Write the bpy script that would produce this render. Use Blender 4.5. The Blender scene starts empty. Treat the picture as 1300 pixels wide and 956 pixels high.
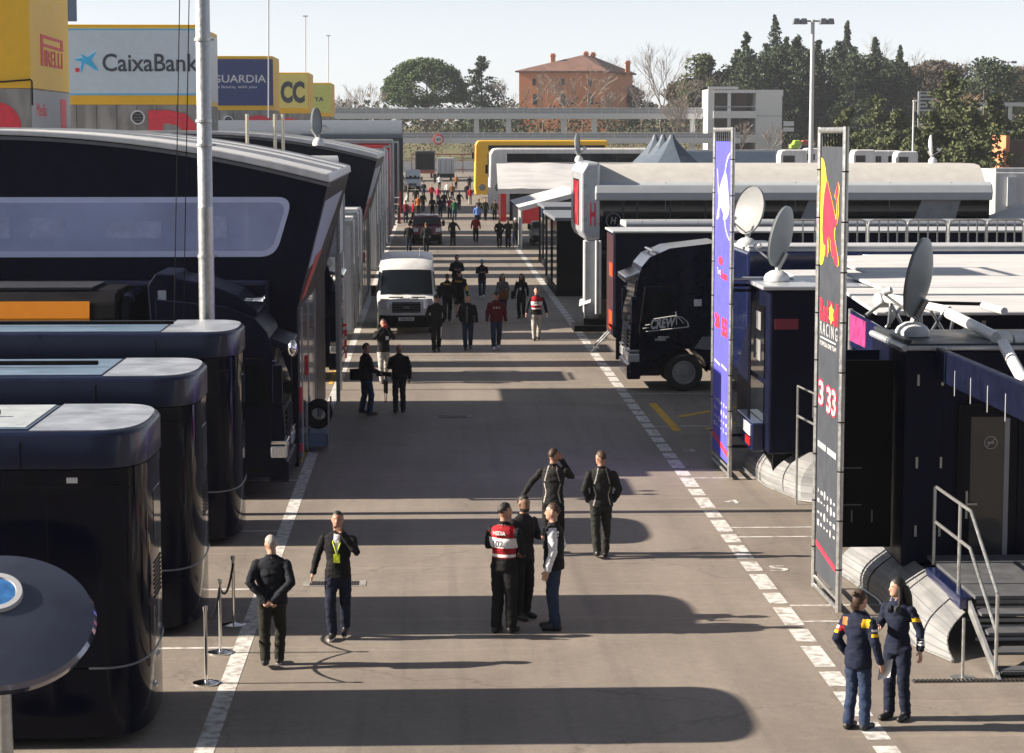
import bpy, bmesh, math, random
import numpy as np
from mathutils import Vector, Matrix, noise
from mathutils.kdtree import KDTree
R = math.radians
random.seed(7)
C = bpy.data.collections.new("Scene things")
scn = bpy.context.scene
scn.collection.children.link(C)

# ------------------------------------------------------------------ camera
CAMH, F = 6.8, 2800.0
PITCH = math.atan((478 - 170) / F)
YAW = math.atan(105 * math.cos(PITCH) / F)
cam = bpy.data.cameras.new("camera"); cam.sensor_width = 36; cam.lens = 36 * F / 1300
cam.clip_start = .5; cam.clip_end = 9000
co = bpy.data.objects.new("camera", cam); C.objects.link(co)
co.location = (0, 0, CAMH); co.rotation_euler = (R(90) - PITCH, 0, -YAW)
scn.camera = co
scn.render.resolution_x = 1024; scn.render.resolution_y = 753
# ------------------------------------------------------------------ world, sun, exposure
SUN_EL, SUN_AZ = 27.0, 0.0       # the sun stands to the left (-X)
w = bpy.data.worlds.new("World"); scn.world = w; w.use_nodes = True
nt = w.node_tree; nt.nodes.clear()
sky = nt.nodes.new('ShaderNodeTexSky'); sky.sky_type = 'NISHITA'; sky.sun_disc = False
sky.sun_elevation = R(SUN_EL); sky.sun_rotation = R(270 + SUN_AZ)
sky.air_density = .75; sky.dust_density = .4; sky.ozone_density = 1.2; sky.altitude = 100
bg = nt.nodes.new('ShaderNodeBackground'); bg.inputs[1].default_value = .068
out = nt.nodes.new('ShaderNodeOutputWorld')
bw = nt.nodes.new('ShaderNodeRGBToBW'); veil = nt.nodes.new('ShaderNodeMix'); veil.data_type = 'RGBA'; veil.inputs[0].default_value = .74   # thin high cloud: a paler, greyer sky
vt = nt.nodes.new('ShaderNodeMix'); vt.data_type = 'RGBA'; vt.blend_type = 'MULTIPLY'; vt.inputs[0].default_value = 1; vt.inputs[7].default_value = (.985, .99, 1.045, 1)
nt.links.new(sky.outputs[0], bw.inputs[0]); nt.links.new(bw.outputs[0], vt.inputs[6]); nt.links.new(sky.outputs[0], veil.inputs[6]); nt.links.new(vt.outputs[2], veil.inputs[7])
nt.links.new(veil.outputs[2], bg.inputs[0]); nt.links.new(bg.outputs[0], out.inputs[0])
sl = bpy.data.lights.new("sun", 'SUN'); sl.energy = 5.0; sl.angle = R(.55); sl.color = (1, .87, .72)
so = bpy.data.objects.new("sun", sl); C.objects.link(so)
trav = Vector((math.cos(R(SUN_EL)), 0.0, -math.sin(R(SUN_EL))))
so.rotation_euler = trav.to_track_quat('-Z', 'Y').to_euler(); so.location = (-30, 30, 40)
vs = scn.view_settings; vs.view_transform = 'Standard'; vs.look = 'None'; vs.gamma = 1; vs.exposure = 1.42
scn.render.engine = 'CYCLES'
scn.cycles.max_bounces = 8; scn.cycles.volume_bounces = 0; scn.cycles.transparent_max_bounces = 12

# ------------------------------------------------------------------ pixel <-> world
_f = Vector((math.sin(YAW) * math.cos(PITCH), math.cos(YAW) * math.cos(PITCH), -math.sin(PITCH)))
_r = Vector((math.cos(YAW), -math.sin(YAW), 0)); _u = _r.cross(_f)
def ray(px, py): return _f * F + _r * (px - 650) + _u * (478 - py)
def G(px, py, z=0.0):                    # point of height z seen at a pixel
    d = ray(px, py); t = (z - CAMH) / d.z; return Vector((d.x * t, d.y * t, z))
def V(px, py, Y):                        # point at distance Y seen at a pixel
    d = ray(px, py); t = Y / d.y; return Vector((d.x * t, Y, CAMH + d.z * t))

# ------------------------------------------------------------------ materials
MATS = {}
def mat(name, col, rough=.5, metal=0, coat=0, var=.12, vs_=3.0, bump=0, bs=60, spec=.5, trans=0, emit=0):
    if name in MATS: return MATS[name]
    m = bpy.data.materials.new(name); m.use_nodes = True; n = m.node_tree; b = n.nodes['Principled BSDF']
    MATS[name] = m
    b.inputs['Roughness'].default_value = rough; b.inputs['Metallic'].default_value = metal
    b.inputs['Coat Weight'].default_value = coat; b.inputs['Coat Roughness'].default_value = .04
    b.inputs['Specular IOR Level'].default_value = spec
    b.inputs['Transmission Weight'].default_value = trans
    tc = n.nodes.new('ShaderNodeTexCoord')
    nz = n.nodes.new('ShaderNodeTexNoise'); nz.inputs['Scale'].default_value = vs_; nz.inputs['Detail'].default_value = 6
    nz.inputs['Roughness'].default_value = .65
    n.links.new(tc.outputs['Object'], nz.inputs['Vector'])
    mr = n.nodes.new('ShaderNodeMapRange'); mr.inputs[1].default_value = .3; mr.inputs[2].default_value = .7
    mr.inputs[3].default_value = 1 - var; mr.inputs[4].default_value = 1 + var
    n.links.new(nz.outputs[0], mr.inputs[0])
    vm = n.nodes.new('ShaderNodeVectorMath'); vm.operation = 'SCALE'; vm.inputs[0].default_value = col[:3]
    n.links.new(mr.outputs[0], vm.inputs['Scale']); n.links.new(vm.outputs[0], b.inputs['Base Color'])
    mr2 = n.nodes.new('ShaderNodeMapRange'); mr2.inputs[1].default_value = .3; mr2.inputs[2].default_value = .7
    mr2.inputs[3].default_value = max(rough * .8, .0); mr2.inputs[4].default_value = min(rough * 1.25, 1)
    n.links.new(nz.outputs[0], mr2.inputs[0]); n.links.new(mr2.outputs[0], b.inputs['Roughness'])
    if bump:
        nb = n.nodes.new('ShaderNodeTexNoise'); nb.inputs['Scale'].default_value = bs; nb.inputs['Detail'].default_value = 4
        n.links.new(tc.outputs['Object'], nb.inputs['Vector'])
        bp = n.nodes.new('ShaderNodeBump'); bp.inputs['Strength'].default_value = bump; bp.inputs['Distance'].default_value = .02
        n.links.new(nb.outputs[0], bp.inputs['Height']); n.links.new(bp.outputs[0], b.inputs['Normal'])
    if emit:
        b.inputs['Emission Color'].default_value = (*col[:3], 1); b.inputs['Emission Strength'].default_value = emit
    return m
def streaky(name, col, col2, rough=.6, metal=0, scale=(2, 2, .25), lo=.42, hi=.62):
    m = mat(name, col, rough, metal); n = m.node_tree; b = n.nodes['Principled BSDF']
    tc = n.nodes.new('ShaderNodeTexCoord'); mp = n.nodes.new('ShaderNodeMapping'); mp.inputs['Scale'].default_value = scale
    nz = n.nodes.new('ShaderNodeTexNoise'); nz.inputs['Scale'].default_value = 1.5; nz.inputs['Detail'].default_value = 8
    cr = n.nodes.new('ShaderNodeValToRGB'); cr.color_ramp.elements[0].position = lo; cr.color_ramp.elements[1].position = hi
    cr.color_ramp.elements[0].color = (*col, 1); cr.color_ramp.elements[1].color = (*col2, 1)
    n.links.new(tc.outputs['Object'], mp.inputs[0]); n.links.new(mp.outputs[0], nz.inputs['Vector'])
    n.links.new(nz.outputs[0], cr.inputs[0]); n.links.new(cr.outputs[0], b.inputs['Base Color'])
    return m
navy = mat('navy_gloss', (.003, .005, .017), .16, coat=.2, var=.3, spec=.2)
navyd = mat('navy_satin', (.004, .0055, .018), .42, var=.3, spec=.10)
navyb = mat('navy_blue', (.008, .014, .06), .2, coat=.5, var=.2)
black = mat('black_gloss', (.0018, .0025, .010), .08, coat=.07, var=.3, spec=.08)
blackm = mat('black_matt', (.006, .006, .008), .6, var=.3, spec=.12)
rubber = mat('rubber', (.018, .018, .018), .8, var=.3)
glass = mat('dark_glass', (.004, .006, .008), .05, coat=.2, var=.2, spec=.45)
glassg = mat('grey_glass', (.10, .12, .155), .08, coat=.3, var=.25, vs_=.8)
white = streaky('white_paint', (.60, .61, .62), (.50, .51, .52), .35)
whites = streaky('white_canvas', (.50, .51, .52), (.42, .43, .45), .75, scale=(.3, 1.5, 1))
skirtm = streaky('skirt_sheet', (.27, .275, .28), (.19, .195, .20), .5, .15, scale=(1, .6, 6))
offw = mat('off_white_plastic', (.52, .54, .56), .4)
silver = mat('silver_paint', (.42, .45, .49), .3, metal=.35, var=.08)
lgrey = mat('light_grey_paint', (.40, .42, .45), .45, var=.1)
mgrey = mat('mid_grey_paint', (.15, .165, .19), .45, var=.12)
dgrey = mat('dark_grey_paint', (.032, .036, .042), .45, var=.15, spec=.3)
steel = mat('galvanised_steel', (.42, .43, .43), .38, metal=.8, var=.18, vs_=14)
chrome = mat('chrome', (.75, .75, .75), .12, metal=1, var=.05)
alu = streaky('aluminium_sheet', (.62, .64, .64), (.42, .44, .44), .32, .75, scale=(3, 3, 1))
red = mat('red_paint', (.5, .014, .018), .4)
redt = mat('red_lettering', (.58, .03, .05), .55, var=.2)
yellow = mat('yellow_paint', (.68, .40, .012), .5, var=.06)
yellowr = streaky('yellow_road_paint', (.60, .36, .03), (.33, .24, .08), .8, scale=(3, 3, 3), lo=.45, hi=.75)
orange = mat('orange_paint', (.80, .27, .005), .35, var=.05)
lampg = mat('headlight_glass', (.6, .62, .65), .08, metal=.4, coat=.6, var=.3, vs_=30)
lampr = mat('tail_light', (.5, .02, .02), .2)
concrete = streaky('concrete', (.26, .255, .245), (.17, .17, .165), .85, scale=(1, 1, .3))
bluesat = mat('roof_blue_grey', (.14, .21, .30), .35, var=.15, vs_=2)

# ------------------------------------------------------------------ mesh builder
class MB:
    def __init__(s): s.v = []; s.f = []; s.m = []
    def add(s, vs_, fs, mi=0):
        o = len(s.v); s.v += [tuple(p) for p in vs_]; s.f += [tuple(i + o for i in f) for f in fs]; s.m += [mi] * len(fs); return s
    def box(s, x0, x1, y0, y1, z0, z1, mi=0):
        return s.add([(x0,y0,z0),(x1,y0,z0),(x1,y1,z0),(x0,y1,z0),(x0,y0,z1),(x1,y0,z1),(x1,y1,z1),(x0,y1,z1)],
              [(0,3,2,1),(4,5,6,7),(0,1,5,4),(1,2,6,5),(2,3,7,6),(3,0,4,7)], mi)
    def prism(s, poly, axis, a0, a1, mi=0):
        n = len(poly)
        def P(p, a): return {'x': (a, p[0], p[1]), 'y': (p[0], a, p[1]), 'z': (p[0], p[1], a)}[axis]
        vs_ = [P(p, a0) for p in poly] + [P(p, a1) for p in poly]
        fs = [tuple(range(n)), tuple(range(2*n-1, n-1, -1))] + [(i, i+n, (i+1) % n + n, (i+1) % n) for i in range(n)]
        return s.add(vs_, fs, mi)
    def slab(s, quad, t, mi=0):              # quad in 3d thickened by t along its normal (towards the viewer)
        q = [Vector(p) for p in quad]; nn = (q[1]-q[0]).cross(q[2]-q[0]).normalized() * t; n = len(q)
        return s.add([p for p in q] + [p + nn for p in q], [tuple(range(n)), tuple(range(2*n-1, n-1, -1))] + [(i, i+n, (i+1) % n + n, (i+1) % n) for i in range(n)], mi)
    def tube(s, pts, r, n=8, mi=0, closed=False):
        pts = [Vector(p) for p in pts]; k = len(pts)
        rs = r if isinstance(r, (list, tuple)) else [r] * k
        vs_ = []; prev = None
        for i in range(k):
            if closed: t = pts[(i+1) % k] - pts[i-1]
            else: t = (pts[min(i+1, k-1)] - pts[max(i-1, 0)])
            t.normalize()
            a = Vector((0, 0, 1)) if abs(t.z) < .9 else Vector((1, 0, 0))
            if prev is not None and abs(prev.dot(t)) < .95: a = prev
            u = (a - t * a.dot(t)).normalized(); prev = u; v = t.cross(u)
            for j in range(n):
                an = 2 * math.pi * j / n; vs_.append(pts[i] + (u * math.cos(an) + v * math.sin(an)) * rs[i])
        fs = []
        for i in range(k if closed else k - 1):
            i2 = (i + 1) % k
            for j in range(n): fs.append((i*n+j, i*n+(j+1) % n, i2*n+(j+1) % n, i2*n+j))
        if not closed: fs += [tuple(range(n-1, -1, -1)), tuple((k-1)*n + j for j in range(n))]
        return s.add(vs_, fs, mi)
    def lathe(s, prof, c=(0,0,0), ax=(0,0,1), n=24, mi=0):     # profile of (radius, height along the axis)
        ax = Vector(ax).normalized(); a = Vector((0,0,1)) if abs(ax.z) < .9 else Vector((1,0,0))
        u = (a - ax*a.dot(ax)).normalized(); v = ax.cross(u); c = Vector(c); vs_ = []
        for r_, h in prof:
            for j in range(n):
                an = 2*math.pi*j/n; vs_.append(c + ax*h + (u*math.cos(an) + v*math.sin(an)) * max(r_, 1e-4))
        k = len(prof); fs = [(i*n+j, i*n+(j+1) % n, (i+1)*n+(j+1) % n, (i+1)*n+j) for i in range(k-1) for j in range(n)]
        fs += [tuple(range(n-1, -1, -1)), tuple((k-1)*n+j for j in range(n))]
        return s.add(vs_, fs, mi)
    def ball(s, c, rx, ry=None, rz=None, n=12, mi=0):
        ry = ry or rx; rz = rz or rx; vs_ = []; k = n // 2
        for i in range(1, k):
            t = math.pi * i / k
            for j in range(n):
                a = 2*math.pi*j/n; vs_.append((c[0]+rx*math.sin(t)*math.cos(a), c[1]+ry*math.sin(t)*math.sin(a), c[2]+rz*math.cos(t)))
        fs = [(i*n+j, (i+1)*n+j, (i+1)*n+(j+1) % n, i*n+(j+1) % n) for i in range(k-2) for j in range(n)]
        o = len(vs_); vs_ += [(c[0], c[1], c[2]+rz), (c[0], c[1], c[2]-rz)]
        fs += [(o, j, (j+1) % n) for j in range(n)] + [(o+1, (k-2)*n+(j+1) % n, (k-2)*n+j) for j in range(n)]
        return s.add(vs_, fs, mi)
    def build(s, name, mats, parent=None, bevel=0, seg=2, smooth=False, angle=35, recalc=True):
        me = bpy.data.meshes.new(name)
        base = Vector(parent['_b']) if parent is not None and '_b' in parent else Vector((0,0,0))
        me.from_pydata([(p[0]-base.x, p[1]-base.y, p[2]-base.z) for p in s.v], [], s.f)
        if not isinstance(mats, (list, tuple)): mats = [mats]
        for m in mats: me.materials.append(m)
        if len(mats) > 1: me.polygons.foreach_set('material_index', s.m)
        if recalc:
            bm = bmesh.new(); bm.from_mesh(me); bmesh.ops.recalc_face_normals(bm, faces=bm.faces); bm.to_mesh(me); bm.free()
        if smooth:
            me.polygons.foreach_set('use_smooth', [True]*len(me.polygons)); me.set_sharp_from_angle(angle=R(angle))
        o = bpy.data.objects.new(name, me); C.objects.link(o)
        if parent is not None:
            o.parent = parent; o['_b'] = tuple(base)
        if bevel:
            b = o.modifiers.new('bevel', 'BEVEL'); b.width = bevel; b.segments = seg; b.limit_method = 'ANGLE'; b.angle_limit = R(35)
            if smooth is False and bevel > .02: pass
        return o
def thing(name, label, cat, loc=(0,0,0), group=None):
    o = bpy.data.objects.new(name, None); C.objects.link(o); o.empty_display_size = .3
    o.location = loc; o['_b'] = tuple(loc); o['label'] = label; o['category'] = cat
    if group: o['group'] = group
    return o
def tag(o, label, cat, group=None):
    o['label'] = label; o['category'] = cat
    if group: o['group'] = group
    return o
def struct(o): o['kind'] = 'structure'; return o
def copy_tree(o, loc, label, parent=None, rz=0, sc=None):
    kids = [k for k in o.children]
    c = o.copy(); C.objects.link(c)
    if parent is None:
        c.location = loc; c['label'] = label
        if rz: c.rotation_euler = (0, 0, rz)
        if sc: c.scale = sc
    else: c.parent = parent
    for k in kids: copy_tree(k, loc, label, c)
    return c
# a private scene to evaluate text and modifiers in
TMP = bpy.data.scenes.new('tmp')
def evalmesh(ob):
    TMP.collection.objects.link(ob); vl = TMP.view_layers[0]; vl.update(); dg = vl.depsgraph; dg.update()
    me = bpy.data.meshes.new_from_object(ob.evaluated_get(dg)); TMP.collection.objects.unlink(ob); return me
def text(s, c, right, up, wd, ht, m, parent=None, name='lettering', thick=.008, bold=0.0, shear=0):
    cu = bpy.data.curves.new('t', 'FONT'); cu.body = s; cu.extrude = .05; cu.offset = bold; cu.resolution_u = 3; cu.shear = shear
    ob = bpy.data.objects.new('t', cu); me = evalmesh(ob); bpy.data.objects.remove(ob)
    v = np.array([p.co[:] for p in me.vertices]); lo, hi = v.min(0), v.max(0)
    v = (v - lo) / np.maximum(hi - lo, 1e-6); v[:, :2] -= .5
    right = Vector(right).normalized(); up = Vector(up).normalized(); n = right.cross(up); c = Vector(c)
    mb = MB(); mb.add([c + right*(p[0]*wd) + up*(p[1]*ht) + n*(p[2]*thick) for p in v], [tuple(p.vertices) for p in me.polygons])
    return mb.build(name, m, parent, recalc=False)
def flat(poly, c, right, up, thick, mb=None, mi=0):          # a 2d polygon given in metres laid on a plane
    right = Vector(right).normalized(); up = Vector(up).normalized(); n = right.cross(up); c = Vector(c); k = len(poly)
    mb = mb or MB()
    a = [c + right*p[0] + up*p[1] for p in poly]
    return mb.add(a + [p + n*thick for p in a], [tuple(range(k)), tuple(range(2*k-1, k-1, -1))] + [(i, i+k, (i+1) % k + k, (i+1) % k) for i in range(k)], mi)
def face_y(px, X, py=150): d = ray(px, py); return d.y * X / d.x          # distance at which the plane X is seen at a column
X_, Y_, Z_ = Vector((1,0,0)), Vector((0,1,0)), Vector((0,0,1))
# ================================================================== GROUND
def asphalt():
    m = bpy.data.materials.new('asphalt'); m.use_nodes = True; n = m.node_tree; b = n.nodes['Principled BSDF']; L = n.links.new
    tc = n.nodes.new('ShaderNodeTexCoord')
    def nz(sc, det, rough=.6, scale=None, dist=0):
        t = n.nodes.new('ShaderNodeTexNoise'); t.inputs['Scale'].default_value = sc; t.inputs['Detail'].default_value = det
        t.inputs['Roughness'].default_value = rough; t.inputs['Distortion'].default_value = dist
        if scale:
            mp = n.nodes.new('ShaderNodeMapping'); mp.inputs['Scale'].default_value = scale; L(tc.outputs['Object'], mp.inputs[0]); L(mp.outputs[0], t.inputs['Vector'])
        else: L(tc.outputs['Object'], t.inputs['Vector'])
        return t
    def ramp(src, stops):
        r = n.nodes.new('ShaderNodeValToRGB'); e = r.color_ramp.elements
        while len(e) < len(stops): e.new(.5)
        for k, (p, c) in enumerate(stops): e[k].position = p; e[k].color = (*c, 1)
        L(src, r.inputs[0]); return r
    def mix(a, bb, fac, mode='MULTIPLY'):
        x = n.nodes.new('ShaderNodeMix'); x.data_type = 'RGBA'; x.blend_type = mode
        if isinstance(fac, float): x.inputs[0].default_value = fac
        else: L(fac, x.inputs[0])
        L(a, x.inputs[6]); L(bb, x.inputs[7]); return x.outputs[2]
    big = ramp(nz(.22, 5, .6, dist=1).outputs[0], [(.3, (.180, .156, .134)), (.7, (.240, .210, .180))])
    strip = ramp(nz(.8, 4, .6, (1.2, .12, 1)).outputs[0], [(.3, (.82, .82, .82)), (.6, (1.05, 1.05, 1.05))])
    gr = ramp(nz(45, 3, .7).outputs[0], [(.25, (.68, .68, .68)), (.75, (1.25, 1.25, 1.25))])
    spots = nz(1.7, 6, .75); sp = ramp(spots.outputs[0], [(.26, (.55, .55, .56)), (.36, (1, 1, 1))])
    vo = n.nodes.new('ShaderNodeTexVoronoi'); vo.feature = 'DISTANCE_TO_EDGE'; vo.inputs['Scale'].default_value = .14
    wv = nz(1.1, 5); vm = n.nodes.new('ShaderNodeVectorMath'); vm.operation = 'MULTIPLY_ADD'
    L(wv.outputs['Color'], vm.inputs[0]); vm.inputs[1].default_value = (1.5, 1.5, 0); L(tc.outputs['Object'], vm.inputs[2]); L(vm.outputs[0], vo.inputs['Vector'])
    ck = ramp(vo.outputs[0], [(0, (.62, .62, .63)), (.0035, (1, 1, 1))])
    med = ramp(nz(6, 5, .75).outputs[0], [(.3, (.86, .86, .87)), (.7, (1.10, 1.10, 1.09))])
    glint = ramp(nz(1.0, 3, .5, (.10, 3.2, 1), 1.2).outputs[0], [(.60, (1, 1, 1)), (.66, (1.30, 1.27, 1.2)), (.70, (1, 1, 1))])  # thin bright streaks across the lane: glints off glossy bodies, painted in
    tyre = ramp(nz(1.0, 3, .5, (3.0, .05, 1), .4).outputs[0], [(.30, (.80, .80, .82)), (.42, (1, 1, 1))])
    c = mix(big.outputs[0], strip.outputs[0], 1.0); c = mix(c, med.outputs[0], 1.0); c = mix(c, glint.outputs[0], .7); c = mix(c, tyre.outputs[0], .7); c = mix(c, gr.outputs[0], 1.0); c = mix(c, sp.outputs[0], .6); c = mix(c, ck.outputs[0], .75)
    L(c, b.inputs['Base Color']); b.inputs['Roughness'].default_value = .72
    bp = n.nodes.new('ShaderNodeBump'); bp.inputs['Strength'].default_value = .35; bp.inputs['Distance'].default_value = .01
    L(nz(90, 3).outputs[0], bp.inputs['Height']); L(bp.outputs[0], b.inputs['Normal'])
    return m
grassm = streaky('dry_grass', (.075, .085, .03), (.14, .12, .06), .9, scale=(.05, .05, .05), lo=.3, hi=.7)
mb = MB()
mb.add([(-1450,-120,-.03),(1450,-120,-.03),(1450,1650,-.03),(-1450,1650,-.03)], [(0,1,2,3)])
struct(mb.build('ground', grassm))
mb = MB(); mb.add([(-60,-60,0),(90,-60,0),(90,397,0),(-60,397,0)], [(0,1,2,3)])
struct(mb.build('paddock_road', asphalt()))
# hills beyond the footbridge
mb = MB(); nx, ny = 60, 24; vs_ = []
for j in range(ny):
    for i in range(nx):
        x = -400 + i * 900 / (nx-1); y = 440 + j * 30
        h = min(1, j/3) * (7 + 3*noise.noise(Vector((x*.01, y*.01, 0)))) + max(0, min(1, (x-60)/40))*min(1, j/4)*3 + j*.12
        vs_.append((x, y, h - .5 if j else -.5))
mb.add(vs_, [(j*nx+i, j*nx+i+1, (j+1)*nx+i+1, (j+1)*nx+i) for j in range(ny-1) for i in range(nx-1)])
struct(mb.build('hill', grassm, smooth=True, angle=180))
# painted lines: z = 4 mm
linew = streaky('road_paint_white', (.56, .56, .55), (.26, .24, .22), .75, scale=(5, 5, 1), lo=.44, hi=.66)
def mark(mb, p, q, wd, z=.004):
    p = Vector((p[0], p[1], z)); q = Vector((q[0], q[1], z)); d = (q-p).normalized(); s = Vector((-d.y, d.x, 0)) * wd/2
    mb.add([p-s, q-s, q+s, p+s], [(0,1,2,3)])
XL, XR = -2.52, 5.06
mb = MB(); mark(mb, (XL, 12), (XL, 260), .22); struct(mb.build('edge_line', linew))
mb = MB(); y = 20.3; k = 0
while y < 150:
    ln = (1.15, .75)[k % 2] if y < 60 else 1.1
    mark(mb, (XR + .0015*(y-30), y), (XR + .0015*(y-30), y + ln), .27); y += ln + .26; k += 1
struct(mb.build('dashed_line', linew))
mb = MB()
for yy in (28.9, 32.7, 37.6, 43.2): mark(mb, (XL - .11, yy), (XL - 3, yy), .09)
for py in (597, 607, 670, 682): a = G(885 if py < 620 else 930, py); mark(mb, (XR+.14, a.y), (11, a.y), .08)
for yy in (31.25, 30.2): mark(mb, (XR+.14, yy), (10.5, yy), .08)
for yy in (57.5, 51.0): mark(mb, (XR+.14, yy), (13, yy), .09)
for yy in (66.5, 72, 78.5, 89.5, 94, 101, 107, 117): mark(mb, (XL+.12, yy), (XR-.2, yy), .05)
struct(mb.build('bay_lines', linew))
mb = MB()
for a, b_ in (((828,512),(860,547)),((862,529),(955,513)),((898,545),(955,532))):
    mark(mb, G(*a), G(*b_), .2)
for yy in (46, 47.2, 48.4, 49.6, 50.8, 52, 60.2, 61.4, 62.6, 63.8): mark(mb, (-3.3, yy), (-2.7, yy+.9), .1, .004)
mark(mb, (-2.72, 45.5), (-2.72, 53), .12, .008); mark(mb, (-2.72, 60), (-2.72, 65), .12, .008)
for yy in (80, 82, 118, 121): mark(mb, (5.6, yy), (7.2, yy+1.6), .2)
struct(mb.build('yellow_hatching', yellowr))
for s_, (px, py) in (('5', (988, 722)), ('4', (929, 637)), ('3', (874, 572))):
    p = G(px, py); struct(text(s_, (p.x, p.y, .005), X_, Y_, .30, .42, linew, name='painted_number', thick=.002, bold=.0))
# sealed repair patches and drain covers
tar = mat('tar_patch', (.05, .047, .045), .7, var=.2)
drm = mat('cast_iron', (.05, .045, .04), .6, metal=.5, var=.3)
def drain(px, py, wx, wy, label):
    p = G(px, py); t = thing('drain_cover', label, 'drain', (p.x, p.y, 0))
    mb = MB(); mb.box(p.x-wx/2, p.x+wx/2, p.y-wy/2, p.y+wy/2, -.02, .006); mb.build('frame', concrete, t)
    mb = MB(); n = int(wx/.05)
    for i in range(n): x = p.x - wx/2 + .1 + i*(wx-.2)/n; mb.box(x, x+.028, p.y-wy/2+.06, p.y+wy/2-.06, .007, .013)
    mb.build('grating', drm, t)
drain(575, 529, .9, .5, 'iron drain grating in the shaded lane right of the bald man')
drain(425, 741, .95, .42, 'iron drain grating behind the walking man with the lime badge')
p = G(1040, 868)
t = thing('drain_channel', 'long toothed drain channel running across the ground below the two women', 'drain', (p.x, p.y, 0))
mb = MB(); mb.box(6.0, 8.4, p.y-.02, p.y+.14, -.02, .006); mb.build('channel', tar, t)
mb = MB(); [mb.box(6.02+i*.055, 6.05+i*.055, p.y, p.y+.12, .007, .02) for i in range(43)]; mb.build('grating', drm, t)

# unseen building added behind the camera to darken reflections and ambient light
t = thing('unseen_dark_building', 'dark glazed building added unseen behind the camera to darken reflections', 'building', (0, -30, 0))
mb = MB(); mb.box(-45, 60, -34, -18, 0, 4.6); mb.box(-45, 60, -34, -18.6, 4.603, 13.5); mb.build('wall', mat('building_dark', (.06,.06,.065), .7), t)
mb = MB(); [mb.box(-44+i*5, -40.4+i*5, -18.58, -18.5, z, z+2.6) for i in range(20) for z in (5.2, 9.2)]; o = mb.build('window_bands', glass, t)
mb = MB(); mb.box(-46, 61, -36, -17, 13.503, 14); mb.build('roof', dgrey, t)
# ================================================================== SHARED BUILDERS
def wheel(parent, c, r=.5, wd=.3, ax=Y_, side=-1, rimm=None, spokes=10, name='wheel'):
    ax = Vector(ax) * side; c = Vector(c)
    mb = MB(); mb.lathe([(r*.62, 0), (r*.9, -.0), (r, wd*.12), (r, wd*.88), (r*.9, wd), (r*.63, wd), (r*.61, wd*.5)], c - ax*wd, ax, 32)
    w_ = mb.build(name, rubber, parent, smooth=True)
    mb = MB(); mb.lathe([(r*.62, wd*.6), (r*.62, wd*.99), (r*.56, wd*1.0), (r*.5, wd*.82), (r*.2, wd*.86), (r*.16, wd*.98), (r*.02, wd*.98)], c - ax*wd, ax, 32)
    u = Vector((0,0,1)); v = ax.cross(u)
    for i in range(spokes):
        a = 2*math.pi*i/spokes; q = c + (u*math.cos(a)+v*math.sin(a))*r*.38 - ax*wd*.18
        mb.lathe([(r*.05, 0), (r*.05, wd*.06), (r*.03, wd*.07)], q, ax, 6)
    mb.build('rim', rimm or steel, w_, smooth=True)
    return w_
def mir(pts, x0, s): return [(x0 + s*p[0], p[1]) for p in pts]
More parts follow.
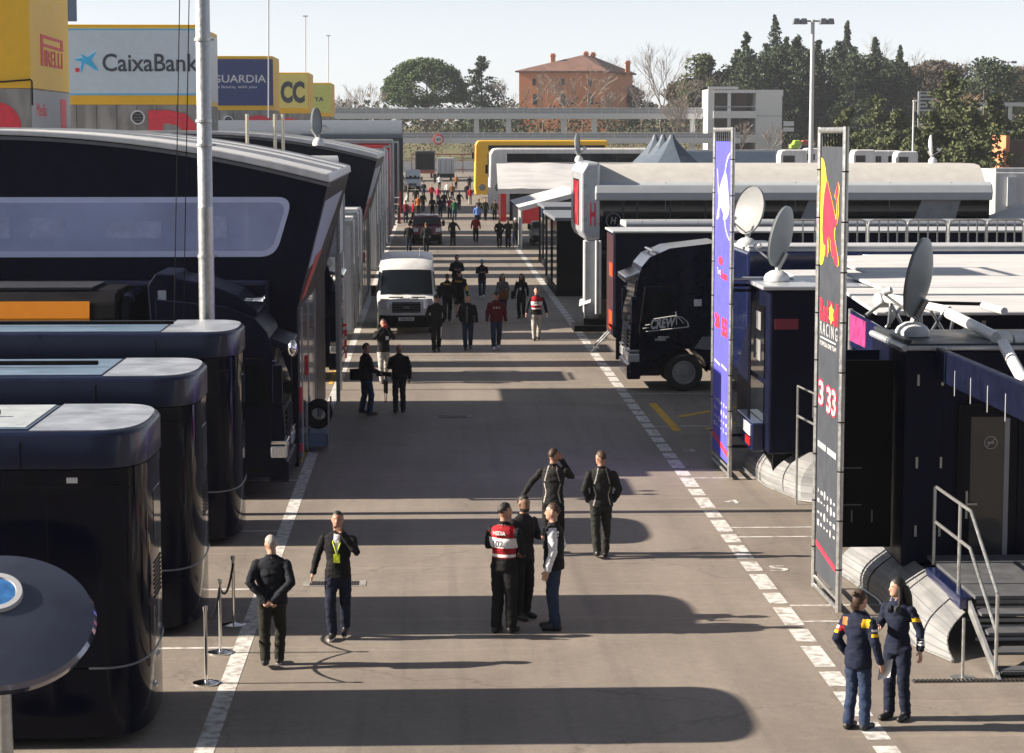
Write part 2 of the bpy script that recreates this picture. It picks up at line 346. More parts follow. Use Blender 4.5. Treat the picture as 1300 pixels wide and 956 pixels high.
def truck_cab(label, xf, y0, s, paint, loc_extra=None, H=3.85, visor=chrome, horns=False, crew=False, group=None, ln=2.35):
    # xf: front; s: +1 when the cab reaches towards +X behind its front (faces -X), -1 when it faces +X
    y1 = y0 + 2.5
    t = thing('truck_cab', label, 'truck', (xf + s*1.2, y0 + 1.25, 0), group)
    k = H / 3.9
    prof = [(0.0,.42),(0,1.25),(.04,1.9),(.22,3.0*k),(.31,3.27*k),(.52,3.52*k),(1.05,3.75*k),(ln,3.9*k),(ln,.95),(ln-.02,.55),(2.02,.55)]
    prof += [(1.45+.62*math.cos(a), .52+.62*math.sin(a)) for a in [R(d) for d in range(0, 181, 20)]] + [(.8,.42)]
    mb = MB(); mb.prism(mir(prof, xf, s), 'y', y0, y1); bd = mb.build('cab', paint, t, bevel=.09, seg=3)
    # windscreen
    mb = MB(); q = [(xf+s*.02, 1.75),(xf+s*.21, 2.92*k),(xf+s*.35, 2.92*k),(xf+s*.14, 1.75)]
    q = [(a - s*.035, b) for a, b in q]
    mb.prism(q, 'y', y0+.16, y1-.16); mb.build('windscreen', glass, t, bevel=.02)
    mb = MB(); mb.prism([(xf-s*.12, 2.86*k),(xf-s*.13, 3.0*k),(xf+s*.30, 3.16*k),(xf+s*.26, 3.0*k)], 'y', y0+.1, y1-.1); mb.build('sun_visor', visor, t, bevel=.03)
    for sd, yy in ((-1, y0), (1, y1)):
        mb = MB(); pl = mir([(.28,1.75),(.42,2.62*k),(1.1,2.66*k),(1.16,1.75)], xf, s); mb.prism(pl, 'y', yy - .006, yy + .006); mb.build('side_window', glass, t)
        # door outline, handle
        mb = MB()
        for a, b_ in (((.26,.7),(.26,1.72)),((1.22,1.2),(1.22,2.75*k)),((.26,1.72),(.4,2.75*k)),((.4,2.75*k),(1.22,2.75*k))):
            mb.tube([(xf+s*a[0], yy, a[1]), (xf+s*b_[0], yy, b_[1])], .009, 4)
        mb.build('door_seam', blackm, t)
        mb = MB(); mb.box(min(xf+s*.75, xf+s*1.05), max(xf+s*.75, xf+s*1.05), yy-.03, yy+.03, 1.42, 1.47); mb.build('door_handle', steel, t, bevel=.01)
        # mirrors
        ym = yy + sd*.16
        mb = MB(); mb.box(min(xf+s*.02, xf+s*.2), max(xf+s*.02, xf+s*.2), ym-.09, ym+.09, 1.85, 2.55, 0); mb.tube([(xf+s*.2, yy, 2.6),(xf+s*.1, ym, 2.62)], .03, 6); mb.tube([(xf+s*.2, yy, 1.85),(xf+s*.1, ym, 1.88)], .03, 6)
        mb.build('mirror', paint, t, bevel=.04)
        # headlight
        yh = y0+.38 if sd < 0 else y1-.38
        mb = MB(); mb.box(min(xf-s*.05, xf+s*.28), max(xf-s*.05, xf+s*.28), yh-.3 if sd > 0 else yh-.395, yh+.3 if sd < 0 else yh+.395, .78, 1.02); hl = mb.build('headlight', lampg, t, bevel=.04)
        mb = MB(); mb.box(min(xf-s*.055, xf+s*.26), max(xf-s*.055, xf+s*.26), yh-.31 if sd > 0 else yh-.4, yh+.31 if sd < 0 else yh+.4, 1.04, 1.11); mb.build('bezel', chrome, hl, bevel=.015)
        mb = MB(); mb.lathe([(.07,0),(.07,.06),(.05,.07)], (xf - s*.0, yh, .55), (-s,0,0), 12); mb.build('fog_lamp', lampg, t, smooth=True)
        for st in range(2):
            mb = MB(); mb.box(min(xf+s*.35, xf+s*.75), max(xf+s*.35, xf+s*.75), yy-.02 if sd>0 else yy-.012, yy+.012 if sd>0 else yy+.02, .5+st*.34, .6+st*.34); mb.build('step', blackm, t)
        wheel(t, (xf+s*1.45, yy + sd*.02, .5), .5, .32, Y_, sd)
    mb = MB(); mb.box(min(xf-s*.07, xf+s*.3), max(xf-s*.07, xf+s*.3), y0+.02, y1-.02, .32, .72); mb.build('bumper', paint, t, bevel=.05)
    mb = MB()
    for i in range(5): z = 1.15 + i*.1; mb.box(min(xf-s*.025, xf+s*.05), max(xf-s*.025, xf+s*.05), y0+.5, y1-.5, z, z+.05)
    mb.build('grille', blackm, t)
    mb = MB(); mb.tube([(xf+s*(.8), y0+.3, 3.62*k),(xf+s*.62, y0+.3, 3.66*k),(xf+s*.62, y1-.3, 3.66*k),(xf+s*.8, y1-.3, 3.62*k)], .03, 8)
    lb = mb.build('light_bar', chrome, t, smooth=True)
    if horns:
        for yy in (y0+.35, y0+.75):
            mb = MB(); mb.lathe([(.02,0),(.022,.55),(.04,.68),(.09,.76),(.03,.76)], (xf+s*1.15, yy, 3.86*k), (-s,0,-.02), 16); mb.build('air_horn', chrome, t, smooth=True)
    return t
def module(name, label, cat, x0, x1, y0, y1, z0, z1, body, roof=None, trim=None, group=None, bevel=.06, ribs=0, stripe=None, door=None, wheels=True):
    """box-bodied trailer standing across the paddock; x1 or x0 is the lane end"""
    t = thing(name, label, cat, ((x0+x1)/2, (y0+y1)/2, 0), group)
    mb = MB(); mb.box(x0, x1, y0, y1, z0, z1); mb.build('body', body, t, bevel=bevel)
    if roof:
        mb = MB(); mb.box(x0+.03, x1-.03, y0+.03, y1-.03, z1+.003, z1+.09); mb.box(x0+.02, x1-.02, y0+.02, y0+.14, z1+.092, z1+.15); mb.build('roof', roof, t, bevel=.025)
    if trim:
        for yy in (y0-.02, y1-.04):
            mb = MB(); mb.box(x0-.02, x1+.02, yy, yy+.06, z1-.12, z1+.02); mb.box(x0-.02, x1+.02, yy, yy+.06, z0, z0+.1)
            for xx in (x0-.03, x1-.03): mb.box(xx, xx+.06, yy-.005, yy+.065, z0+.1, z1-.12)
            mb.build('corner_trim', trim, t)
    if ribs:
        mb = MB()
        for i in range(ribs):
            x = x0 + (i+.5)*(x1-x0)/ribs; mb.box(x-.012, x+.012, y0-.012, y0+.01, z0+.12, z1-.14)
        mb.build('side_seams', blackm, t)
    if stripe:
        c_, za, zb = stripe; mb = MB(); mb.box(x0+.05, x1-.05, y0-.008, y0+.01, za, zb); mb.build('stripe', c_, t)
    if door:
        xx, dm, sgn = door; ym = (y0+y1)/2
        mb = MB(); mb.box(min(xx, xx+sgn*.02), max(xx, xx+sgn*.02), ym-.45, ym+.45, z0+.1, z0+2.1); d = mb.build('door', dm, t, bevel=.01)
        mb = MB(); mb.box(min(xx+sgn*.022, xx+sgn*.05), max(xx+sgn*.022, xx+sgn*.05), ym+.3, ym+.36, z0+1.0, z0+1.15); mb.build('handle', chrome, d)
    if wheels and z0 > .3:
        for xx in (x0+.25*(x1-x0), x0+.33*(x1-x0), x0+.75*(x1-x0)):
            wheel(t, (xx, y0+.05, .48), .48, .3, Y_, -1)
        mb = MB(); mb.box(x0+.3, x1-.3, y0+.4, y1-.4, .45, z0-.004); mb.build('chassis', blackm, t)
    return t
def dish(label, c, r, face, group='satellite dishes on the motorhome roofs', m=None):
    """c: base centre on the roof, face: direction the bowl looks"""
    c = Vector(c); face = Vector(face).normalized(); t = thing('satellite_dish', label, 'satellite dish', c, group)
    mb = MB(); mb.lathe([(r*.42,0),(r*.42,.08),(r*.36,.14),(r*.2,.2),(r*.02,.22)], c, Z_, 28); mb.build('base', offw, t, smooth=True)
    hub = c + Z_*(.25 + r*1.0) - Vector((face.x, face.y, 0))*r*.35
    mb = MB(); prof = [(r*i/8, .24*r*(i/8)**2) for i in range(9)] + [(r*1.0, .24*r+.02)] + [(r*i/8, .24*r*(i/8)**2 - .03) for i in range(8, -1, -1)]
    mb.lathe(prof, hub, face, 36); mb.build('bowl', m or mat('dish_grey', (.19,.215,.235), .45, var=.08), t, smooth=True)
    side = face.cross(Z_).normalized(); dn = face.cross(side).normalized()
    if dn.z > 0: dn = -dn
    tip = hub + face*r*1.05 + dn*r*.55
    mb = MB(); mb.tube([c + Z_*.18, hub + dn*r*.5 - face*.05], .05, 8); mb.tube([hub + dn*r*.95 + face*.1, tip], .022, 6); mb.tube([c+Z_*.2, hub+dn*r*.95+face*.1], .035, 6)
    mb.build('arm', steel, t, smooth=True)
    mb = MB(); mb.lathe([(.03,0),(.055,.03),(.055,.14),(.03,.16)], tip, (hub-tip), 12); mb.build('receiver', offw, t, smooth=True)
    return t

# ================================================================== LEFT: rounded black hospitality modules
def rounded_plan(x0, x1, y0, y1, r, n=10):
    pts = [(x0, y0)]; yc = (y0+y1)/2; N = 2*n+4          # a bow front: half a superellipse
    for k in range(N+1):
        a = R(-90 + 180*k/N); c, s_ = math.cos(a), math.sin(a)
        pts.append((x1 - r + r*abs(c)**.66, yc + (y1-y0)/2*math.copysign(abs(s_)**.66, s_)))
    pts.append((x0, y1)); return pts
def insetp(p, d, x1, yc):
    return [(x - d if x > x1 - 1.2 else x, y + (d if y < yc else -d)) for x, y in p]
def hosp(y0, label, top=3.55, x1=-3.04, pal=0):
    y1 = y0 + 2.5; yc = (y0+y1)/2; x0 = -15
    t = thing('hospitality_module', label, 'motorhome', (x1-3, yc, 0), 'rounded black motorhome fronts along the left line')
    P = rounded_plan(x0, x1, y0, y1, .62)
    mb = MB(); mb.prism(P, 'z', .92, top-.42); mb.build('body', black, t, smooth=True, angle=25)
    mb = MB(); mb.prism(insetp(P, .012, x1, yc), 'z', .12, .9); mb.build('skirt', black, t, smooth=True, angle=25)
    # roof: fascia and crowned cap
    mb = MB(); n = len(P); lv = [(0.01, top-.415), (-.012, top-.40), (-.012, top-.05), (.01, top-.015), (.035, top)]
    vs_ = []
    for d, z in lv: vs_ += [(x, y, z) for x, y in insetp(P, d, x1, yc)]
    fs = [tuple(range(n-1, -1, -1)), tuple((len(lv)-1)*n + i for i in range(n))]
    for l in range(len(lv)-1): fs += [(l*n+i, l*n+(i+1) % n, (l+1)*n+(i+1) % n, (l+1)*n+i) for i in range(n)]
    mb.add(vs_, fs); mb.build('roof', mat('roof_navy', (.006,.010,.034), .32, coat=.15, var=.1, spec=.3), t, smooth=True, angle=40)
    xa = x1 - 1.25
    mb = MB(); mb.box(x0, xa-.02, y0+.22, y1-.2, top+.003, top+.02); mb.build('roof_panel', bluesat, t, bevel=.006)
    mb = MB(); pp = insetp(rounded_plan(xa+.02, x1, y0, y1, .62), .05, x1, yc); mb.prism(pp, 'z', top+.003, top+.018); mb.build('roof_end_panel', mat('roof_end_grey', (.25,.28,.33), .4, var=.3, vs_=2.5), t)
    if pal == 0:
        mb = MB(); mb.box(xa-.75, xa-.05, y0+.24, y1-.22, top+.022, top+.03); mb.build('skylight', mat('pale_skylight', (.42,.47,.50), .3), t)
    mb = MB(); mb.box(x0, xa-.5+.3*pal, yc-.12, yc-.04, top+.05, top+.11); mb.build('awning_rail', blackm, t, bevel=.01)
    # seams and fittings
    mb = MB(); mb.box(x0, x1-.1, y0-.004, y0+.01, top-.62, top-.60); mb.box(x1-1.32, x1-1.305, y0-.03, y0+.02, top-.40, top-.10)
    for k in (x1-1.05, x1-2.3, x1-3.6): mb.box(k, k+.012, y0-.003, y0+.01, .95, top-.63)
    mb.build('panel_seams', blackm, t)
    mb = MB(); q = rounded_plan(x0, x1, y0, y1, .62)
    mb.tube([(x, y, .91) for x, y in q[1:-1]], .012, 5); mb.build('waist_seam', mgrey, t)
    mb = MB(); mb.box(x1-.82, x1-.7, y0-.012, y0+.0, top-.56, top-.5); mb.build('number_plate', white, t)
    mb = MB()
    for i in range(9): mb.box(x1-.004, x1+.006, yc-.3, yc+.3, 1.5+i*.05, 1.52+i*.05)
    mb.build('air_vent', blackm, t)
    mb = MB(); mb.box(x1-.03, x1+.004, yc-.28, yc+.28, 2.15, 2.75); mb.build('side_window', glass, t)
    # silver grab line along the lane side edge
    mb = MB(); mb.tube([(x1-.15, y1-.42, .5), (x1-.1, y1-.42, 1.2), (x1-.1, y1-.42, top-.55)], .018, 6); mb.build('gutter_pipe', steel, t, smooth=True)
    for z in (2.95, 1.6):
        mb = MB(); mb.lathe([(.03,0),(.03,.02)], (x1-.12, y0+.45, z), (.8,-.6,0), 10); mb.build('marker_lamp', lampr, t)
    return t
X1a, X1b, X1c = V(203,545,25.8).x, V(263,500,31.3).x, V(311,450,37.9).x
hosp(24.1, 'nearest rounded black motorhome front, with the white skylight on its roof, left of the stanchions', pal=0, x1=X1a)
hosp(29.6, 'middle rounded black motorhome front, between its nearer and its farther twin at left', pal=1, x1=X1b)
hosp(36.2, 'farthest rounded black motorhome front, at whose roof the tall steel pole stands', pal=2, x1=X1c)
# glossy tilted disc with the round blue dial
p = V(0, 786, 22.2); t = thing('display_table', 'glossy black tilted round table top with a blue dial, at the bottom left corner', 'display table', (p.x, p.y, 0))
nrm = Vector((0.1, -.52, .85)).normalized(); c0 = p
mb = MB(); mb.lathe([(.02,-.16),(.86,-.16),(.94,-.13),(.97,-.04),(.94,.01),(.75,.05),(.5,.085),(.25,.105),(.02,.112)], c0, nrm, 64); mb.build('table_top', mat('blue_black_lacquer', (.09,.10,.15), .10, metal=.75, coat=1, var=.2), t, smooth=True)
mb = MB(); mb.lathe([(.1,0),(.1,.3)], (p.x, p.y+.05, 1.5), Z_, 16); mb.lathe([(.1,0),(.08,1.5)], (p.x, p.y+.05, .03), Z_, 16); mb.build('pedestal', steel, t, smooth=True)
mb = MB(); mb.lathe([(.5,0),(.5,.03)], (p.x, p.y+.05, .0), Z_, 32); mb.build('foot', blackm, t)
c1 = c0 + nrm*.10 + Vector((-.08, .2, .14))
mb = MB(); mb.lathe([(.28,0),(.27,.05),(.21,.05),(.2,.02)], c1, nrm, 40); dl = mb.build('dial_ring', lgrey, t, smooth=True)
mb = MB(); mb.lathe([(.01,.021),(.2,.021),(.2,.035),(.01,.045)], c1, nrm, 40); mb.build('dial_glass', mat('blue_dial', (.04,.16,.42), .2, coat=.8, var=.4, vs_=9), dl)
# stanchions
def stanchion(px, py, label, h=.98):
    p = G(px, py); t = thing('stanchion', label, 'stanchion', p, 'chrome rope posts beside the black motorhomes')
    mb = MB(); mb.lathe([(.17,0),(.17,.02),(.05,.05),(.02,.05)], p, Z_, 28); mb.build('base', chrome, t, smooth=True)
    mb = MB(); mb.lathe([(.022,.04),(.022,h-.05),(.032,h-.05),(.032,h),(.01,h+.01)], p, Z_, 12); mb.build('post', chrome, t, smooth=True)
    return p
sa = stanchion(280, 829, 'chrome rope post between the other two, nearer the camera than the farthest')
sb = stanchion(297, 794, 'chrome rope post farthest from the camera beside the motorhomes')
sc = stanchion(262, 868, 'chrome rope post nearest the bottom edge of the photo')
for a, b_, l in ((sa, sb, 'black rope hanging between the two farther chrome posts'), (sc, sa, 'black rope hanging between the two nearer chrome posts')):
    mb = MB(); mb.tube([a.lerp(b_, u) + Z_*(.88 - .9*u*(1-u)) for u in [i/10 for i in range(11)]], .016, 6)
    tag(mb.build('rope', blackm, smooth=True), l, 'rope', 'ropes between the chrome posts')
# the tall steel mast
p = V(263, 410, 37.0); 
t = thing('steel_pole', 'tall galvanised steel pole rising past the billboards out of the photo', 'pole', (p.x, 39.3, 0))
zx = p.x*39.3/37
mb = MB(); mb.lathe([(.14,0),(.14,4.2),(.137,5.5),(.137,5.52),(.13,5.53),(.128,13)], (zx, 39.3, 0), Z_, 24); mb.build('shaft', steel, t, smooth=True)
for z in (6.58, 4.62, 8.42, 7.0):
    mb = MB(); mb.lathe([(.13,0),(.158,.0),(.158,.05),(.13,.05)], (zx, 39.3, z), Z_, 24); mb.box(zx+.14, zx+.2, 39.27, 39.33, z+.01, z+.04); mb.build('band_clamp', steel, t)
for px, l in ((224, 'thin black guy cable left of the steel pole, the farther left one'), (236, 'thin black guy cable close beside the left of the steel pole')):
    a = V(px+4, 0, 38.9); b_ = V(px-3, 405, 38.9); mb = MB(); mb.tube([a + Z_*2, a, b_, (b_.x, b_.y, 3.57)], .009, 5); tag(mb.build('cable', blackm), l, 'cable', 'guy cables')
# cable clutter where the pole passes the roof
# orange topped bus behind
t = thing('bus', 'black bus with an orange roof side, behind the rounded motorhomes', 'bus', (-8, 41, 0))
yb = 41.2; zt = V(100, 370, yb).z
xa = V(165, 380, yb).x; xo = V(113, 380, yb).x
prf = [(.0,.35),(.0,zt-.5),(.06,zt-.2),(.25,zt-.05),(.5,zt),(2.0,zt),(2.35,zt-.15),(2.45,zt-.5),(2.45,.35)]
mb = MB(); mb.prism([(yb+a, b) for a, b in prf], 'x', -16, xa-.25); mb.build('body', blackm, t, bevel=.05)
mb = MB(); mb.prism([(yb+.12+a*.9, (b if b < 1 else b-.06)) for a, b in prf], 'x', xa-.24, xa+.02); mb.build('front', black, t, bevel=.12, seg=4)
mb = MB(); mb.prism([(yb-.012, zt-.62), (yb-.012, zt-.5), (yb+.05, zt-.19), (yb+.06, zt-.19), (yb+.02, zt-.62)], 'x', -16, xo); mb.build('roof_side_panel', orange, t)
mb = MB(); mb.box(-16, xo, yb+.35, yb+2.1, zt+.003, zt+.05); mb.build('roof_deck', dgrey, t)
mb = MB(); mb.box(-16, xa-.5, yb-.01, yb+.0, 1.6, 2.6); mb.build('windows', glass, t)
for xx in (-5.2, -12): wheel(t, (xx, yb-.0, .5), .5, .3)
# first navy truck
tk = truck_cab('dark navy truck cab with chrome air horns beside the rounded motorhomes', -2.72, 40.9, -1, navyd, horns=True, H=3.75, visor=navyd)
mb = MB(); mb.ball((-2.55, 40.75, 2.85), .1, .13, .17, 12); mb.build('chrome_mirror', chrome, tk, smooth=True)
mb = MB(); mb.prism([(-5.2,3.2),(-5.25,4.0),(-5.1,4.22),(-4.75,4.2),(-4.7,4.12),(-4.2,4.05),(-3.6,3.82),(-3.2,3.5),(-3.35,3.3)], 'y', 41.15, 43.2); mb.build('roof_spoiler', navyd, tk, bevel=.03)
mb = MB(); mb.box(-5.05, -4.9, 41.1, 41.2, 1.2, 3.9); mb.build('side_fin', silver, tk)
module('box_trailer', 'dark trailer hitched behind the navy truck with the chrome horns', 'trailer', -16, -3.2, 43.42, 44.27, .4, 3.9, navyd, ribs=4, wheels=False)

# ================================================================== LEFT: curved roof hospitality buildings
def curved_building(Y0, Y1, label, near=True):
    t = thing('hospitality_building', label, 'hospitality building', (-8, (Y0+Y1)/2, 0), 'navy hospitality buildings with curved roofs')
    def roofz(x):     # roof underside height
        d = max(0, x + 9.0); return 6.78 - .0195*d*d
    xs = [-2.02 - i*.55 for i in range(32)]
    top = [(x, roofz(x)) for x in xs]
    prof = [(-2.66,.1), (-2.66,3.3)] + top + [(-19.2, .1)]
    mb = MB(); mb.prism(prof, 'y', Y0, Y1); mb.build('wall', navyd, t, bevel=.03)
    ledge = [(x + (.04 if i == 0 else 0), z+.004) for i, (x, z) in enumerate(top)]
    up = [(x + (.02 if i == 0 else 0), z+.18 - .06*min(1, i/10)) for i, (x, z) in enumerate(top)]
    mb = MB(); mb.prism(ledge + up[::-1], 'y', Y0-.22, Y1+.2); mb.build('roof', white, t, bevel=.03)
    mb = MB(); mb.prism([(x, z-.02) for x, z in ledge] + [(x, z-.09) for x, z in ledge[::-1]], 'y', Y0-.06, Y0-.004); mb.build('fascia', mgrey, t)
    mb = MB()
    for f in (.22, .33, .62, .9):
        yy = Y0 + f*(Y1-Y0); mb.prism([(x, z+.004) for x, z in up] + [(x, z+.035) for x, z in up[::-1]], 'y', yy, yy+.07)
    mb.build('roof_seams', lgrey, t)
    # big window with rounded corners on the camera side
    def win(x0, x1, z0, z1, sl, r, th, m_, nm, par):
        cs = [(x1+sl, z1), (x0, z1), (x0, z0), (x1, z0)]; poly = []
        for i, cc in enumerate(cs):
            a = Vector(cs[i-1]); b_ = Vector(cc); c_ = Vector(cs[(i+1) % 4]); rr = r if i in (0, 3) else .02
            p0 = b_ + (a-b_).normalized()*rr; p1 = b_ + (c_-b_).normalized()*rr
            for u in [j/6 for j in range(7)]: poly.append(tuple(p0*(1-u)**2 + b_*2*u*(1-u) + p1*u*u))
        mb = MB(); mb.prism(poly, 'y', Y0-th, Y0-.003); return mb.build(nm, m_, par, bevel=.004)
    k = Y0/2800
    if near:
        a = V(372, 250, Y0); b_ = V(350, 326, Y0)
        wf = win(-19, b_.x, b_.z, a.z, a.x-b_.x, .32, .02, mat('window_frame_lilac', (.52,.57,.80), .35, var=.05), 'window', t)
        a = V(364, 257, Y0); b_ = V(345, 318, Y0)
        win(-18.9, b_.x, b_.z, a.z, a.x-b_.x, .24, .028, mat('window_lilac', (.32,.37,.58), .2, coat=.4, var=.2, vs_=.6), 'pane', wf)
        for xq, wq in ((-4.3,.5),(-5.9,1.1),(-7.6,.7),(-8.6,.5)):  # pale upright bands: reflections in the window, painted as flat pieces
            mb = MB(); mb.box(xq-wq/2, xq+wq/2, Y0-.033, Y0-.029, b_.z+.25, a.z-.2-(.15*wq)); mb.build('window_reflection', mat('reflection_lilac', (.37,.42,.63), .25, coat=.3, var=.15), wf)
    mb = MB()
    for x in (-3.0, -5.6, -8.2): mb.box(x, x+.012, Y0-.006, Y0+.01, .15, 3.3)
    mb.box(-19, -2.7, Y0-.006, Y0+.01, 3.28, 3.3); mb.build('panel_joints', blackm, t)
    # lane side, leaning out towards the top
    def side(y0, y1, z0, z1, m_, nm, y0b=None, y1b=None, off=.012):
        fx = lambda z: -2.66 + max(0, z-3.3)/(top[0][1]-3.3)*.64
        y0b = y0 if y0b is None else y0b; y1b = y1 if y1b is None else y1b
        q = [(fx(z0)+.001, y0b, z0), (fx(z0)+.001, y1b, z0), (fx(z1)+.001, y1, z1), (fx(z1)+.001, y0, z1)]
        mb = MB(); mb.slab(q, off); return mb.build(nm, m_, t)
    L = Y1 - Y0
    side(Y0+.5, Y0+L*.8, 4.1, 5.45, mat('side_panel_grey', (.36,.39,.48), .55), 'side_window', Y0+.35, Y0+L*.35)
    side(Y0+2.4, Y0+5.2, 3.45, 4.25, red, 'red_stripe', Y0+.4, Y0+1.9, off=.02)
    side(Y0+.4, Y0+L*.55, .2, 3.25, mat('lane_side_grey', (.05,.055,.065), .2, coat=.4), 'lane_glazing')
    mb = MB()
    for f in (.1, .3, .55): mb.box(-2.66, -2.63, Y0+f*L, Y0+f*L+.06, .15, 3.25)
    mb.build('mullions', lgrey, t)
    mb = MB(); mb.box(-2.65, -2.6, Y0+.06, Y0+.3, 1.2, 1.7, 0); mb.box(-2.65, -2.6, Y0+.06, Y0+.3, .4, .55, 0); mb.box(-2.65,-2.6,Y0+2.5,Y0+2.8,1.7,2.1,0); mb.build('red_signs', redt, t)
    return t
b1 = curved_building(44.3, 55.9, 'big navy building with curved white roof and long lilac window, before its twin')
curved_building(85.7, 99.5, 'farther navy building with a curved roof, behind the big one with the lilac window')
# gas bottles / hose reels by the first building
t = thing('hose_trolley', 'black trolley of coiled hoses at the corner of the big navy building', 'trolley', (-2.45, 47.5, 0))
for yy in (47.2, 47.75):
    mb = MB(); mb.tube([(-2.45+.0*a, yy+.02, .75+.0) for a in (0,1)] if 0 else [(-2.42+.23*math.cos(a), yy, .78+.23*math.sin(a)) for a in [R(d) for d in range(0,360,20)]], .07, 8, closed=True); mb.build('hose_reel', blackm, t, smooth=True)
mb = MB(); mb.box(-2.62,-2.2,47.0,48.0,.12,.42); mb.build('tray', mat('blue_crate', (.1,.16,.25), .5), t, bevel=.02)
mb = MB(); [mb.tube([(x,y,.05),(x,y,1.1)], .02, 6) for x in (-2.64,-2.18) for y in (46.98,48.02)]; mb.build('frame', steel, t)
# stair tower behind building 1
t = module('raised_cabin', 'pale raised cabin on posts behind the big navy building', 'stair tower', -5.5, -2.3, 56.0, 58.8, 3.7, 5.45, offw, roof=white, trim=silver, wheels=False)
for xx, yy in ((-5.4,56.1),(-2.4,58.65),(-5.4,58.65),(-2.35,56.1)): mb = MB(); mb.box(xx-.05, xx+.05, yy-.05, yy+.05, 0, 3.697); mb.build('post', steel, t)
mb = MB(); mb.lathe([(.16,0),(.16,2.6),(.1,2.62)], (-4.9, 55.75, 6.1), X_, 20); mb.build('awning_roller', silver, t, smooth=True)
for x in (-4.6, -3.7, -3.9):
    mb = MB(); mb.tube([(x, 56.3, 5.4), (x, 56.3, 7.3 if x < -3.5 else 6.6)], .045, 8); mb.build('mast', mat('brass_pole', (.45,.42,.33), .3, metal=.6), t, smooth=True)
dish('narrow grey satellite dish on posts behind the big curved white roof', (V(404,160,57.3).x, 57.3, 6.5), .36, (.97,-.28,.05))
truck_cab('black truck cab with chrome mirrors, half hidden behind the big navy building', -2.5, 60.6, -1, black, horns=False)
module('box_trailer', 'white trailer standing behind the black truck cab at left', 'trailer', -14, -2.55, 64.3, 66.0, .1, 5.15, white, roof=white, trim=silver, wheels=False)
module('box_trailer', 'grey trailer with ribbed lane end left of the white van', 'trailer', -14, -2.4, 68.6, 71.2, .6, 4.1, lgrey, roof=white, trim=steel, ribs=6, door=(-2.4, mgrey, 1))
module('box_trailer', 'silver trailer just before the farther curved roof building', 'trailer', -14, -2.4, 73.0, 75.6, .6, 4.2, silver, roof=white, trim=steel, door=(-2.4, dgrey, 1))
module('box_trailer', 'pale trailer tucked against the farther curved roof building', 'trailer', -14, -2.45, 77.4, 80.0, .6, 4.1, offw, roof=white, trim=steel, door=(-2.45, white, 1))
def barrier_frame(px, py, label, h=2.6, n=5, ln=2.2):
    p = G(px, py); t = thing('truss_tower', label, 'truss', p, 'aluminium truss frames at the left line')
    mb = MB()
    for dx in (0, .25):
        for dy in (0, .25): mb.tube([(p.x+dx, p.y+dy, .02), (p.x+dx, p.y+dy, h)], .022, 6)
    mb.build('uprights', alu, t, smooth=True); mb = MB(); k = int(h/.3)
    for i in range(k):
        z = .1 + i*.3; mb.tube([(p.x, p.y, z), (p.x+.25, p.y, z+.25)], .012, 5); mb.tube([(p.x, p.y+.25, z), (p.x, p.y, z+.25)], .012, 5)
    mb.build('braces', alu, t)
barrier_frame(426, 452, 'short aluminium truss tower beside the black truck at left', 2.4)
barrier_frame(450, 405, 'aluminium truss tower left of the white van windscreen', 3.4)
barrier_frame(462, 372, 'tallest aluminium truss tower beyond the white van at left', 4.2)
t = thing('warning_sign', 'red and white striped board at the foot of the black truck', 'sign', G(434, 470))
p = G(434, 470); mb = MB(); mb.box(p.x-.15, p.x+.15, p.y-.02, p.y+.02, .35, 1.35); mb.build('board', red, t)
mb = MB(); [flat([(-.15,.45+i*.3),(.15,.6+i*.3),(.15,.7+i*.3),(-.15,.55+i*.3)], (p.x,p.y-.021,0), X_, Z_, .004, mb) for i in range(3)]; mb.build('stripes', white, t)
mb = MB(); mb.tube([(p.x,p.y,0),(p.x,p.y,.35)], .03, 6); mb.build('foot', steel, t)
# farther trailers and trucks on the left, one by one
far_left = [(104.5,107.6,5.9,white,white,'white two storey trailer just past the farther curved roof'),
 (110.2,113.4,5.7,silver,white,'silver two storey trailer right after the white one at left'),
 (116.6,119.6,5.6,silver,lgrey,'second silver two storey trailer, the one farther from the camera'),
 (122.3,125.5,6.0,white,red,'white truck with red roof edge behind the bright red one'),
 (130,133.5,5.8,offw,lgrey,'cream trailer at the left behind the crowd'),
 (140,145,6.05,red,red,'bright red two storey truck at the left of the crowd'),
 (150,156,6.3,bluesat,lgrey,'blue grey trailer below the grey barrel roof'),
 (176,182,6.2,dgrey,dgrey,'dark slate trailer last but one in the left row'),
 (205,210,5.0,yellow,yellow,'yellow truck far down the left row')]
for a, b_, h, m1, m2, lb in far_left:
    module('tall_trailer', lb, 'trailer', -18, -2.5, a, b_, .4, h, m1, roof=m2, trim=silver, wheels=False, group='tall trailers beyond the curved roofs at left', door=(-2.5, dgrey, 1))
t = thing('barrel_roof_hall', 'long grey hall with a rounded barrel roof beyond the left row', 'hall', (-12, 200, 0))
a = V(424, 158, 190); b_ = V(510, 172, 190)
mb = MB(); pr = [(190 + 5 + 5*math.cos(R(d)), b_.z + (a.z-b_.z+.4)*math.sin(R(d))) for d in range(0, 181, 12)]; mb.prism(pr + [(190,0),(200,0)], 'x', -40, b_.x); mb.build('roof', mat('slate_roof', (.10,.12,.15), .5), t, smooth=True)
mb = MB(); mb.box(-40, b_.x+.1, 189.5, 189.95, .0, b_.z-.2); mb.build('wall', dgrey, t)

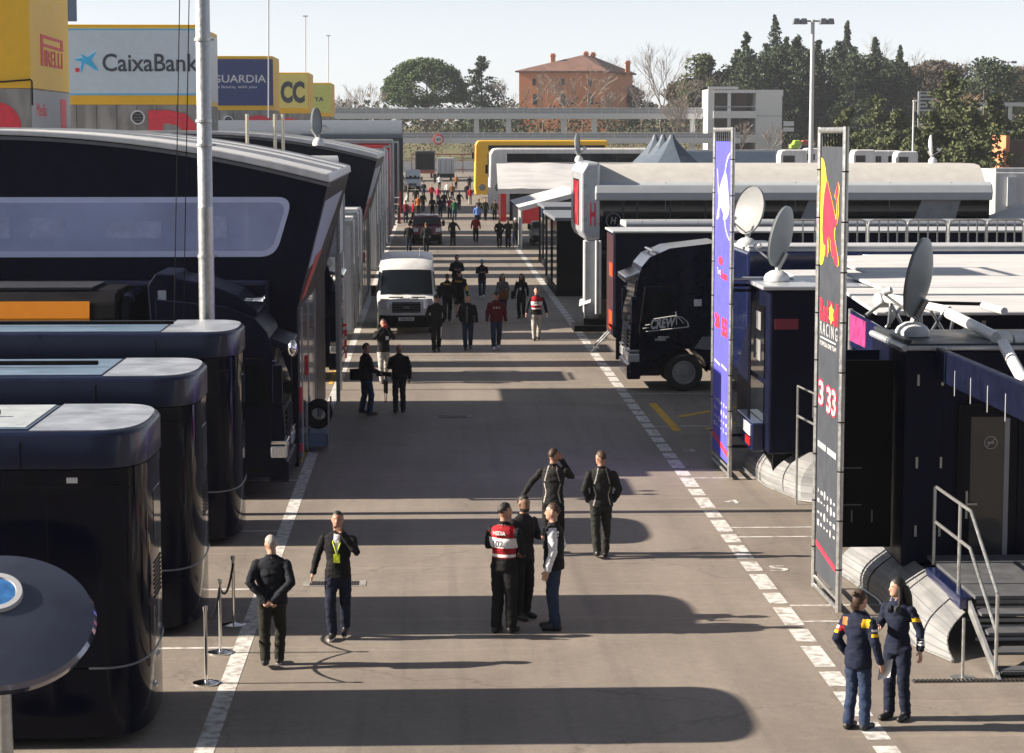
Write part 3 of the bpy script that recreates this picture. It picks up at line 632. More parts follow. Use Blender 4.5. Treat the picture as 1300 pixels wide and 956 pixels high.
# ================================================================== LEFT: pit building blocks with billboards
X0 = -14.0
def K_(px): return -face_y(px, X0)/X0
def tower_block(label, k0, k1, ztop, zbot, face, side_m, wide=26, letters=None, sign=None, vent=None, top=yellow, xright=X0):
    y0, y1 = -k0*X0, -k1*X0
    t = thing('pit_block', label, 'building', (xright-wide/2, (y0+y1)/2, 0), 'concrete blocks with billboards beside the pit lane')
    mb = MB(); mb.box(xright-wide, xright, y0, y1, 0, zbot); mb.build('concrete_base', concrete, t, bevel=.03)
    mb = MB(); mb.box(xright-wide, xright, y0, y1, zbot+.003, ztop); mb.build('cladding', top, t, bevel=.03)
    if side_m: mb = MB(); mb.box(xright+.003, xright+.02, y0+.1, y1-.1, zbot+.3, ztop-.3); mb.build('side_panel', side_m, t)
    mb = MB()
    for i in range(1, 9): x = xright - i*1.2; mb.box(x-.015, x+.015, y0-.012, y0+.01, .1, zbot-.02)
    mb.build('wall_joints', dgrey, t)
    if vent:
        v = V(vent[0], vent[1], y0); r = vent[2]*y0/2800
        mb = MB(); mb.lathe([(r,-.06),(r,.08),(r*.8,.08),(r*.79,-.05)], (v.x, y0-.02, v.z), -Y_, 28); mb.build('vent_ring', offw, t, smooth=True)
        mb = MB(); mb.lathe([(.01,.0),(r*.78,.0),(r*.78,.03),(.01,.03)], (v.x, y0-.02, v.z), -Y_, 28); mb.build('vent_fan', dgrey, t)
        mb = MB(); [mb.box(v.x-r*.75, v.x+r*.75, y0-.08, y0-.06, v.z+r*q-.02, v.z+r*q+.02) for q in (-.4,0,.4)]; mb.build('vent_grille', mgrey, t)
    return t, y0, y1
def at_px(px0, py0, px1, py1, Y):
    a = V(px0, py0, Y); b_ = V(px1, py1, Y); return (a.x+b_.x)/2, (a.z+b_.z)/2, abs(b_.x-a.x), abs(a.z-b_.z)
ink = mat('dark_lettering', (.03,.045,.07), .6, var=.1)
def ptext(s, box, Y, m_, t, bold=.0, name='lettering', thick=.03, off=.03):
    x, z, wd, ht = at_px(*box, Y); return text(s, (x, Y-off, z), X_, Z_, wd, ht, m_, t, name, thick, bold)
# 1 tyre maker's block
zb = V(20, 112, K_(40)*14).z
t, y0, y1 = tower_block('nearest tall yellow block with the stretched P logo, over bare concrete', K_(40), K_(89), 14.5, zb, None, None)
# logo on its lane side
def lane_pt(px, py, X=X0):
    d = ray(px, py); s_ = X/d.x; return Vector((X, d.y*s_, CAMH + d.z*s_))
a = lane_pt(51, 43); b_ = lane_pt(80, 88); yl, yr, zt_, zb_ = a.y, b_.y, a.z, b_.z; W_ = yr-yl; H_ = zt_-zb_
def LP(u, v): return (u*W_, -v*H_)
mb = MB(); o_ = (X0+.003, yl, zt_)
for pl in ([(0,0),(1,.05),(1,.14),(0,.1)], [(0,.1),(.1,.1),(.1,1),(0,1)], [(.9,.135),(1,.14),(1,.42),(.9,.42)], [(.1,.28),(.9,.33),(.9,.42),(.1,.38)]): flat([LP(*q) for q in pl], o_, Y_, Z_, .02, mb)
mb.build('logo', redt, t)
text('IRELLI', (X0+.003, yl+W_*.56, zt_-H_*.74), Y_, Z_, W_*.8, H_*.52, redt, t, thick=.02, bold=.015)
a = lane_pt(46, 131); b_ = lane_pt(59, 148); text('Media', (X0+.003, (a.y+b_.y)/2, (a.z+b_.z)/2), Y_, Z_, b_.y-a.y, a.z-b_.z, redt, t, thick=.02)
a = lane_pt(76, 126); b_ = lane_pt(84, 165); text('I', (X0+.003, (a.y+b_.y)/2, (a.z+b_.z)/2), Y_, Z_, b_.y-a.y, a.z-b_.z, redt, t, thick=.02)
mb = MB(); mb.box(X0+.0045, X0+.012, y0+.0, y1, zb-4, zb-.05); mb.build('pale_side', mat('pale_concrete', (.36,.36,.37), .8), t)
mb = MB(); mb.tube([(X0-2, y0-.05, zb+.35), (X0-1, y0-.05, zb+.22), (X0+.0, y0-.05, zb+.3), (X0+.05, y0-.03, zb+.25), (X0+.05, y0-.03, zb-.6)], .03, 6); mb.build('cable', blackm, t)
mb = MB(); x = V(-2, 150, y0).x; mb.lathe([(.2,0),(.9,0),(.9,.02),(.2,.02)], (x-.1, y0-.01, V(0,162,y0).z), -Y_, 32); mb.build('letter', redt, t)
# 2 bank billboard
Y2 = K_(250)*14
zb = V(150, 133, Y2).z; zt_ = V(150, 31, Y2).z
t, y0, y1 = tower_block('block with the pale blue bank billboard and blue star, left of the steel pole', K_(250), K_(277), zt_, zb, None, mat('pale_side_board', (.42,.46,.50), .4), vent=(175, 149, 9))
def board(box, Y, m_, t, frame=None, off=.06):
    x, z, wd, ht = at_px(*box, Y)
    mb = MB(); mb.box(x-wd/2, x+wd/2, Y-off, Y-.003, z-ht/2, z+ht/2); return mb.build('billboard', m_, t)
skyb = mat('billboard_blue', (.47,.58,.66), .35, var=.05)
ed = mat('billboard_edge', (.10,.42,.68), .4, var=.03)
board((70,36,249,121), Y2, skyb, t)
x, z, wd, ht = at_px(70,36,249,38.5,Y2); mb = MB(); mb.box(x-wd/2, x+wd/2, Y2-.07, Y2-.0605, z-ht/2, z+ht/2)
x, z, wd, ht = at_px(70,118.5,249,121,Y2); mb.box(x-wd/2, x+wd/2, Y2-.07, Y2-.0605, z-ht/2, z+ht/2); mb.build('blue_edge', ed, t)
ptext('CaixaBank', (130,68,252,91), Y2, ink, t, bold=.012, off=.0605)
st = [(94,76),(103,73.5),(107,75),(102,69),(104.5,69.5),(111,73),(120,66.5),(122,66),(119,71.5),(116,76),(121,83),(126,90),(119,88),(113,83),(107.5,80),(105,88),(103.5,93),(102.5,87),(104,78.5),(100,77.5)]
mb = MB(); flat([(lambda v: (v.x, v.z))(V(a, b_, Y2)) for a, b_ in st], (0, Y2-.0605, 0), X_, Z_, .03, mb); mb.build('star_logo', mat('star_blue', (.03,.42,.75), .5), t)
v = V(98.5, 89, Y2); mb = MB(); mb.lathe([(.01,0),(.14,0),(.14,.03),(.01,.03)], (v.x, Y2-.0605, v.z), -Y_, 20); mb.build('logo_dot', redt, t)
ptext('D', (188,140,253,205), Y2, redt, t, bold=.06)
mb = MB(); a = V(87, 0, Y2-35); b_ = V(97, 27, Y2-35); mb.box(a.x-3, b_.x, Y2-35, Y2-34.8, b_.z, b_.z+5); sg = mb.build('hoarding', mat('hoarding_blue', (.10,.14,.22), .5)); tag(sg, 'corner of a slate blue hoarding at the top edge, right of the yellow block', 'billboard')
# 3
Y3 = K_(347)*14; zb = V(300, 140, Y3).z; zt_ = V(300, 71, Y3).z
t, y0, y1 = tower_block('block with the navy newspaper billboard, between the bank one and the CC one', K_(347), K_(355), zt_, zb, None, yellow, vent=(290, 153, 6))
board((262,75,347,134), Y3, mat('billboard_navy', (.025,.045,.16), .4), t)
ptext('VANGUARDIA', (237,95,338,105), Y3, white, t, bold=.01, off=.0605); ptext('the future, with you', (270,108.5,326,113), Y3, white, t, bold=.005, off=.0605)
ptext('C', (297,146,346,205), Y3, redt, t, bold=.06)
a = lane_pt(349, 115); b_ = lane_pt(354, 132); text('JOIN', (X0+.022, (a.y+b_.y)/2, (a.z+b_.z)/2), Y_, Z_, abs(b_.y-a.y), abs(a.z-b_.z), redt, t) if 0 else None
# 4
Y4 = K_(392)*14; zb = V(370, 144, Y4).z; zt_ = V(370, 92, Y4).z
t, y0, y1 = tower_block('pale yellow block with the big letters CC', K_(392), K_(398), zt_, zb, None, None)
board((340,94,391,137), Y4, mat('billboard_pale_yellow', (.62,.55,.16), .4), t)
ptext('CC', (356,103,387,131), Y4, ink, t, bold=.05, off=.0605)
ptext('R', (356,150,393,190), Y4, redt, t, bold=.06)
# 5
Y5 = K_(420)*14; zb = V(410, 148, Y5).z; zt_ = V(410, 105, Y5).z
t, y0, y1 = tower_block('smallest yellow green block, last of the row, with the letters YA', K_(420), K_(425), zt_, zb, None, None)
board((385,107,420,143), Y5, mat('billboard_lime', (.45,.50,.13), .4), t)
ptext('YA', (399,123,411,129), Y5, ink, t, bold=.02, off=.0605); ptext('U', (400,155,418,180), Y5, redt, t, bold=.06)
for px, py, py1, Y, lb in ((341,-5,150,190,'thin antenna mast above the navy billboard'), (388,20,92,262,'thin antenna mast rising above the CC block'), (417,45,105,318,'thin antenna mast rising above the smallest block')):
    a = V(px, py, Y); b_ = V(px, py1, Y); t = thing('antenna_mast', lb, 'antenna', (b_.x, Y, b_.z), 'antenna masts above the pit blocks')
    mb = MB(); mb.tube([b_, a], .055, 6); mb.build('mast', lgrey, t)
    mb = MB(); mb.box(a.x-.3, a.x+.3, Y-.05, Y+.05, a.z-.1, a.z+.02); mb.build('head', lgrey, t)
# ================================================================== RIGHT SIDE
def banner(label, y_far, y_near, x, cloth, z0, z1, group='tall sponsor banners on steel frames'):
    t = thing('banner', label, 'banner', (x, (y_far+y_near)/2, 0), group)
    mb = MB()
    mb.tube([(x, y_far, z0), (x, y_far, z1)], .045, 10); mb.tube([(x+.03, y_near, z0), (x+.03, y_near, z1)], .045, 10)
    mb.tube([(x, y_far, z1-.05), (x+.03, y_near, z1-.05)], .045, 10); mb.tube([(x, y_far, z0+.03), (x+.03, y_near, z0+.03)], .03, 8); mb.tube([(x, y_far, z0+.16), (x+.03, y_near, z0+.16)], .025, 8)
    mb.build('frame', steel, t, smooth=True)
    ya, yb_ = y_far-.08, y_near+.10
    W = ya - yb_; zt = z1-.28; zb = z0+.25; nseg, nv = 10, 40; mb = MB(); vs_ = []
    def sx(u, v): return x + .012 + .008*math.sin(u*9+v*3) + .006*math.sin(v*23)
    mb = MB(); mb.box(x+.003, x+.03, yb_, ya, zb, zt); mb.build('cloth', cloth, t)
    n = 9
    for i in range(n):
        z = zb + (i+.5)*(zt-zb)/n; mb = MB()
        mb.tube([(x, y_far-.02, z), (x+.01, ya+.01, z)], .008, 5); mb.lathe([(.049,0),(.049,.02)], (x, y_far, z), Z_, 8); mb.build('tie', blackm, t)
        mb = MB(); mb.tube([(x+.02, y_near+.05, z), (x+.02, yb_-.01, z)], .008, 5); mb.lathe([(.049,0),(.049,.02)], (x+.03, y_near, z), Z_, 8); mb.build('tie', blackm, t)
    for i in range(7): mb = MB(); yy = yb_ + (i+.5)*W/7; mb.tube([(x+.01, yy, zt), (x+.01, yy+.05, zt+.2)], .012, 5); mb.build('tie', blackm, t)
    def P(u, rows): return (x, ya - u*W, zt - rows*(zt-zb))
    return t, ya, W, zt, zb
def on_banner(B, poly, th=.003, mb=None, base=0):
    t, ya, W, zt, zb = B; H = zt - zb
    return flat([(u*W, -v*H) for u, v in poly], (bx+.0 - base, ya, zt), -Y_, Z_, th, mb)
def btext(B, s, u0, u1, v0, v1, m_, bold=0, shear=0, name='lettering', base=.001):
    t, ya, W, zt, zb = B; H = zt-zb
    return text(s, (bx-base, ya-(u0+u1)/2*W, zt-(v0+v1)/2*H), -Y_, Z_, (u1-u0)*W, (v1-v0)*H, m_, t, name, .003, bold, shear)
def grow(poly, d, asp):
    n = len(poly); out_ = []
    area = sum(poly[i][0]*poly[(i+1) % n][1] - poly[(i+1) % n][0]*poly[i][1] for i in range(n)); sg = 1 if area > 0 else -1
    for i in range(n):
        a, b_, c_ = Vector(poly[i-1]), Vector(poly[i]), Vector(poly[(i+1) % n]); t1 = (b_-a).normalized(); t2 = (c_-b_).normalized(); tt = (t1+t2)
        if tt.length < .2: tt = t1
        tt.normalize(); out_.append((b_.x + sg*tt.y*d, b_.y - sg*tt.x*d*asp))
    return out_
charc = mat('banner_charcoal', (.038,.045,.058), .6, var=.08)
# red/charcoal banner
pf = G(1029, 744, .05); pn = G(1066, 777, .05); bx = (pf.x+pn.x)/2 - .0; pass
B = banner('tall charcoal banner with the red bull and yellow sun, numbers 3 and 33', pf.y, pn.y, bx, charc, .05, 6.9)
t = B[0]
def Z5(x, y): return ((x-75)/200, ((y-80)/5.63)/572)       # zoom pixels of the emblem to banner coordinates
sun_p = [Z5(*q) for q in ((76,165),(90,170),(103,190),(116,235),(126,290),(134,360),(138,450),(138,700),(132,800),(122,880),(106,945),(92,962),(76,960))]
mb = MB(); on_banner(B, sun_p, .002, mb); mb.build('sun_emblem', mat('emblem_yellow', (.85,.58,.03), .6, var=.03), t)
bull = [Z5(*q) for q in ((137,322),(146,345),(160,392),(180,450),(200,510),(216,560),(226,598),(224,640),(214,690),(220,750),(236,810),(252,870),(256,920),(248,938),(232,925),(214,890),(194,860),(182,815),(180,765),(170,735),(156,742),(150,775),(156,840),(150,890),(140,880),(132,830),(126,800),(114,812),(104,770),(98,700),(100,610),(104,520),(112,430),(124,370))]
tail = [Z5(*q) for q in ((222,596),(232,606),(238,560),(236,500),(230,462),(218,440),(220,410),(232,370),(246,330),(252,370),(250,420),(240,452),(246,500),(247,560),(243,610),(234,640),(222,660))]
yl_ = MATS['emblem_yellow']; rr = mat('emblem_red', (.62,.02,.05), .6, var=.05)
mb = MB(); on_banner(B, grow(bull, .035, .018), .002, mb, base=.002); on_banner(B, grow(tail, .03, .016), .0015, mb, base=.0022); mb.build('bull_outline', yl_, t)
mb = MB(); on_banner(B, bull, .002, mb, base=.0045); on_banner(B, tail, .0015, mb, base=.0047); mb.build('bull_emblem', rr, t)
rowv = lambda y: (y - 172)/572          # photo rows to banner height
btext(B, 'Red Bull', .06, .94, rowv(372), rowv(402), rr, bold=.02)
mb = MB(); c_ = (.62, rowv(388)); on_banner(B, [(c_[0]+.13*math.cos(a)*(1 if i % 2 else .6), c_[1]+.024*math.sin(a)*(1 if i % 2 else .7)) for i, a in enumerate([2*math.pi*k/12 for k in range(12)])], .002, mb, base=.003); mb.build('small_emblem', yl_, t)
btext(B, 'R A C I N G', .08, .92, rowv(403), rowv(420), white); 
mb = MB(); on_banner(B, [(.1,rowv(423)),(.85,rowv(423)),(.85,rowv(425)),(.1,rowv(425))], .002, mb, base=.001); mb.build('rule', white, t)
btext(B, 'FORMULA ONE TEAM', .08, .88, rowv(428.5), rowv(434.5), white, bold=.01)
for s_, u0, u1, a, b_ in (('3',.07,.30,482,514),('33',.47,.90,484,518)):
    btext(B, s_, u0-.03, u1+.03, rowv(a-2), rowv(b_+2), rr, bold=.06, name='number_outline'); btext(B, s_, u0, u1, rowv(a), rowv(b_), white, bold=.02, name='race_number', base=.0045)
for u0, u1 in ((.05,.45),(.52,.95)): 
    mb = MB()
    for i in range(7): u = u0+(u1-u0)*i/7; on_banner(B, [(u,rowv(564)),(u+.048,rowv(564)),(u+.048,rowv(572)),(u,rowv(572))], .002, mb, base=.001)
    mb.build('sponsor_name', white, t)
def marks(B, rows, t, m_):
    mb = MB(); rnd = random.Random(3)
    for j, v in enumerate(rows):
        for i in range(6):
            u = .08 + i*.155; w_, h_ = rnd.uniform(.04,.1), rnd.uniform(.0018,.007); k = rnd.choice((4, 4, 3, 10))
            if k == 4: pl = [(u, v-h_), (u+w_, v-h_), (u+w_, v+h_), (u, v+h_)]
            else: pl = [(u+w_/2+w_/2*math.cos(2*math.pi*q/k), v+h_*1.6*math.sin(2*math.pi*q/k)) for q in range(k)]
            on_banner(B, pl, .002, mb, base=.001)
    mb.build('sponsor_marks', m_, t)
marks(B, [rowv(q) for q in (631, 644, 660, 674)], t, white)
mb = MB(); on_banner(B, [(.02,rowv(700)),(.98,rowv(710)),(.98,rowv(717)),(.02,rowv(707))], .002, mb, base=.001); mb.build('red_stripe', rr, t)
# blue banner
pf = G(902, 583, .05); pn = G(926, 606, .05); bx = (pf.x+pn.x)/2; pass
B = banner('tall violet blue banner with the white bull and red numbers 26 55', pf.y, pn.y, bx, mat('banner_blue', (.085,.085,.62), .55, var=.05), .05, 6.93)
t = B[0]
def Z4(x, y): return ((x-57)/76, ((y-40)/3.98)/405)
wb = [Z4(*q) for q in ((108,186),(116,210),(122,260),(127,320),(131,370),(127,400),(118,425),(104,440),(100,425),(102,405),(92,385),(84,372),(80,395),(80,425),(72,443),(66,440),(68,415),(74,380),(76,340),(76,300),(84,262),(94,228),(102,204))]
tl = [Z4(*q) for q in ((106,190),(110,190),(116,150),(124,120),(133,98),(130,94),(119,115),(111,150))]
lg = [Z4(*q) for q in ((66,182),(69,180),(73,215),(74,250),(78,285),(76,310),(72,300),(71,250),(69,215))]
lw = [Z4(*q) for q in ((106,436),(111,436),(114,470),(122,500),(134,526),(133,533),(120,510),(110,475))]
mb = MB(); [on_banner(B, q, .002, mb, base=.001+.0003*i) for i, q in enumerate((wb, tl, lg, lw))]; mb.build('bull_emblem', white, t)
rv = lambda y: (y - 170)/405
rr2 = mat('numbers_red', (.75,.03,.06), .6)
mb = MB(); on_banner(B, [(.42+.15*math.cos(a), rv(323)+.014*math.sin(a)) for a in [2*math.pi*k/10 for k in range(10)]], .002, mb, base=.001); mb.build('small_emblem', rr2, t)
btext(B, 'Toro', .2, .45, rv(333), rv(341), white, .02); btext(B, 'Rosso', .46, .9, rv(334), rv(345), rr2, .03)
btext(B, '26', .06, .42, rv(392), rv(412), rr2, .06); btext(B, '55', .52, .92, rv(394), rv(418), rr2, .06)
mb = MB(); [on_banner(B, [(u,rv(454)),(u+.36,rv(456)),(u+.36,rv(459)),(u,rv(457))], .002, mb, base=.001) for u in (.08,.54)]; mb.build('sponsor_names', white, t)
marks(B, [rv(q) for q in (505, 517, 528, 538)], t, white)
mb = MB(); on_banner(B, [(.0,rv(550)),(1,rv(560)),(1,rv(567)),(.0,rv(557))], .002, mb, base=.001); mb.build('red_stripe', rr2, t)
# arms that tie the blue banner to the unit behind
for py in (404, 412, 578, 592):
    pass
# ---------------- R1: near navy unit with door, stairs, dish
t = thing('race_trailer', 'nearest navy race trailer with the glazed door, below the satellite dish at right', 'trailer', (9, 32.5, 0), 'navy race trailers on the right')
x1 = 6.82
mb = MB(); mb.box(x1, 14, 31.3, 33.7, .55, 3.72); mb.build('body', navyd, t, bevel=.05)
mb = MB(); mb.box(x1+.03, 14, 31.33, 33.67, 3.723, 3.80); mb.box(x1+.0, x1+.12, 31.4, 33.6, 3.803, 3.86); mb.build('roof', dgrey, t, bevel=.02)
mb = MB(); mb.tube([(x1+.02, 31.29, 3.74), (14, 31.29, 3.74)], .035, 6); mb.tube([(x1, 31.3, 3.74), (x1, 33.7, 3.74)], .05, 8); mb.build('roof_edge', silver, t, smooth=True)
dl_, dr = V(1222, 600, 31.29).x, V(1291, 600, 31.29).x; dz0, dz1 = V(1250, 722, 31.29).z, V(1250, 520, 31.29).z
mb = MB(); mb.box(dl_-.09, dl_, 31.24, 31.297, dz0-.06, dz1+.09); mb.box(dr, dr+.09, 31.24, 31.297, dz0-.06, dz1+.09); mb.box(dl_-.0, dr, 31.24, 31.297, dz1+.001, dz1+.09); mb.build('door_frame', black, t, bevel=.008)
mb = MB(); mb.box(dl_+.002, dr-.002, 31.262, 31.297, dz0, dz1-.002); d = mb.build('door', black, t, bevel=.005)
mb = MB(); mb.box(dl_+.1, dr-.16, 31.25, 31.261, dz0+.1, dz1-.1); mb.build('pane', mat('door_glass', (.02,.022,.026), .06, coat=.4), d)
mb = MB(); mb.box(dr-.2, dr-.13, 31.244, 31.249, dz0+.12, dz1-.12); mb.build('frosted_strip', mat('frosted_strip', (.22,.23,.26), .3), d)
mb = MB(); v = V(1258, 562, 31.24); mb.tube([(v.x+.09*math.cos(a), 31.243, v.z+.09*math.sin(a)) for a in [2*math.pi*k/20 for k in range(20)]], .008, 5, closed=True); mb.tube([(v.x-.06, 31.243, v.z-.06), (v.x+.06, 31.243, v.z+.06)], .008, 5); mb.box(v.x-.05, v.x+.05, 31.238, 31.242, v.z-.012, v.z+.012); mb.build('no_smoking_sign', mat('sign_grey', (.28,.28,.28), .5), d)
mb = MB(); mb.box(dl_+.04, dl_+.07, 31.23, 31.255, dz0+.75, dz0+1.15); mb.box(dl_+.05, dl_+.2, 31.2, 31.228, dz0+.95, dz0+.98); mb.build('handle', steel, d)
mb = MB()
for x in (6.84+.9, 6.84+.55): mb.box(x, x+.01, 31.292, 31.302, .6, 3.6)
mb.build('panel_seams', blackm, t)
mb = MB(); [mb.box(7.0+i*.35, 7.03+i*.35, 31.27, 31.298, z, z+.16) for i in (0, 1) for z in (1.0, 2.0, 3.2)]; mb.build('latches', steel, t)
# lane-parallel fascia of the folded awning
mb = MB(); mb.box(7.24, 7.34, 21.5, 31.2, 3.30, 3.76); mb.build('awning_fascia', navyd, t, bevel=.02)
mb = MB(); [mb.box(7.232, 7.239, y, y+.02, 3.2, 3.55) for y in (26, 27.3, 28.2, 29.1, 30)]; mb.build('fascia_clips', lgrey, t)
# open rear door swung out towards the lane
mb = MB(); mb.box(5.98, 6.80, 31.95, 32.03, .72, 3.5); od = mb.build('open_door', blackm, t, bevel=.015)
for z in (1.35, 1.9): mb = MB(); mb.box(6.02, 6.35, 31.94, 31.949, z, z+.015); mb.build('door_bar', mgrey, od)
for i in (0, 1): mb = MB(); mb.box(6.2+i*.3, 6.22+i*.3, 31.93, 31.949, 1.1, 1.28); mb.build('door_grip', mgrey, od)
mb = MB()
for z0 in (2.85, 3.25):
    for i in range(3): mb.tube([(5.98, 31.93, z0+i*.1), (6.08, 31.93, z0+i*.1+.04)], .012, 5)
mb.build('hinges', steel, od)
mb = MB(); mb.box(5.9, 6.8, 33.0, 33.06, 3.05, 3.55); mb.build('rear_flap', navyd, t)
wheel(t, (9.5, 31.45, .45), .45, .3); wheel(t, (10.7, 31.45, .45), .45, .3)
mb = MB(); mb.box(7.3, 14, 31.8, 33.4, .2, .545); mb.build('chassis', blackm, t)
dish('largest grey satellite dish, on the nearest navy trailer at right', (V(1156, 430, 32.6).x, 32.5, 3.81), .60, (-.86, .46, .16))
# stairs
t = thing('stairs', 'grey metal stairs with a tubular handrail below the glazed door', 'stairs', (7.7, 28.5, 0))
mb = MB()
for i in range(4): y = 28.3 - i*.36; mb.box(7.16, 8.6, y-.34, y, .55-i*.17, .59-i*.17)
mb.box(7.16, 8.9, 28.32, 31.15, .70, .75); mb.build('treads', mat('tread_grey', (.075,.08,.09), .6, var=.2), t, bevel=.006)
mb = MB()
for i in range(7): z = .08 + i*.085; mb.box(7.25, 8.9, 28.6, 28.63, z, z+.045)
mb.build('riser_slats', lgrey, t)
for xx in (7.08, 8.62): mb = MB(); mb.prism([(28.35,.68),(28.35,.52),(26.95,0),(26.75,0.02)], 'x', xx, xx+.04); mb.build('stringer', alu, t)
def rail(z, r=.022):
    return [(7.14, 30.6, z+.72), (7.14, 28.55, z+.72), (7.10, 26.95, z-.05)]
for z, nm in ((1.12, 'handrail'), (.62, 'mid_rail')):
    mb = MB(); mb.tube(rail(z), .024, 8); mb.build(nm, steel, t, smooth=True)
for y, z0, z1 in ((30.6,.72,1.84),(29.1,.62,1.84),(26.95,.02,1.07)):
    mb = MB(); mb.tube([(7.13 if y > 27 else 7.10, y, z0),(7.13 if y > 27 else 7.10, y, z1)], .024, 8); mb.build('post', steel, t, smooth=True)
mb = MB(); mb.box(6.98, 7.14, 28.4, 30.4, .55, .72); mb.build('landing_edge', navyb, t, bevel=.01)
mb = MB(); p = G(1222, 862); mb.tube([(p.x,p.y,.02),(p.x,p.y,.78)], .02, 8); mb.lathe([(.16,0),(.16,.02)], p, Z_, 20); o = mb.build('rope_post', steel, smooth=True); tag(o, 'short grey steel post standing left of the stairs', 'post')
# aluminium skirts
def skirt(label, pts, top, name='metal_skirt'):
    """pts: ground line; top: matching upper line; corrugated sheet bowed outwards"""
    t = thing(name, label, 'skirt panel', Vector(pts[0]), 'curved aluminium skirts under the right trailers')
    n = len(pts); mb = MB(); k = 12; N = 36; vs_ = []
    for i in range(N+1):
        u = i/N*(n-1); a = int(min(u, n-2)); f_ = u-a
        g = Vector(pts[a]).lerp(Vector(pts[a+1]), f_); h = Vector(top[a]).lerp(Vector(top[a+1]), f_)
        for j in range(k+1):
            s_ = j/k; p = g.lerp(h, s_); p.x -= .16*math.sin(s_*math.pi) + (.004 if j % 2 else 0); p.z += .02
            vs_.append(p)
    off = len(vs_); vs_ += [p + Vector((.012, .0, 0)) for p in vs_]
    fs = []
    for i in range(N):
        for j in range(k): q = (i*(k+1)+j, i*(k+1)+j+1, (i+1)*(k+1)+j+1, (i+1)*(k+1)+j); fs += [q, tuple(x_+off for x_ in q[::-1])]
    mb.add(vs_, fs); mb.build('sheet', skirtm, t, recalc=False)
    mb = MB()
    for j in (2, 4, 6, 8, 10): mb.tube([vs_[i*(k+1)+j] + Vector((-.006,0,0)) for i in range(N+1)], .007, 4)
    mb.build('rib_lines', mgrey, t)
    for i in (9, 18, 27): mb = MB(); mb.tube([vs_[i*(k+1)+j] + Vector((-.006,0,0)) for j in range(k+1)], .012, 4); mb.build('seam_strap', dgrey, t)
    mb = MB(); mb.tube([Vector(p)+Vector((-.02,0,.03)) for p in pts], .02, 6); mb.build('bottom_rail', alu, t)
    return t
skirt('long curved aluminium skirt behind the two women, under the nearest navy trailer', [(6.35,33.6,0),(6.55,31.5,0),(6.45,28.6,0),(6.75,27.7,0)], [(6.75,33.4,.6),(7.0,31.5,.62),(7.05,29.2,.62),(7.05,28.4,.5)])
skirt('shorter curved aluminium skirt under the farther navy trailer, between the two banners', [(6.4,44.3,0),(6.5,42.0,0),(6.9,40.3,0),(7.8,39.5,0)], [(6.75,44.1,.7),(6.95,42.3,.72),(7.4,41.3,.72),(8.2,41.2,.72)])
# ---------------- R2
t = thing('race_trailer', 'second navy race trailer, seen between the blue and the charcoal banner', 'trailer', (9, 43, 0), 'navy race trailers on the right')
mb = MB(); mb.box(6.45, 14, 41.6, 44.3, .7, 3.85); mb.build('body', navyd, t, bevel=.05)
mb = MB(); mb.box(6.3, 14, 41.5, 44.4, 3.853, 3.93); mb.build('roof', silver, t, bevel=.02)
mb = MB(); mb.box(6.43, 6.448, 42.1, 43.9, 2.1, 3.5); mb.box(6.43, 6.448, 42.1, 43.9, 1.2, 2.0); mb.build('lane_window', glass, t)
mb = MB(); mb.box(6.418, 6.428, 42.5, 43.4, 3.0, 3.35); mb.box(6.418, 6.428, 42.5, 43.4, 2.4, 2.8); mb.build('window_notices', mat('notice_grey', (.2,.2,.2), .5), t)
mb = MB(); mb.box(6.2, 6.44, 42.0, 44.2, .7, 1.25); mb.build('tail_step', navyb, t, bevel=.03)
mb = MB(); mb.box(6.185, 6.198, 42.15, 43.2, .98, 1.2); mb.build('licence_plate', offw, t)
mb = MB(); mb.box(6.185, 6.198, 42.2, 42.8, .78, .93); mb.build('tail_light', lampr, t)
mb = MB(); mb.box(6.55, 7.0, 41.58, 41.598, 3.1, 3.3); mb.build('red_mark', mat('dull_red', (.16,.01,.03), .5), t)
mb = MB(); mb.box(7.3, 7.4, 41.57, 41.598, 1.4, 1.85); mb.build('switch_panel', mgrey, t); mb = MB(); mb.tube([(6.43, 44.0, .9),(6.43,44.0,3.75)], .03, 8); mb.build('corner_pipe', steel, t)
for y, z in ((44.9,.62),(43.4,.6),(44.9,3.72),(43.4,3.72)): mb = MB(); mb.tube([(5.9, y, z),(7.4, y, z)], .03, 6); mb.build('banner_arm', blackm, t)
for y, z in ((44.6,3.86),(43.4,3.94)): mb = MB(); mb.tube([(5.9, y, z),(7.2, y, z)], .025, 6); mb.build('upper_arm', steel, t)
mb = MB(); mb.box(6.6, 13.8, 41.9, 44.0, .15, .69); mb.build('chassis', blackm, t)
t2 = thing('handrail_frame', 'small two bar steel handrail left of the charcoal banner', 'handrail', (7.3, 40, 0))
mb = MB(); a = V(1013, 490, 40); b_ = V(1040, 510, 40); mb.tube([(a.x,40,.7),(a.x,40,a.z),(a.x+.15,38,a.z)], .022, 8); mb.tube([(a.x,40,a.z-.55),(a.x+.15,38,a.z-.55)], .022, 8); mb.build('rails', steel, t2, smooth=True)
mb = MB(); mb.tube([(a.x+.15,38,.0),(a.x+.15,38,a.z)], .022, 8); mb.tube([(a.x,40,.0),(a.x,40,.7)], .022, 8); mb.build('posts', steel, t2)
dish('satellite dish between the banners, on the second navy trailer', (V(986, 352, 42.9).x, 42.9, 3.94), .60, (-.86, .46, .2))
dish('small satellite dish right of the blue banner, on a white drum', (V(948, 297, 52).x, 52, 4.15), .58, (-.82, -.42, .2), m=mat('dish_pale', (.22,.23,.24), .45, var=.08))
module('race_trailer', 'dark navy trailer under the small satellite dish, behind the blue banner', 'trailer', 7.4, 16, 51.2, 53.8, .8, 4.06, navyb, roof=lgrey, trim=None, group='navy race trailers on the right')
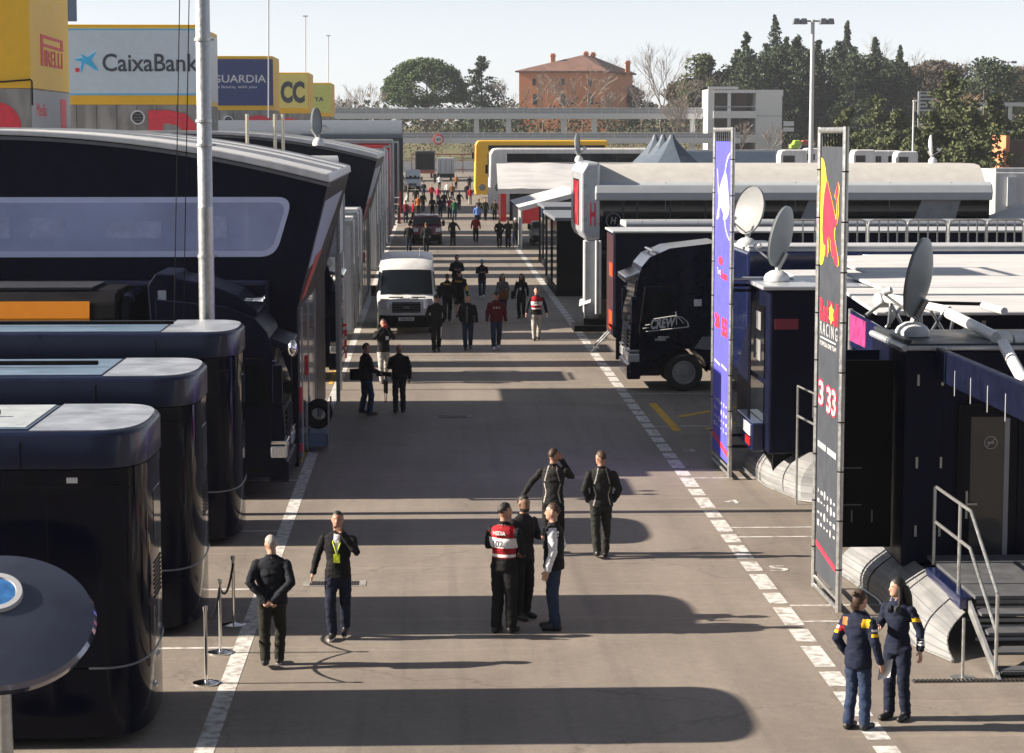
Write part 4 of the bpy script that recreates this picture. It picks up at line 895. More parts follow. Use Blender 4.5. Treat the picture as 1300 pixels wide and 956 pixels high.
module('race_trailer', 'low black trailer behind the charcoal banner with a pale strip along its roof', 'trailer', 9.5, 18, 49.5, 50.9, .8, 3.4, blackm, roof=offw, group='navy race trailers on the right')
# pink and blue glass screen
t = thing('glass_screen', 'pink and violet printed screen right of the charcoal banner', 'screen', (8, 37, 0))
a = V(1080, 392, 38.5); b_ = V(1137, 425, 34.5); 
mb = MB(); mb.slab([(a.x,38.5,a.z-.65),(b_.x,34.5,b_.z-.5),(b_.x,34.5,b_.z),(a.x,38.5,a.z)], .02); mb.build('panel', navyb, t)
c_ = Vector((a.x,38.5,a.z)).lerp(Vector((b_.x,34.5,b_.z)), .4); mb = MB(); mb.slab([(a.x-.02,38.4,a.z-.55),(c_.x-.02,c_.y,c_.z-.5),(c_.x-.02,c_.y,c_.z-.06),(a.x-.02,38.4,a.z-.08)], .012); mb.build('print', mat('pink_print', (.30,.04,.16), .4, var=.5, vs_=6), t)
mb = MB(); mb.tube([(a.x,38.5,0),(a.x,38.5,a.z)], .04, 8); mb.tube([(b_.x,34.5,0),(b_.x,34.5,b_.z)], .04, 8); mb.build('posts', steel, t)
# ---------------- white canopies behind (roof panels between the trailers)
t = thing('awning', 'broad white awning of long panels filling the right edge behind the near dish', 'awning', (20, 47, 0))
for i, (ya, yb_, za, zb_) in enumerate(((37.0,40.33,3.74,3.92),(40.35,43.83,3.93,3.98),(43.85,47.63,3.98,4.0),(47.65,50.4,4.0,3.96),(50.42,52.6,3.96,3.9))):
    x0 = (7.55, 8.3, 8.8, 9.2, 10.1)[i] - .0
    mb = MB(); mb.prism([(ya,za),(yb_,zb_),(yb_,zb_+.06),(ya,za+.06)], 'x', x0, 32); mb.build('panel', whites, t, bevel=.02)
for i in range(5):
    for j in range(3): mb = MB(); mb.box(9.5+i*4, 9.56+i*4, 37.5+j*7, 37.56+j*7, .0, 3.6); mb.build('post', steel, t)
mb = MB(); [mb.tube([(9.4, y, 3.8), (31, y, 3.8)], .03, 6) for y in (40.34, 43.84, 47.64, 50.41)]; mb.build('gutters', lgrey, t)
# awning arms and truss
t = thing('awning_support', 'white tubular awning arms and struts behind the near satellite dish', 'awning frame', (8.5, 34, 3.6))
def PV(px, py, Y): return V(px, py, Y)
armm = mat('arm_white', (.72,.73,.74), .35)
for pts, r in (([PV(1122,378,37), PV(1165,386,36)], .085), ([PV(1165,386,36), PV(1205,394,35.5)], .07), ([PV(1205,398,34), PV(1272,432,31.5)], .085), ([PV(1272,434,31.5), PV(1302,488,29.5)], .085), ([PV(1248,388,36), PV(1275,395,35)], .06)):
    mb = MB(); mb.tube(pts, r, 14); mb.build('arm', armm, t, smooth=True)
for c_ in (PV(1120,381,37), PV(1272,432,31.5), PV(1290,434,31.6)):
    mb = MB(); mb.lathe([(.02,-.1),(.13,-.1),(.13,.1),(.02,.1)], c_, (.8,.3,0), 16); mb.build('joint', offw, t, smooth=True)
for a, b_ in (((1131,385),(1128,415)),((1131,385),(1148,418)),((1120,385),(1100,400)),((1145,388),(1125,416)),((1182,394),(1200,425)),((1200,392),(1180,425)),((1176,420),(1210,424)),((1212,398),(1204,432)),((1232,410),(1212,432)),((1268,440),(1272,468)),((1290,455),(1275,478)),((1168,388),(1170,424))):
    mb = MB(); mb.tube([PV(*a, 35.5), PV(*b_, 35.5)], .028, 6); mb.build('strut', alu, t, smooth=True)
mb = MB(); mb.tube([PV(1170,384,36), PV(1250,386,36)], .03, 6); mb.tube([PV(1105,398,37), PV(1098,402,37)], .05, 6); mb.build('dark_rod', blackm, t)
# flat trailer roofs right of the dish, with barrier fence standing on them
module('race_trailer', 'long trailer with flat tan roof carrying the steel barriers at right', 'trailer', 13.0, 34, 58.9, 61.6, .8, 3.45, navyd, roof=mat('tan_roof', (.30,.28,.24), .8, var=.15), group='navy race trailers on the right')
def barrier(xa, y, z, lab, ln=2.2):
    t = thing('crowd_barrier', lab, 'barrier', (xa+ln/2, y, z), 'steel crowd barriers on the flat trailer roof')
    h = .95; mb = MB(); r = .06
    mb.tube([(xa,y,z+.02),(xa,y,z+h-.15),(xa+.04,y,z+h-.04),(xa+.15,y,z+h),(xa+ln-.15,y,z+h),(xa+ln-.04,y,z+h-.04),(xa+ln,y,z+h-.15),(xa+ln,y,z+.02)], .03, 8)
    mb.tube([(xa,y,z+.14),(xa+ln,y,z+.14)], .03, 8); mb.build('frame', steel, t, smooth=True)
    mb = MB(); [mb.tube([(xa+ln*f_,y,z+.14),(xa+ln*f_,y,z+h)], .022, 6) for f_ in (.28,.52,.76)]; mb.tube([(xa,y,z+h*.68),(xa+ln,y,z+h*.68)], .018, 6); mb.build('bars', steel, t, smooth=True)
    return t
names = ['leftmost', 'second from left', 'third from left', 'fourth from left', 'fifth from left', 'sixth from left', 'rightmost']
x_ = V(985, 300, 59.2).x
xs_b = [V(985,300,59.2).x, V(1050,300,59.2).x, V(1101,300,59.2).x, V(1151,300,59.2).x, V(1203,300,59.2).x, V(1252,300,59.2).x, V(1300,300,59.2).x]
for i, xx in enumerate(xs_b):
    nx_ = xs_b[i+1] if i < 6 else xx + 1.1
    zz = 3.54
    barrier(xx+.02, 59.15+(.06 if i % 2 else 0), zz, 'steel crowd barrier on the tan roof, %s of the seven' % names[i], nx_-xx-.04) if xx > 12.5 or True else None
# trailer under the leftmost barrier
module('race_trailer', 'short dark trailer left of the tan roof, holding up the leftmost barriers', 'trailer', 9.0, 12.9, 58.9, 61.4, .8, 3.45, navyd, roof=offw, group='navy race trailers on the right', wheels=False)
# ---------------- truck with CREW lettering
t = truck_cab('navy truck cab with the white word CREW on its door', 5.28, 58.0, 1, navy, horns=False, H=3.95)
mb = MB(); mb.box(7.7, 9.3, 58.15, 60.35, 1.0, 3.9); mb.build('sleeper_fairing', navyb, t, bevel=.12, seg=3)
mb = MB(); mb.prism([(7.0,1.15),(7.2,1.45),(8.2,1.5),(8.2,1.0)], 'y', 57.98, 57.996); mb.build('grey_flash', mgrey, t)
a = V(826, 406, 57.99); b_ = V(858, 416, 57.99); text('CREW', ((a.x+b_.x)/2, 57.99, (a.z+b_.z)/2+.02), X_+Z_*.12, Z_, b_.x-a.x, .27, white, t, bold=.04, shear=.2, thick=.006)
mb = MB(); lines = [((820,421),(874,415)),((816,417),(824,416)),((819,413),(825,412)),((830,405),(856,401)),((856,401),(866,403)),((866,403),(873,409)),((873,409),(874,415)),((859,412),(858,396)),((858,401),(864,406)),((864,406),(868,411))]
for p_, q_ in lines:
    a, b_ = V(*p_, 57.985), V(*q_, 57.985); mb.tube([a, b_], .012, 4)
mb.build('door_emblem', white, t)
mb = MB(); a = V(885, 381, 57.99); mb.box(a.x-.08, a.x+.12, 57.985, 57.997, a.z-.16, a.z+.02); mb.build('notice', offw, t)
mb = MB(); a = V(832, 431, 57.99); mb.box(a.x, a.x+.28, 57.96, 57.997, a.z-.03, a.z+.02); mb.build('handle', silver, t)
# curved wheel fairing / extra navy fenders of a parked van roof between banners
t = thing('van', 'white roofed dark van between the blue banner and the second dish', 'van', (8.5, 48.5, 0))
a = V(934, 352, 47.5)
pr = [(0,.5),(0,1.4),(.12,2.2),(.45,a.z-.32),(.9,a.z-.05),(1.5,a.z+.02),(4.6,a.z+.02),(4.7,.5)]
mb = MB(); mb.prism([(6.9+x, z) for x, z in pr], 'y', 47.2, 49.2); mb.build('body', navyd, t, bevel=.1, seg=3)
mb = MB(); mb.prism([(7.5+x, z) for x, z in ((-.1,a.z-.18),(.35,a.z+.06),(3.8,a.z+.08),(3.8,a.z+.03),(.9,a.z+.0))], 'y', 47.3, 49.1); mb.build('roof', white, t, bevel=.03)
wheel(t, (8.0, 47.22, .36), .36, .22)
# ---------------- J trailer with red-lit lane end
jx = V(778, 380, 65.5).x
t = thing('race_trailer', 'black trailer with orange red markings on its lane end, behind the CREW truck', 'trailer', (12, 66.5, 0), 'navy race trailers on the right')
zt = V(790, 296, 65.3).z
mb = MB(); mb.box(jx+.02, 30, 65.3, 67.9, .75, zt); mb.build('body', navyd, t, bevel=.05)
mb = MB(); mb.box(jx, jx+.018, 65.4, 67.8, .8, zt-.08); mb.build('lane_end', mat('maroon_black', (.05,.02,.025), .35), t)
mb = MB(); [mb.box(jx-.012, jx-.001, 65.6+.1*i, 66.7+.1*i, z0, z1) for i, (z0, z1) in enumerate(((2.55,2.95),(.95,1.5),(1.0,1.1)))]; mb.build('red_logo', mat('orange_red', (.6,.05,.01), .5), t)
mb = MB(); mb.box(jx-.05, 30, 65.2, 67.95, zt+.003, zt+.07); mb.build('roof', lgrey, t, bevel=.02)
mb = MB(); mb.box(8.0, 29, 65.9, 67.5, .15, .74); mb.build('chassis', blackm, t); mb = MB(); mb.box(jx+.1, jx+.5, 65.35, 65.6, .1, .74); mb.build('landing_leg', blackm, t)
for xx in (20, 21.3): wheel(t, (xx, 65.35, .48), .48)
jx2 = V(795, 285, 70).x; z2 = V(900, 280, 70).z
t = thing('race_trailer', 'silver topped trailer with a long rounded roof edge below the white motorhome', 'trailer', (15, 71, 0), 'navy race trailers on the right')
mb = MB(); mb.box(jx2, 36, 70.0, 72.5, .8, z2-.25); mb.build('body', navyd, t, bevel=.05)
mb = MB(); mb.lathe([(.16,0),(.16,36-jx2),(.1,36-jx2)], (jx2, 70.1, z2-.12), X_, 20); mb.build('awning_roller', silver, t, smooth=True)
mb = MB(); mb.box(jx2+.02, 36, 70.2, 72.5, z2-.245, z2-.05); mb.build('roof', lgrey, t, bevel=.04); mb = MB(); mb.box(jx2+.5, 35, 70.4, 72.2, .1, .79); mb.build('chassis', blackm, t)
# folding ladder
t = thing('step_ladder', 'small aluminium step unit at the foot of the black trailer', 'steps', G(765, 447))
p = G(765, 447); mb = MB(); mb.tube([(p.x-.35,p.y,.02),(p.x+.35,p.y,.75)], .025, 6); mb.tube([(p.x-.35,p.y+.6,.02),(p.x+.35,p.y+.6,.75)], .025, 6); mb.build('rails', alu, t)
mb = MB(); [mb.box(p.x-.3+i*.22, p.x-.12+i*.22, p.y, p.y+.6, .12+i*.22, .15+i*.22) for i in range(3)]; mb.build('treads', alu, t)
# ---------------- white motorhome with rounded silver roof
yK = 76.2
def K(px, py): return V(px, py, yK)
t = thing('motorhome', 'long white and grey two storey motorhome with a rounded cream roof and dark glass', 'motorhome', (12, yK+2, 0))
xl, xr = K(757, 300).x, K(1258, 300).x; ze = K(900, 250).z; zt = V(900, 208, yK+1.3).z
mb = MB(); mb.box(xl+.1, xr-.05, yK+.1, yK+5.4, .25, ze-.1); mb.build('glass_wall', glass, t)
pr = [(yK-.15, ze-.12),(yK-.2, ze+.15),(yK-.1, ze+.42),(yK+.2, ze+.52),(yK+.9, zt-.12),(yK+1.8, zt),(yK+4, zt),(yK+5.2, zt-.3),(yK+5.5, ze-.1)]
mb = MB(); mb.prism([p_ for p_ in pr[:4]] + [(yK+1, ze+.4), (yK+1, ze-.12)], 'x', xl-.05, xr); mb.build('eave', mat('eave_grey', (.34,.37,.41), .5, var=.04), t, bevel=.05, seg=3)
mb = MB(); mb.prism([(yK+.1, ze+.46),(yK+.32, ze+.62),(yK+.7, zt-.2),(yK+1.1, zt-.05),(yK+1.8, zt),(yK+4, zt),(yK+5.2, zt-.3),(yK+5.5, ze+.1)], 'x', xl, xr-.2); mb.build('roof', mat('cream_roof', (.42,.42,.405), .6, var=.08), t, smooth=True, angle=40)
mb = MB()
for px in (845, 1010, 1130, 1208): x = K(px, 220).x; mb.box(x, x+.02, yK+.05, yK+.12, ze-.5, ze+.5)
mb.build('roof_seams', mgrey, t)
gp = mat('window_grey_panel', (.20,.22,.25), .3)
zb0 = K(900, 306).z; zt0 = ze-.13
mb = MB()
for px0, px1, sl in ((980,1018,0),(1168,1215,0)):
    pass
def para(a, b_, c_, d): return [(K(*q).x, K(*q).z) for q in (a, b_, c_, d)]
for q in (((1003,310),(1058,310),(1070,242),(1033,242)), ((905,310),(950,310),(965,242),(925,242)), ((1150,305),(1205,305),(1224,242),(1176,242))):
    mb = MB(); mb.prism(para(*q), 'y', yK+.06, yK+.095); mb.build('grey_panel', gp, t)
mb = MB(); [mb.box(K(px,300).x, K(px,300).x+.05, yK+.07, yK+.098, .3, zt0) for px in (790, 808, 850, 895)]; mb.box(xl+.12, xr-.1, yK+.07, yK+.098, K(900,322).z, K(900,318).z); mb.build('mullions', dgrey, t)
v = K(779, 280); mb = MB(); mb.tube([(v.x+.25*math.cos(a), yK+.06, v.z+.25*math.sin(a)) for a in [2*math.pi*k/24 for k in range(24)]], .02, 5, closed=True); mb.build('round_logo', mgrey, t)
text('H', (v.x, yK+.07, v.z), X_, Z_, .22, .24, mgrey, t, bold=.04, shear=.2)
# lane end cap
cx0, cx1 = V(737, 300, yK).x, xl+.12
z1c = V(745, 206, yK).z; z0c = V(745, 398, yK).z+.15
z0c = V(745, 305, yK).z
mb = MB(); mb.prism([(cx0+.15, z0c),(cx0, z0c+.3),(cx0, z1c-.35),(cx0+.2, z1c),(cx1, z1c),(cx1, z0c)], 'y', yK-.1, yK+5.2); mb.build('end_cap', silver, t, bevel=.1, seg=3)
mb = MB(); mb.box(cx0-.012, cx0-.002, yK+.8, yK+3.8, z0c+.5, z1c-.6); mb.build('dark_end_window', black, t)
text('HAAS', (cx0-.013, yK+2.2, (z0c+z1c)/2-.1), Z_, Y_, 2.0, .6, redt, t, thick=.01, bold=.03) if 0 else text('HAAS', (cx0-.012, yK+2.2, (z0c+z1c)/2-.1), -Y_, Z_, 2.4, 1.6, redt, t, thick=.01, bold=.03)
a = K(750, 272); text('H', (cx1-.25, yK-.1, a.z), X_, Z_, .2, .8, redt, t, thick=.01, bold=.03)
mb = MB(); mb.box(cx0+.12, cx1, yK+.0, yK+.5, .6, z0c-.003); mb.build('lower_fairing', lgrey, t, bevel=.05); mb = MB(); [mb.tube([(cx1-.12+.13*i, yK-.12, .6),(cx1-.12+.13*i, yK-.12, z0c)], .045, 8) for i in (0,1)]; mb.build('pipes', offw, t, smooth=True)
mb = MB(); mb.box(cx0-.25, cx1+1.6, yK-.5, yK+1.0, 0, .22); mb.box(cx0+.1, cx1+1.4, yK-.2, yK+1.2, .224, .45); mb.build('entrance_steps', blackm, t, bevel=.02)
p = G(742, 420); t = thing('info_stand', 'small white lectern sign on a thin post before the steps of the white motorhome', 'sign', p)
mb = MB(); mb.tube([p, p+Z_*.95], .02, 6); mb.lathe([(.2,0),(.2,.02)], p, Z_, 16); mb.build('post', steel, t); mb = MB(); mb.slab([p+Vector((-.2,-.1,.85)), p+Vector((.2,-.1,.98)), p+Vector((.25,.15,1.2)), p+Vector((-.15,.15,1.07))], .02); mb.build('board', white, t)
dish('pale dish edge-on above the left end of the white motorhome', (V(735, 208, yK+2).x, yK+2, z1c), .36, (.96,-.25,.1)); dish('slim white dish standing on the right end of the white motorhome roof', (V(1184, 208, yK+3).x, yK+3, zt), .38, (1,-.28,.1), m=white)
# white van / trailers right of motorhome
module('box_trailer', 'white trailer with an open door right of the rounded motorhome roof', 'trailer', V(1262,250,84).x, V(1320,250,84).x, 84, 87, .6, V(1290,218,84).z, white, roof=white, trim=None, wheels=False)
mb = MB(); a = V(1268, 225, 83.9); b_ = V(1290, 262, 83.9); mb.box(a.x+.35, b_.x, 83.9, 83.98, b_.z, a.z); o = mb.build('door', offw); tag(o, 'open pale door of the white trailer at the right edge', 'door'); 
t = thing('marquee', 'white peaked tent top at the right edge below the white trailer', 'tent', (V(1290,270,80).x, 80, 0))
cc = V(1292, 258, 80); mb = MB(); e = V(1240, 280, 80); hw = cc.x - e.x
mb.add([(cc.x-hw,79-hw*.3,e.z),(cc.x+hw,79-hw*.3,e.z),(cc.x+hw,79+hw*.9,e.z),(cc.x-hw,79+hw*.9,e.z),(cc.x,79+.3*hw,cc.z)], [(0,1,4),(1,2,4),(2,3,4),(3,0,4),(3,2,1,0)]); mb.build('roof', whites, t)
mb = MB(); [mb.box(cc.x+sx_*(hw-.1)-.05, cc.x+sx_*(hw-.1)+.05, y, y+.1, 0, e.z) for sx_ in (-1,1) for y in (79-hw*.28, 79+hw*.8)]; mb.build('posts', white, t)
# ---------------- black boxes, tents, buses down the right
def booth(label, px, py, wx, ly, ptop, gl=True):
    p = G(px, py); z1 = V(px, ptop, p.y).z; t = thing('booth', label, 'booth', (p.x+wx/2, p.y+ly/2, 0), 'black glazed booths on the right')
    mb = MB(); mb.box(p.x, p.x+wx, p.y, p.y+ly, .3, z1-.15); mb.build('glazing', glass, t)
    mb = MB()
    for x in (p.x-.05, p.x+wx-.05):
        for y in (p.y-.05, p.y+ly/2, p.y+ly-.05): mb.box(x, x+.1, y, y+.1, .3, z1-.15)
    mb.box(p.x-.08, p.x+wx+.08, p.y-.08, p.y+ly+.08, .0, .298); mb.build('frame', blackm, t)
    mb = MB(); mb.box(p.x-.15, p.x+wx+.15, p.y-.15, p.y+ly+.15, z1-.148, z1); mb.build('roof', mgrey, t, bevel=.02); return t
booth('nearer black glazed booth against the white motorhome', 708, 376, 3, 9, 276)
booth('farther black glazed booth with a dark flat roof beside the white tent', 694, 340, 4.5, 7, 262)
t = thing('tent', 'white frame tent with a sloping roof left of the black booths', 'tent', G(690, 310))
p = G(661, 317); yT = p.y; zE = V(661, 262, yT).z; zR = V(735, 243, yT).z; xR = V(735, 250, yT).x
mb = MB(); mb.prism([(p.x-.15, zE-.05),(xR, zR),(xR+.2, zR-.05),(xR+.2,zR-.25),(p.x+.1, zE-.25)], 'y', yT-.2, yT+14); mb.build('roof', whites, t, bevel=.02)
mb = MB(); mb.box(p.x+2, xR+.1, yT, yT+.05, 1.2, zE-.2); mb.build('wall', mat('tent_wall', (.45,.50,.56), .5), t)
mb = MB(); mb.box(p.x+2.0, xR+.1, yT-.05, yT+.1, .05, 1.19); mb.build('counter', blackm, t)
mb = MB(); [mb.box(p.x+dx, p.x+dx+.09, yT+dy, yT+dy+.09, 0, zE-.2) for dx in (0, 1.9) for dy in (0, 2.5, 5, 7.5, 10)]; mb.build('posts', lgrey, t)
mb = MB(); mb.box(p.x+.02, p.x+.05, yT+.2, yT+13, .1, zE-.3); mb.build('side_wall', mat('tent_side', (.30,.31,.30), .5), t)
# marquee of the white bus
yM = 168; a = V(632, 240, yM); b_ = V(760, 208, yM)
t = thing('marquee', 'large white awning sloping from the white bus over a dark opening', 'awning', ((a.x+b_.x)/2, yM+4, 0))
mb = MB(); n = 12; vs_ = []
for j in range(4):
    for i in range(n+1):
        x = a.x + (b_.x-a.x)*i/n; f_ = j/3; vs_.append((x, yM + 3.5*f_, a.z + (b_.z-a.z)*f_ + .12*noise.noise(Vector((x*.5, f_*3, 0)))))
mb.add(vs_, [(j*(n+1)+i, j*(n+1)+i+1, (j+1)*(n+1)+i+1, (j+1)*(n+1)+i) for j in range(3) for i in range(n)]); mb.build('canvas', whites, t, smooth=True, angle=180)
mb = MB(); mb.box(a.x, b_.x, yM-.05, yM, a.z-.35, a.z+.02); mb.build('valance', whites, t)
mb = MB(); mb.box(a.x+1, b_.x, yM+3.0, yM+3.1, .1, a.z); mb.build('dark_back', blackm, t)
mb = MB(); mb.box(a.x+.1, a.x+.7, yM+1.6, yM+1.7, .1, a.z-.4); mb.box(a.x+1.6, a.x+4.5, yM+.4, yM+.5, 0, 1.3); mb.build('red_boards', red, t)
mb = MB(); [mb.box(x, x+.1, yM, yM+.1, 0, a.z-.3) for x in (a.x+.1, a.x+4, a.x+8)]; mb.build('posts', steel, t)
def bus(label, px0, px1, ptop, pbot, Y, paint, wt, wb, colname='bus'):
    a = V(px0, ptop, Y); b_ = V(px1, pbot, Y); t = thing('bus', label, 'bus', ((a.x+b_.x)/2, Y+1.3, 0), 'buses parked down the right side')
    mb = MB(); mb.prism([(a.x+.1, .35),(a.x, 1.2),(a.x+.1, a.z-.5),(a.x+.35, a.z-.05),(a.x+.8, a.z),(b_.x, a.z),(b_.x, .35)], 'y', Y, Y+2.6); mb.build('body', paint, t, bevel=.15, seg=3)
    z1 = V(px0, wt, Y).z; z0 = V(px0, wb, Y).z
    mb = MB(); mb.box(a.x+1.5, b_.x-.3, Y-.012, Y-.002, z0, z1); w_ = mb.build('windows', glass, t)
    mb = MB(); k = int((b_.x-a.x)/2.2); [mb.box(a.x+1.5+i*2.2, a.x+1.56+i*2.2, Y-.02, Y-.013, z0, z1) for i in range(1, k)]; mb.build('window_bars', dgrey, w_)
    mb = MB(); mb.box(a.x-.012, a.x-.0, Y+.3, Y+2.3, z0-1.2, z1); mb.build('windscreen', glass, t)
    mb = MB(); mb.box(a.x-.25, a.x-.05, Y-.25, Y-.05, z0-.9, z0-.2); mb.build('mirror', blackm, t)
    mb = MB(); mb.lathe([(.02,0),(.35,0),(.35,.02),(.02,.02)], (a.x+.85, Y-.003, V(px0,238,Y).z), -Y_, 24); mb.build('round_badge', mgrey, t)
    for xx in (a.x+2.2, b_.x-3): wheel(t, (xx, Y, .5), .5)
    return t
bus('long white double deck coach behind the white awning', 620, 860, 188, 260, 178, white, 195, 206)
bus('long yellow bus behind the white coach', 602, 771, 178, 250, 236, yellow, 184.5, 191)
# grey pointed tents
for i, (px, w_) in enumerate(((832, 42), (842, 42), (853, 55))):
    Y = 150 - i*9; c_ = V(px, 171, Y); e = V(px, 207, Y); r = w_*Y/2800
    t = thing('pointed_tent', ['grey pointed tent top, leftmost of the three', 'grey pointed tent top, middle of the three', 'grey pointed tent top, rightmost of the three'][i], 'tent', (c_.x, Y, 0), 'grey pointed tents behind the motorhome')
    mb = MB(); n = 8; vs_ = []
    lv = [0, .12, .3, .55, .8, 1]
    for f_ in lv:
        rr_ = r*(f_**1.35)+.12
        for j in range(n*2):
            an = math.pi*j/n + .2; k_ = 1 if j % 2 == 0 else .93; vs_.append((c_.x + rr_*k_*math.cos(an), Y + rr_*k_*math.sin(an), c_.z - (c_.z-e.z+.6)*f_))
    m2 = 2*n; mb.add(vs_, [(i2*m2+j, i2*m2+(j+1) % m2, (i2+1)*m2+(j+1) % m2, (i2+1)*m2+j) for i2 in range(len(lv)-1) for j in range(m2)] + [tuple(range(m2))]); mb.build('roof', mat('tent_slate', (.075,.10,.135), .5, var=.1), t)
    mb = MB(); [mb.box(c_.x+sx_*r*.8-.06, c_.x+sx_*r*.8+.06, Y+sy_*r*.5, Y+sy_*r*.5+.1, 0, e.z) for sx_ in (-1,1) for sy_ in (-1,1)]; mb.build('posts', steel, t)
# long white lorry, far campers
module('box_trailer', 'long pale blue grey lorry box beyond the pointed tents', 'trailer', V(858,200,215).x, V(985,200,215).x, 215, 218, .8, V(900,192,215).z, bluesat, roof=lgrey, wheels=False)
def camper(label, px0, px1, ptop, Y, m_=white):
    a = V(px0, ptop, Y); b_ = V(px1, ptop, Y); t = thing('camper_van', label, 'camper van', ((a.x+b_.x)/2, Y, 0), 'white vans parked far on the right')
    W = b_.x-a.x; mb = MB(); mb.prism([(a.x,.4),(a.x,a.z-.6),(a.x+.06*W,a.z-.1),(a.x+.2*W,a.z),(b_.x-.05*W,a.z),(b_.x,a.z-.3),(b_.x,.4)], 'y', Y, Y+2.3); mb.build('body', m_, t, bevel=.12, seg=3)
    mb = MB(); mb.box(a.x+.12*W, a.x+.55*W, Y-.012, Y-.001, a.z-1.3, a.z-.6); mb.build('window', glass, t)
    for f_ in (.2,.8): wheel(t, (a.x+f_*W, Y, .4), .4, .25)
for l, a, b_, p_, Y in (('white camper van with a blue window strip, leftmost of the far white group',1083,1112,190,230), ('white camper van second in the far white group',1108,1128,191,236),('white camper van third in the far white group',1124,1144,191,242),('white camper van rightmost in the far white group',1138,1166,192,238),('white lorry cab left of the charcoal banner, far away',990,1025,190,225),('white panel van right of the lorry cab, mostly behind the mast',1022,1045,188,232)):
    camper(l, a, b_, p_, Y)
module('car_transporter', 'stack of cars with a lime green one beside the white tower block', 'car stack', V(1006,185,330).x, V(1040,185,330).x, 330, 334, 3, V(1010,186,330).z, dgrey, wheels=False)
for l, a, b_, p_, m_ in (('lime green car parked beside the white tower block',1004,1020,178,mat('lime', (.35,.6,.05), .4)),('dull red car parked by the mast near the lime green one',1014,1031,178,mat('dull_red_car', (.35,.08,.06), .4)),('dark car below the lime green one',1006,1030,184,dgrey)):
    Y = 326; A = V(a, p_, Y); Bq = V(b_, p_, Y); t = thing('parked_car', l, 'car', (A.x, Y, A.z-1.3)); L = Bq.x-A.x
    mb = MB(); mb.prism([(A.x,A.z-1.2),(A.x,A.z-.7),(A.x+.2*L,A.z-.6),(A.x+.32*L,A.z),(A.x+.75*L,A.z),(A.x+.9*L,A.z-.6),(A.x+L,A.z-.7),(A.x+L,A.z-1.2)], 'y', Y-3 if m_ is dgrey else Y, (Y-3 if m_ is dgrey else Y)+1.7); mb.build('body', m_, t, bevel=.1)
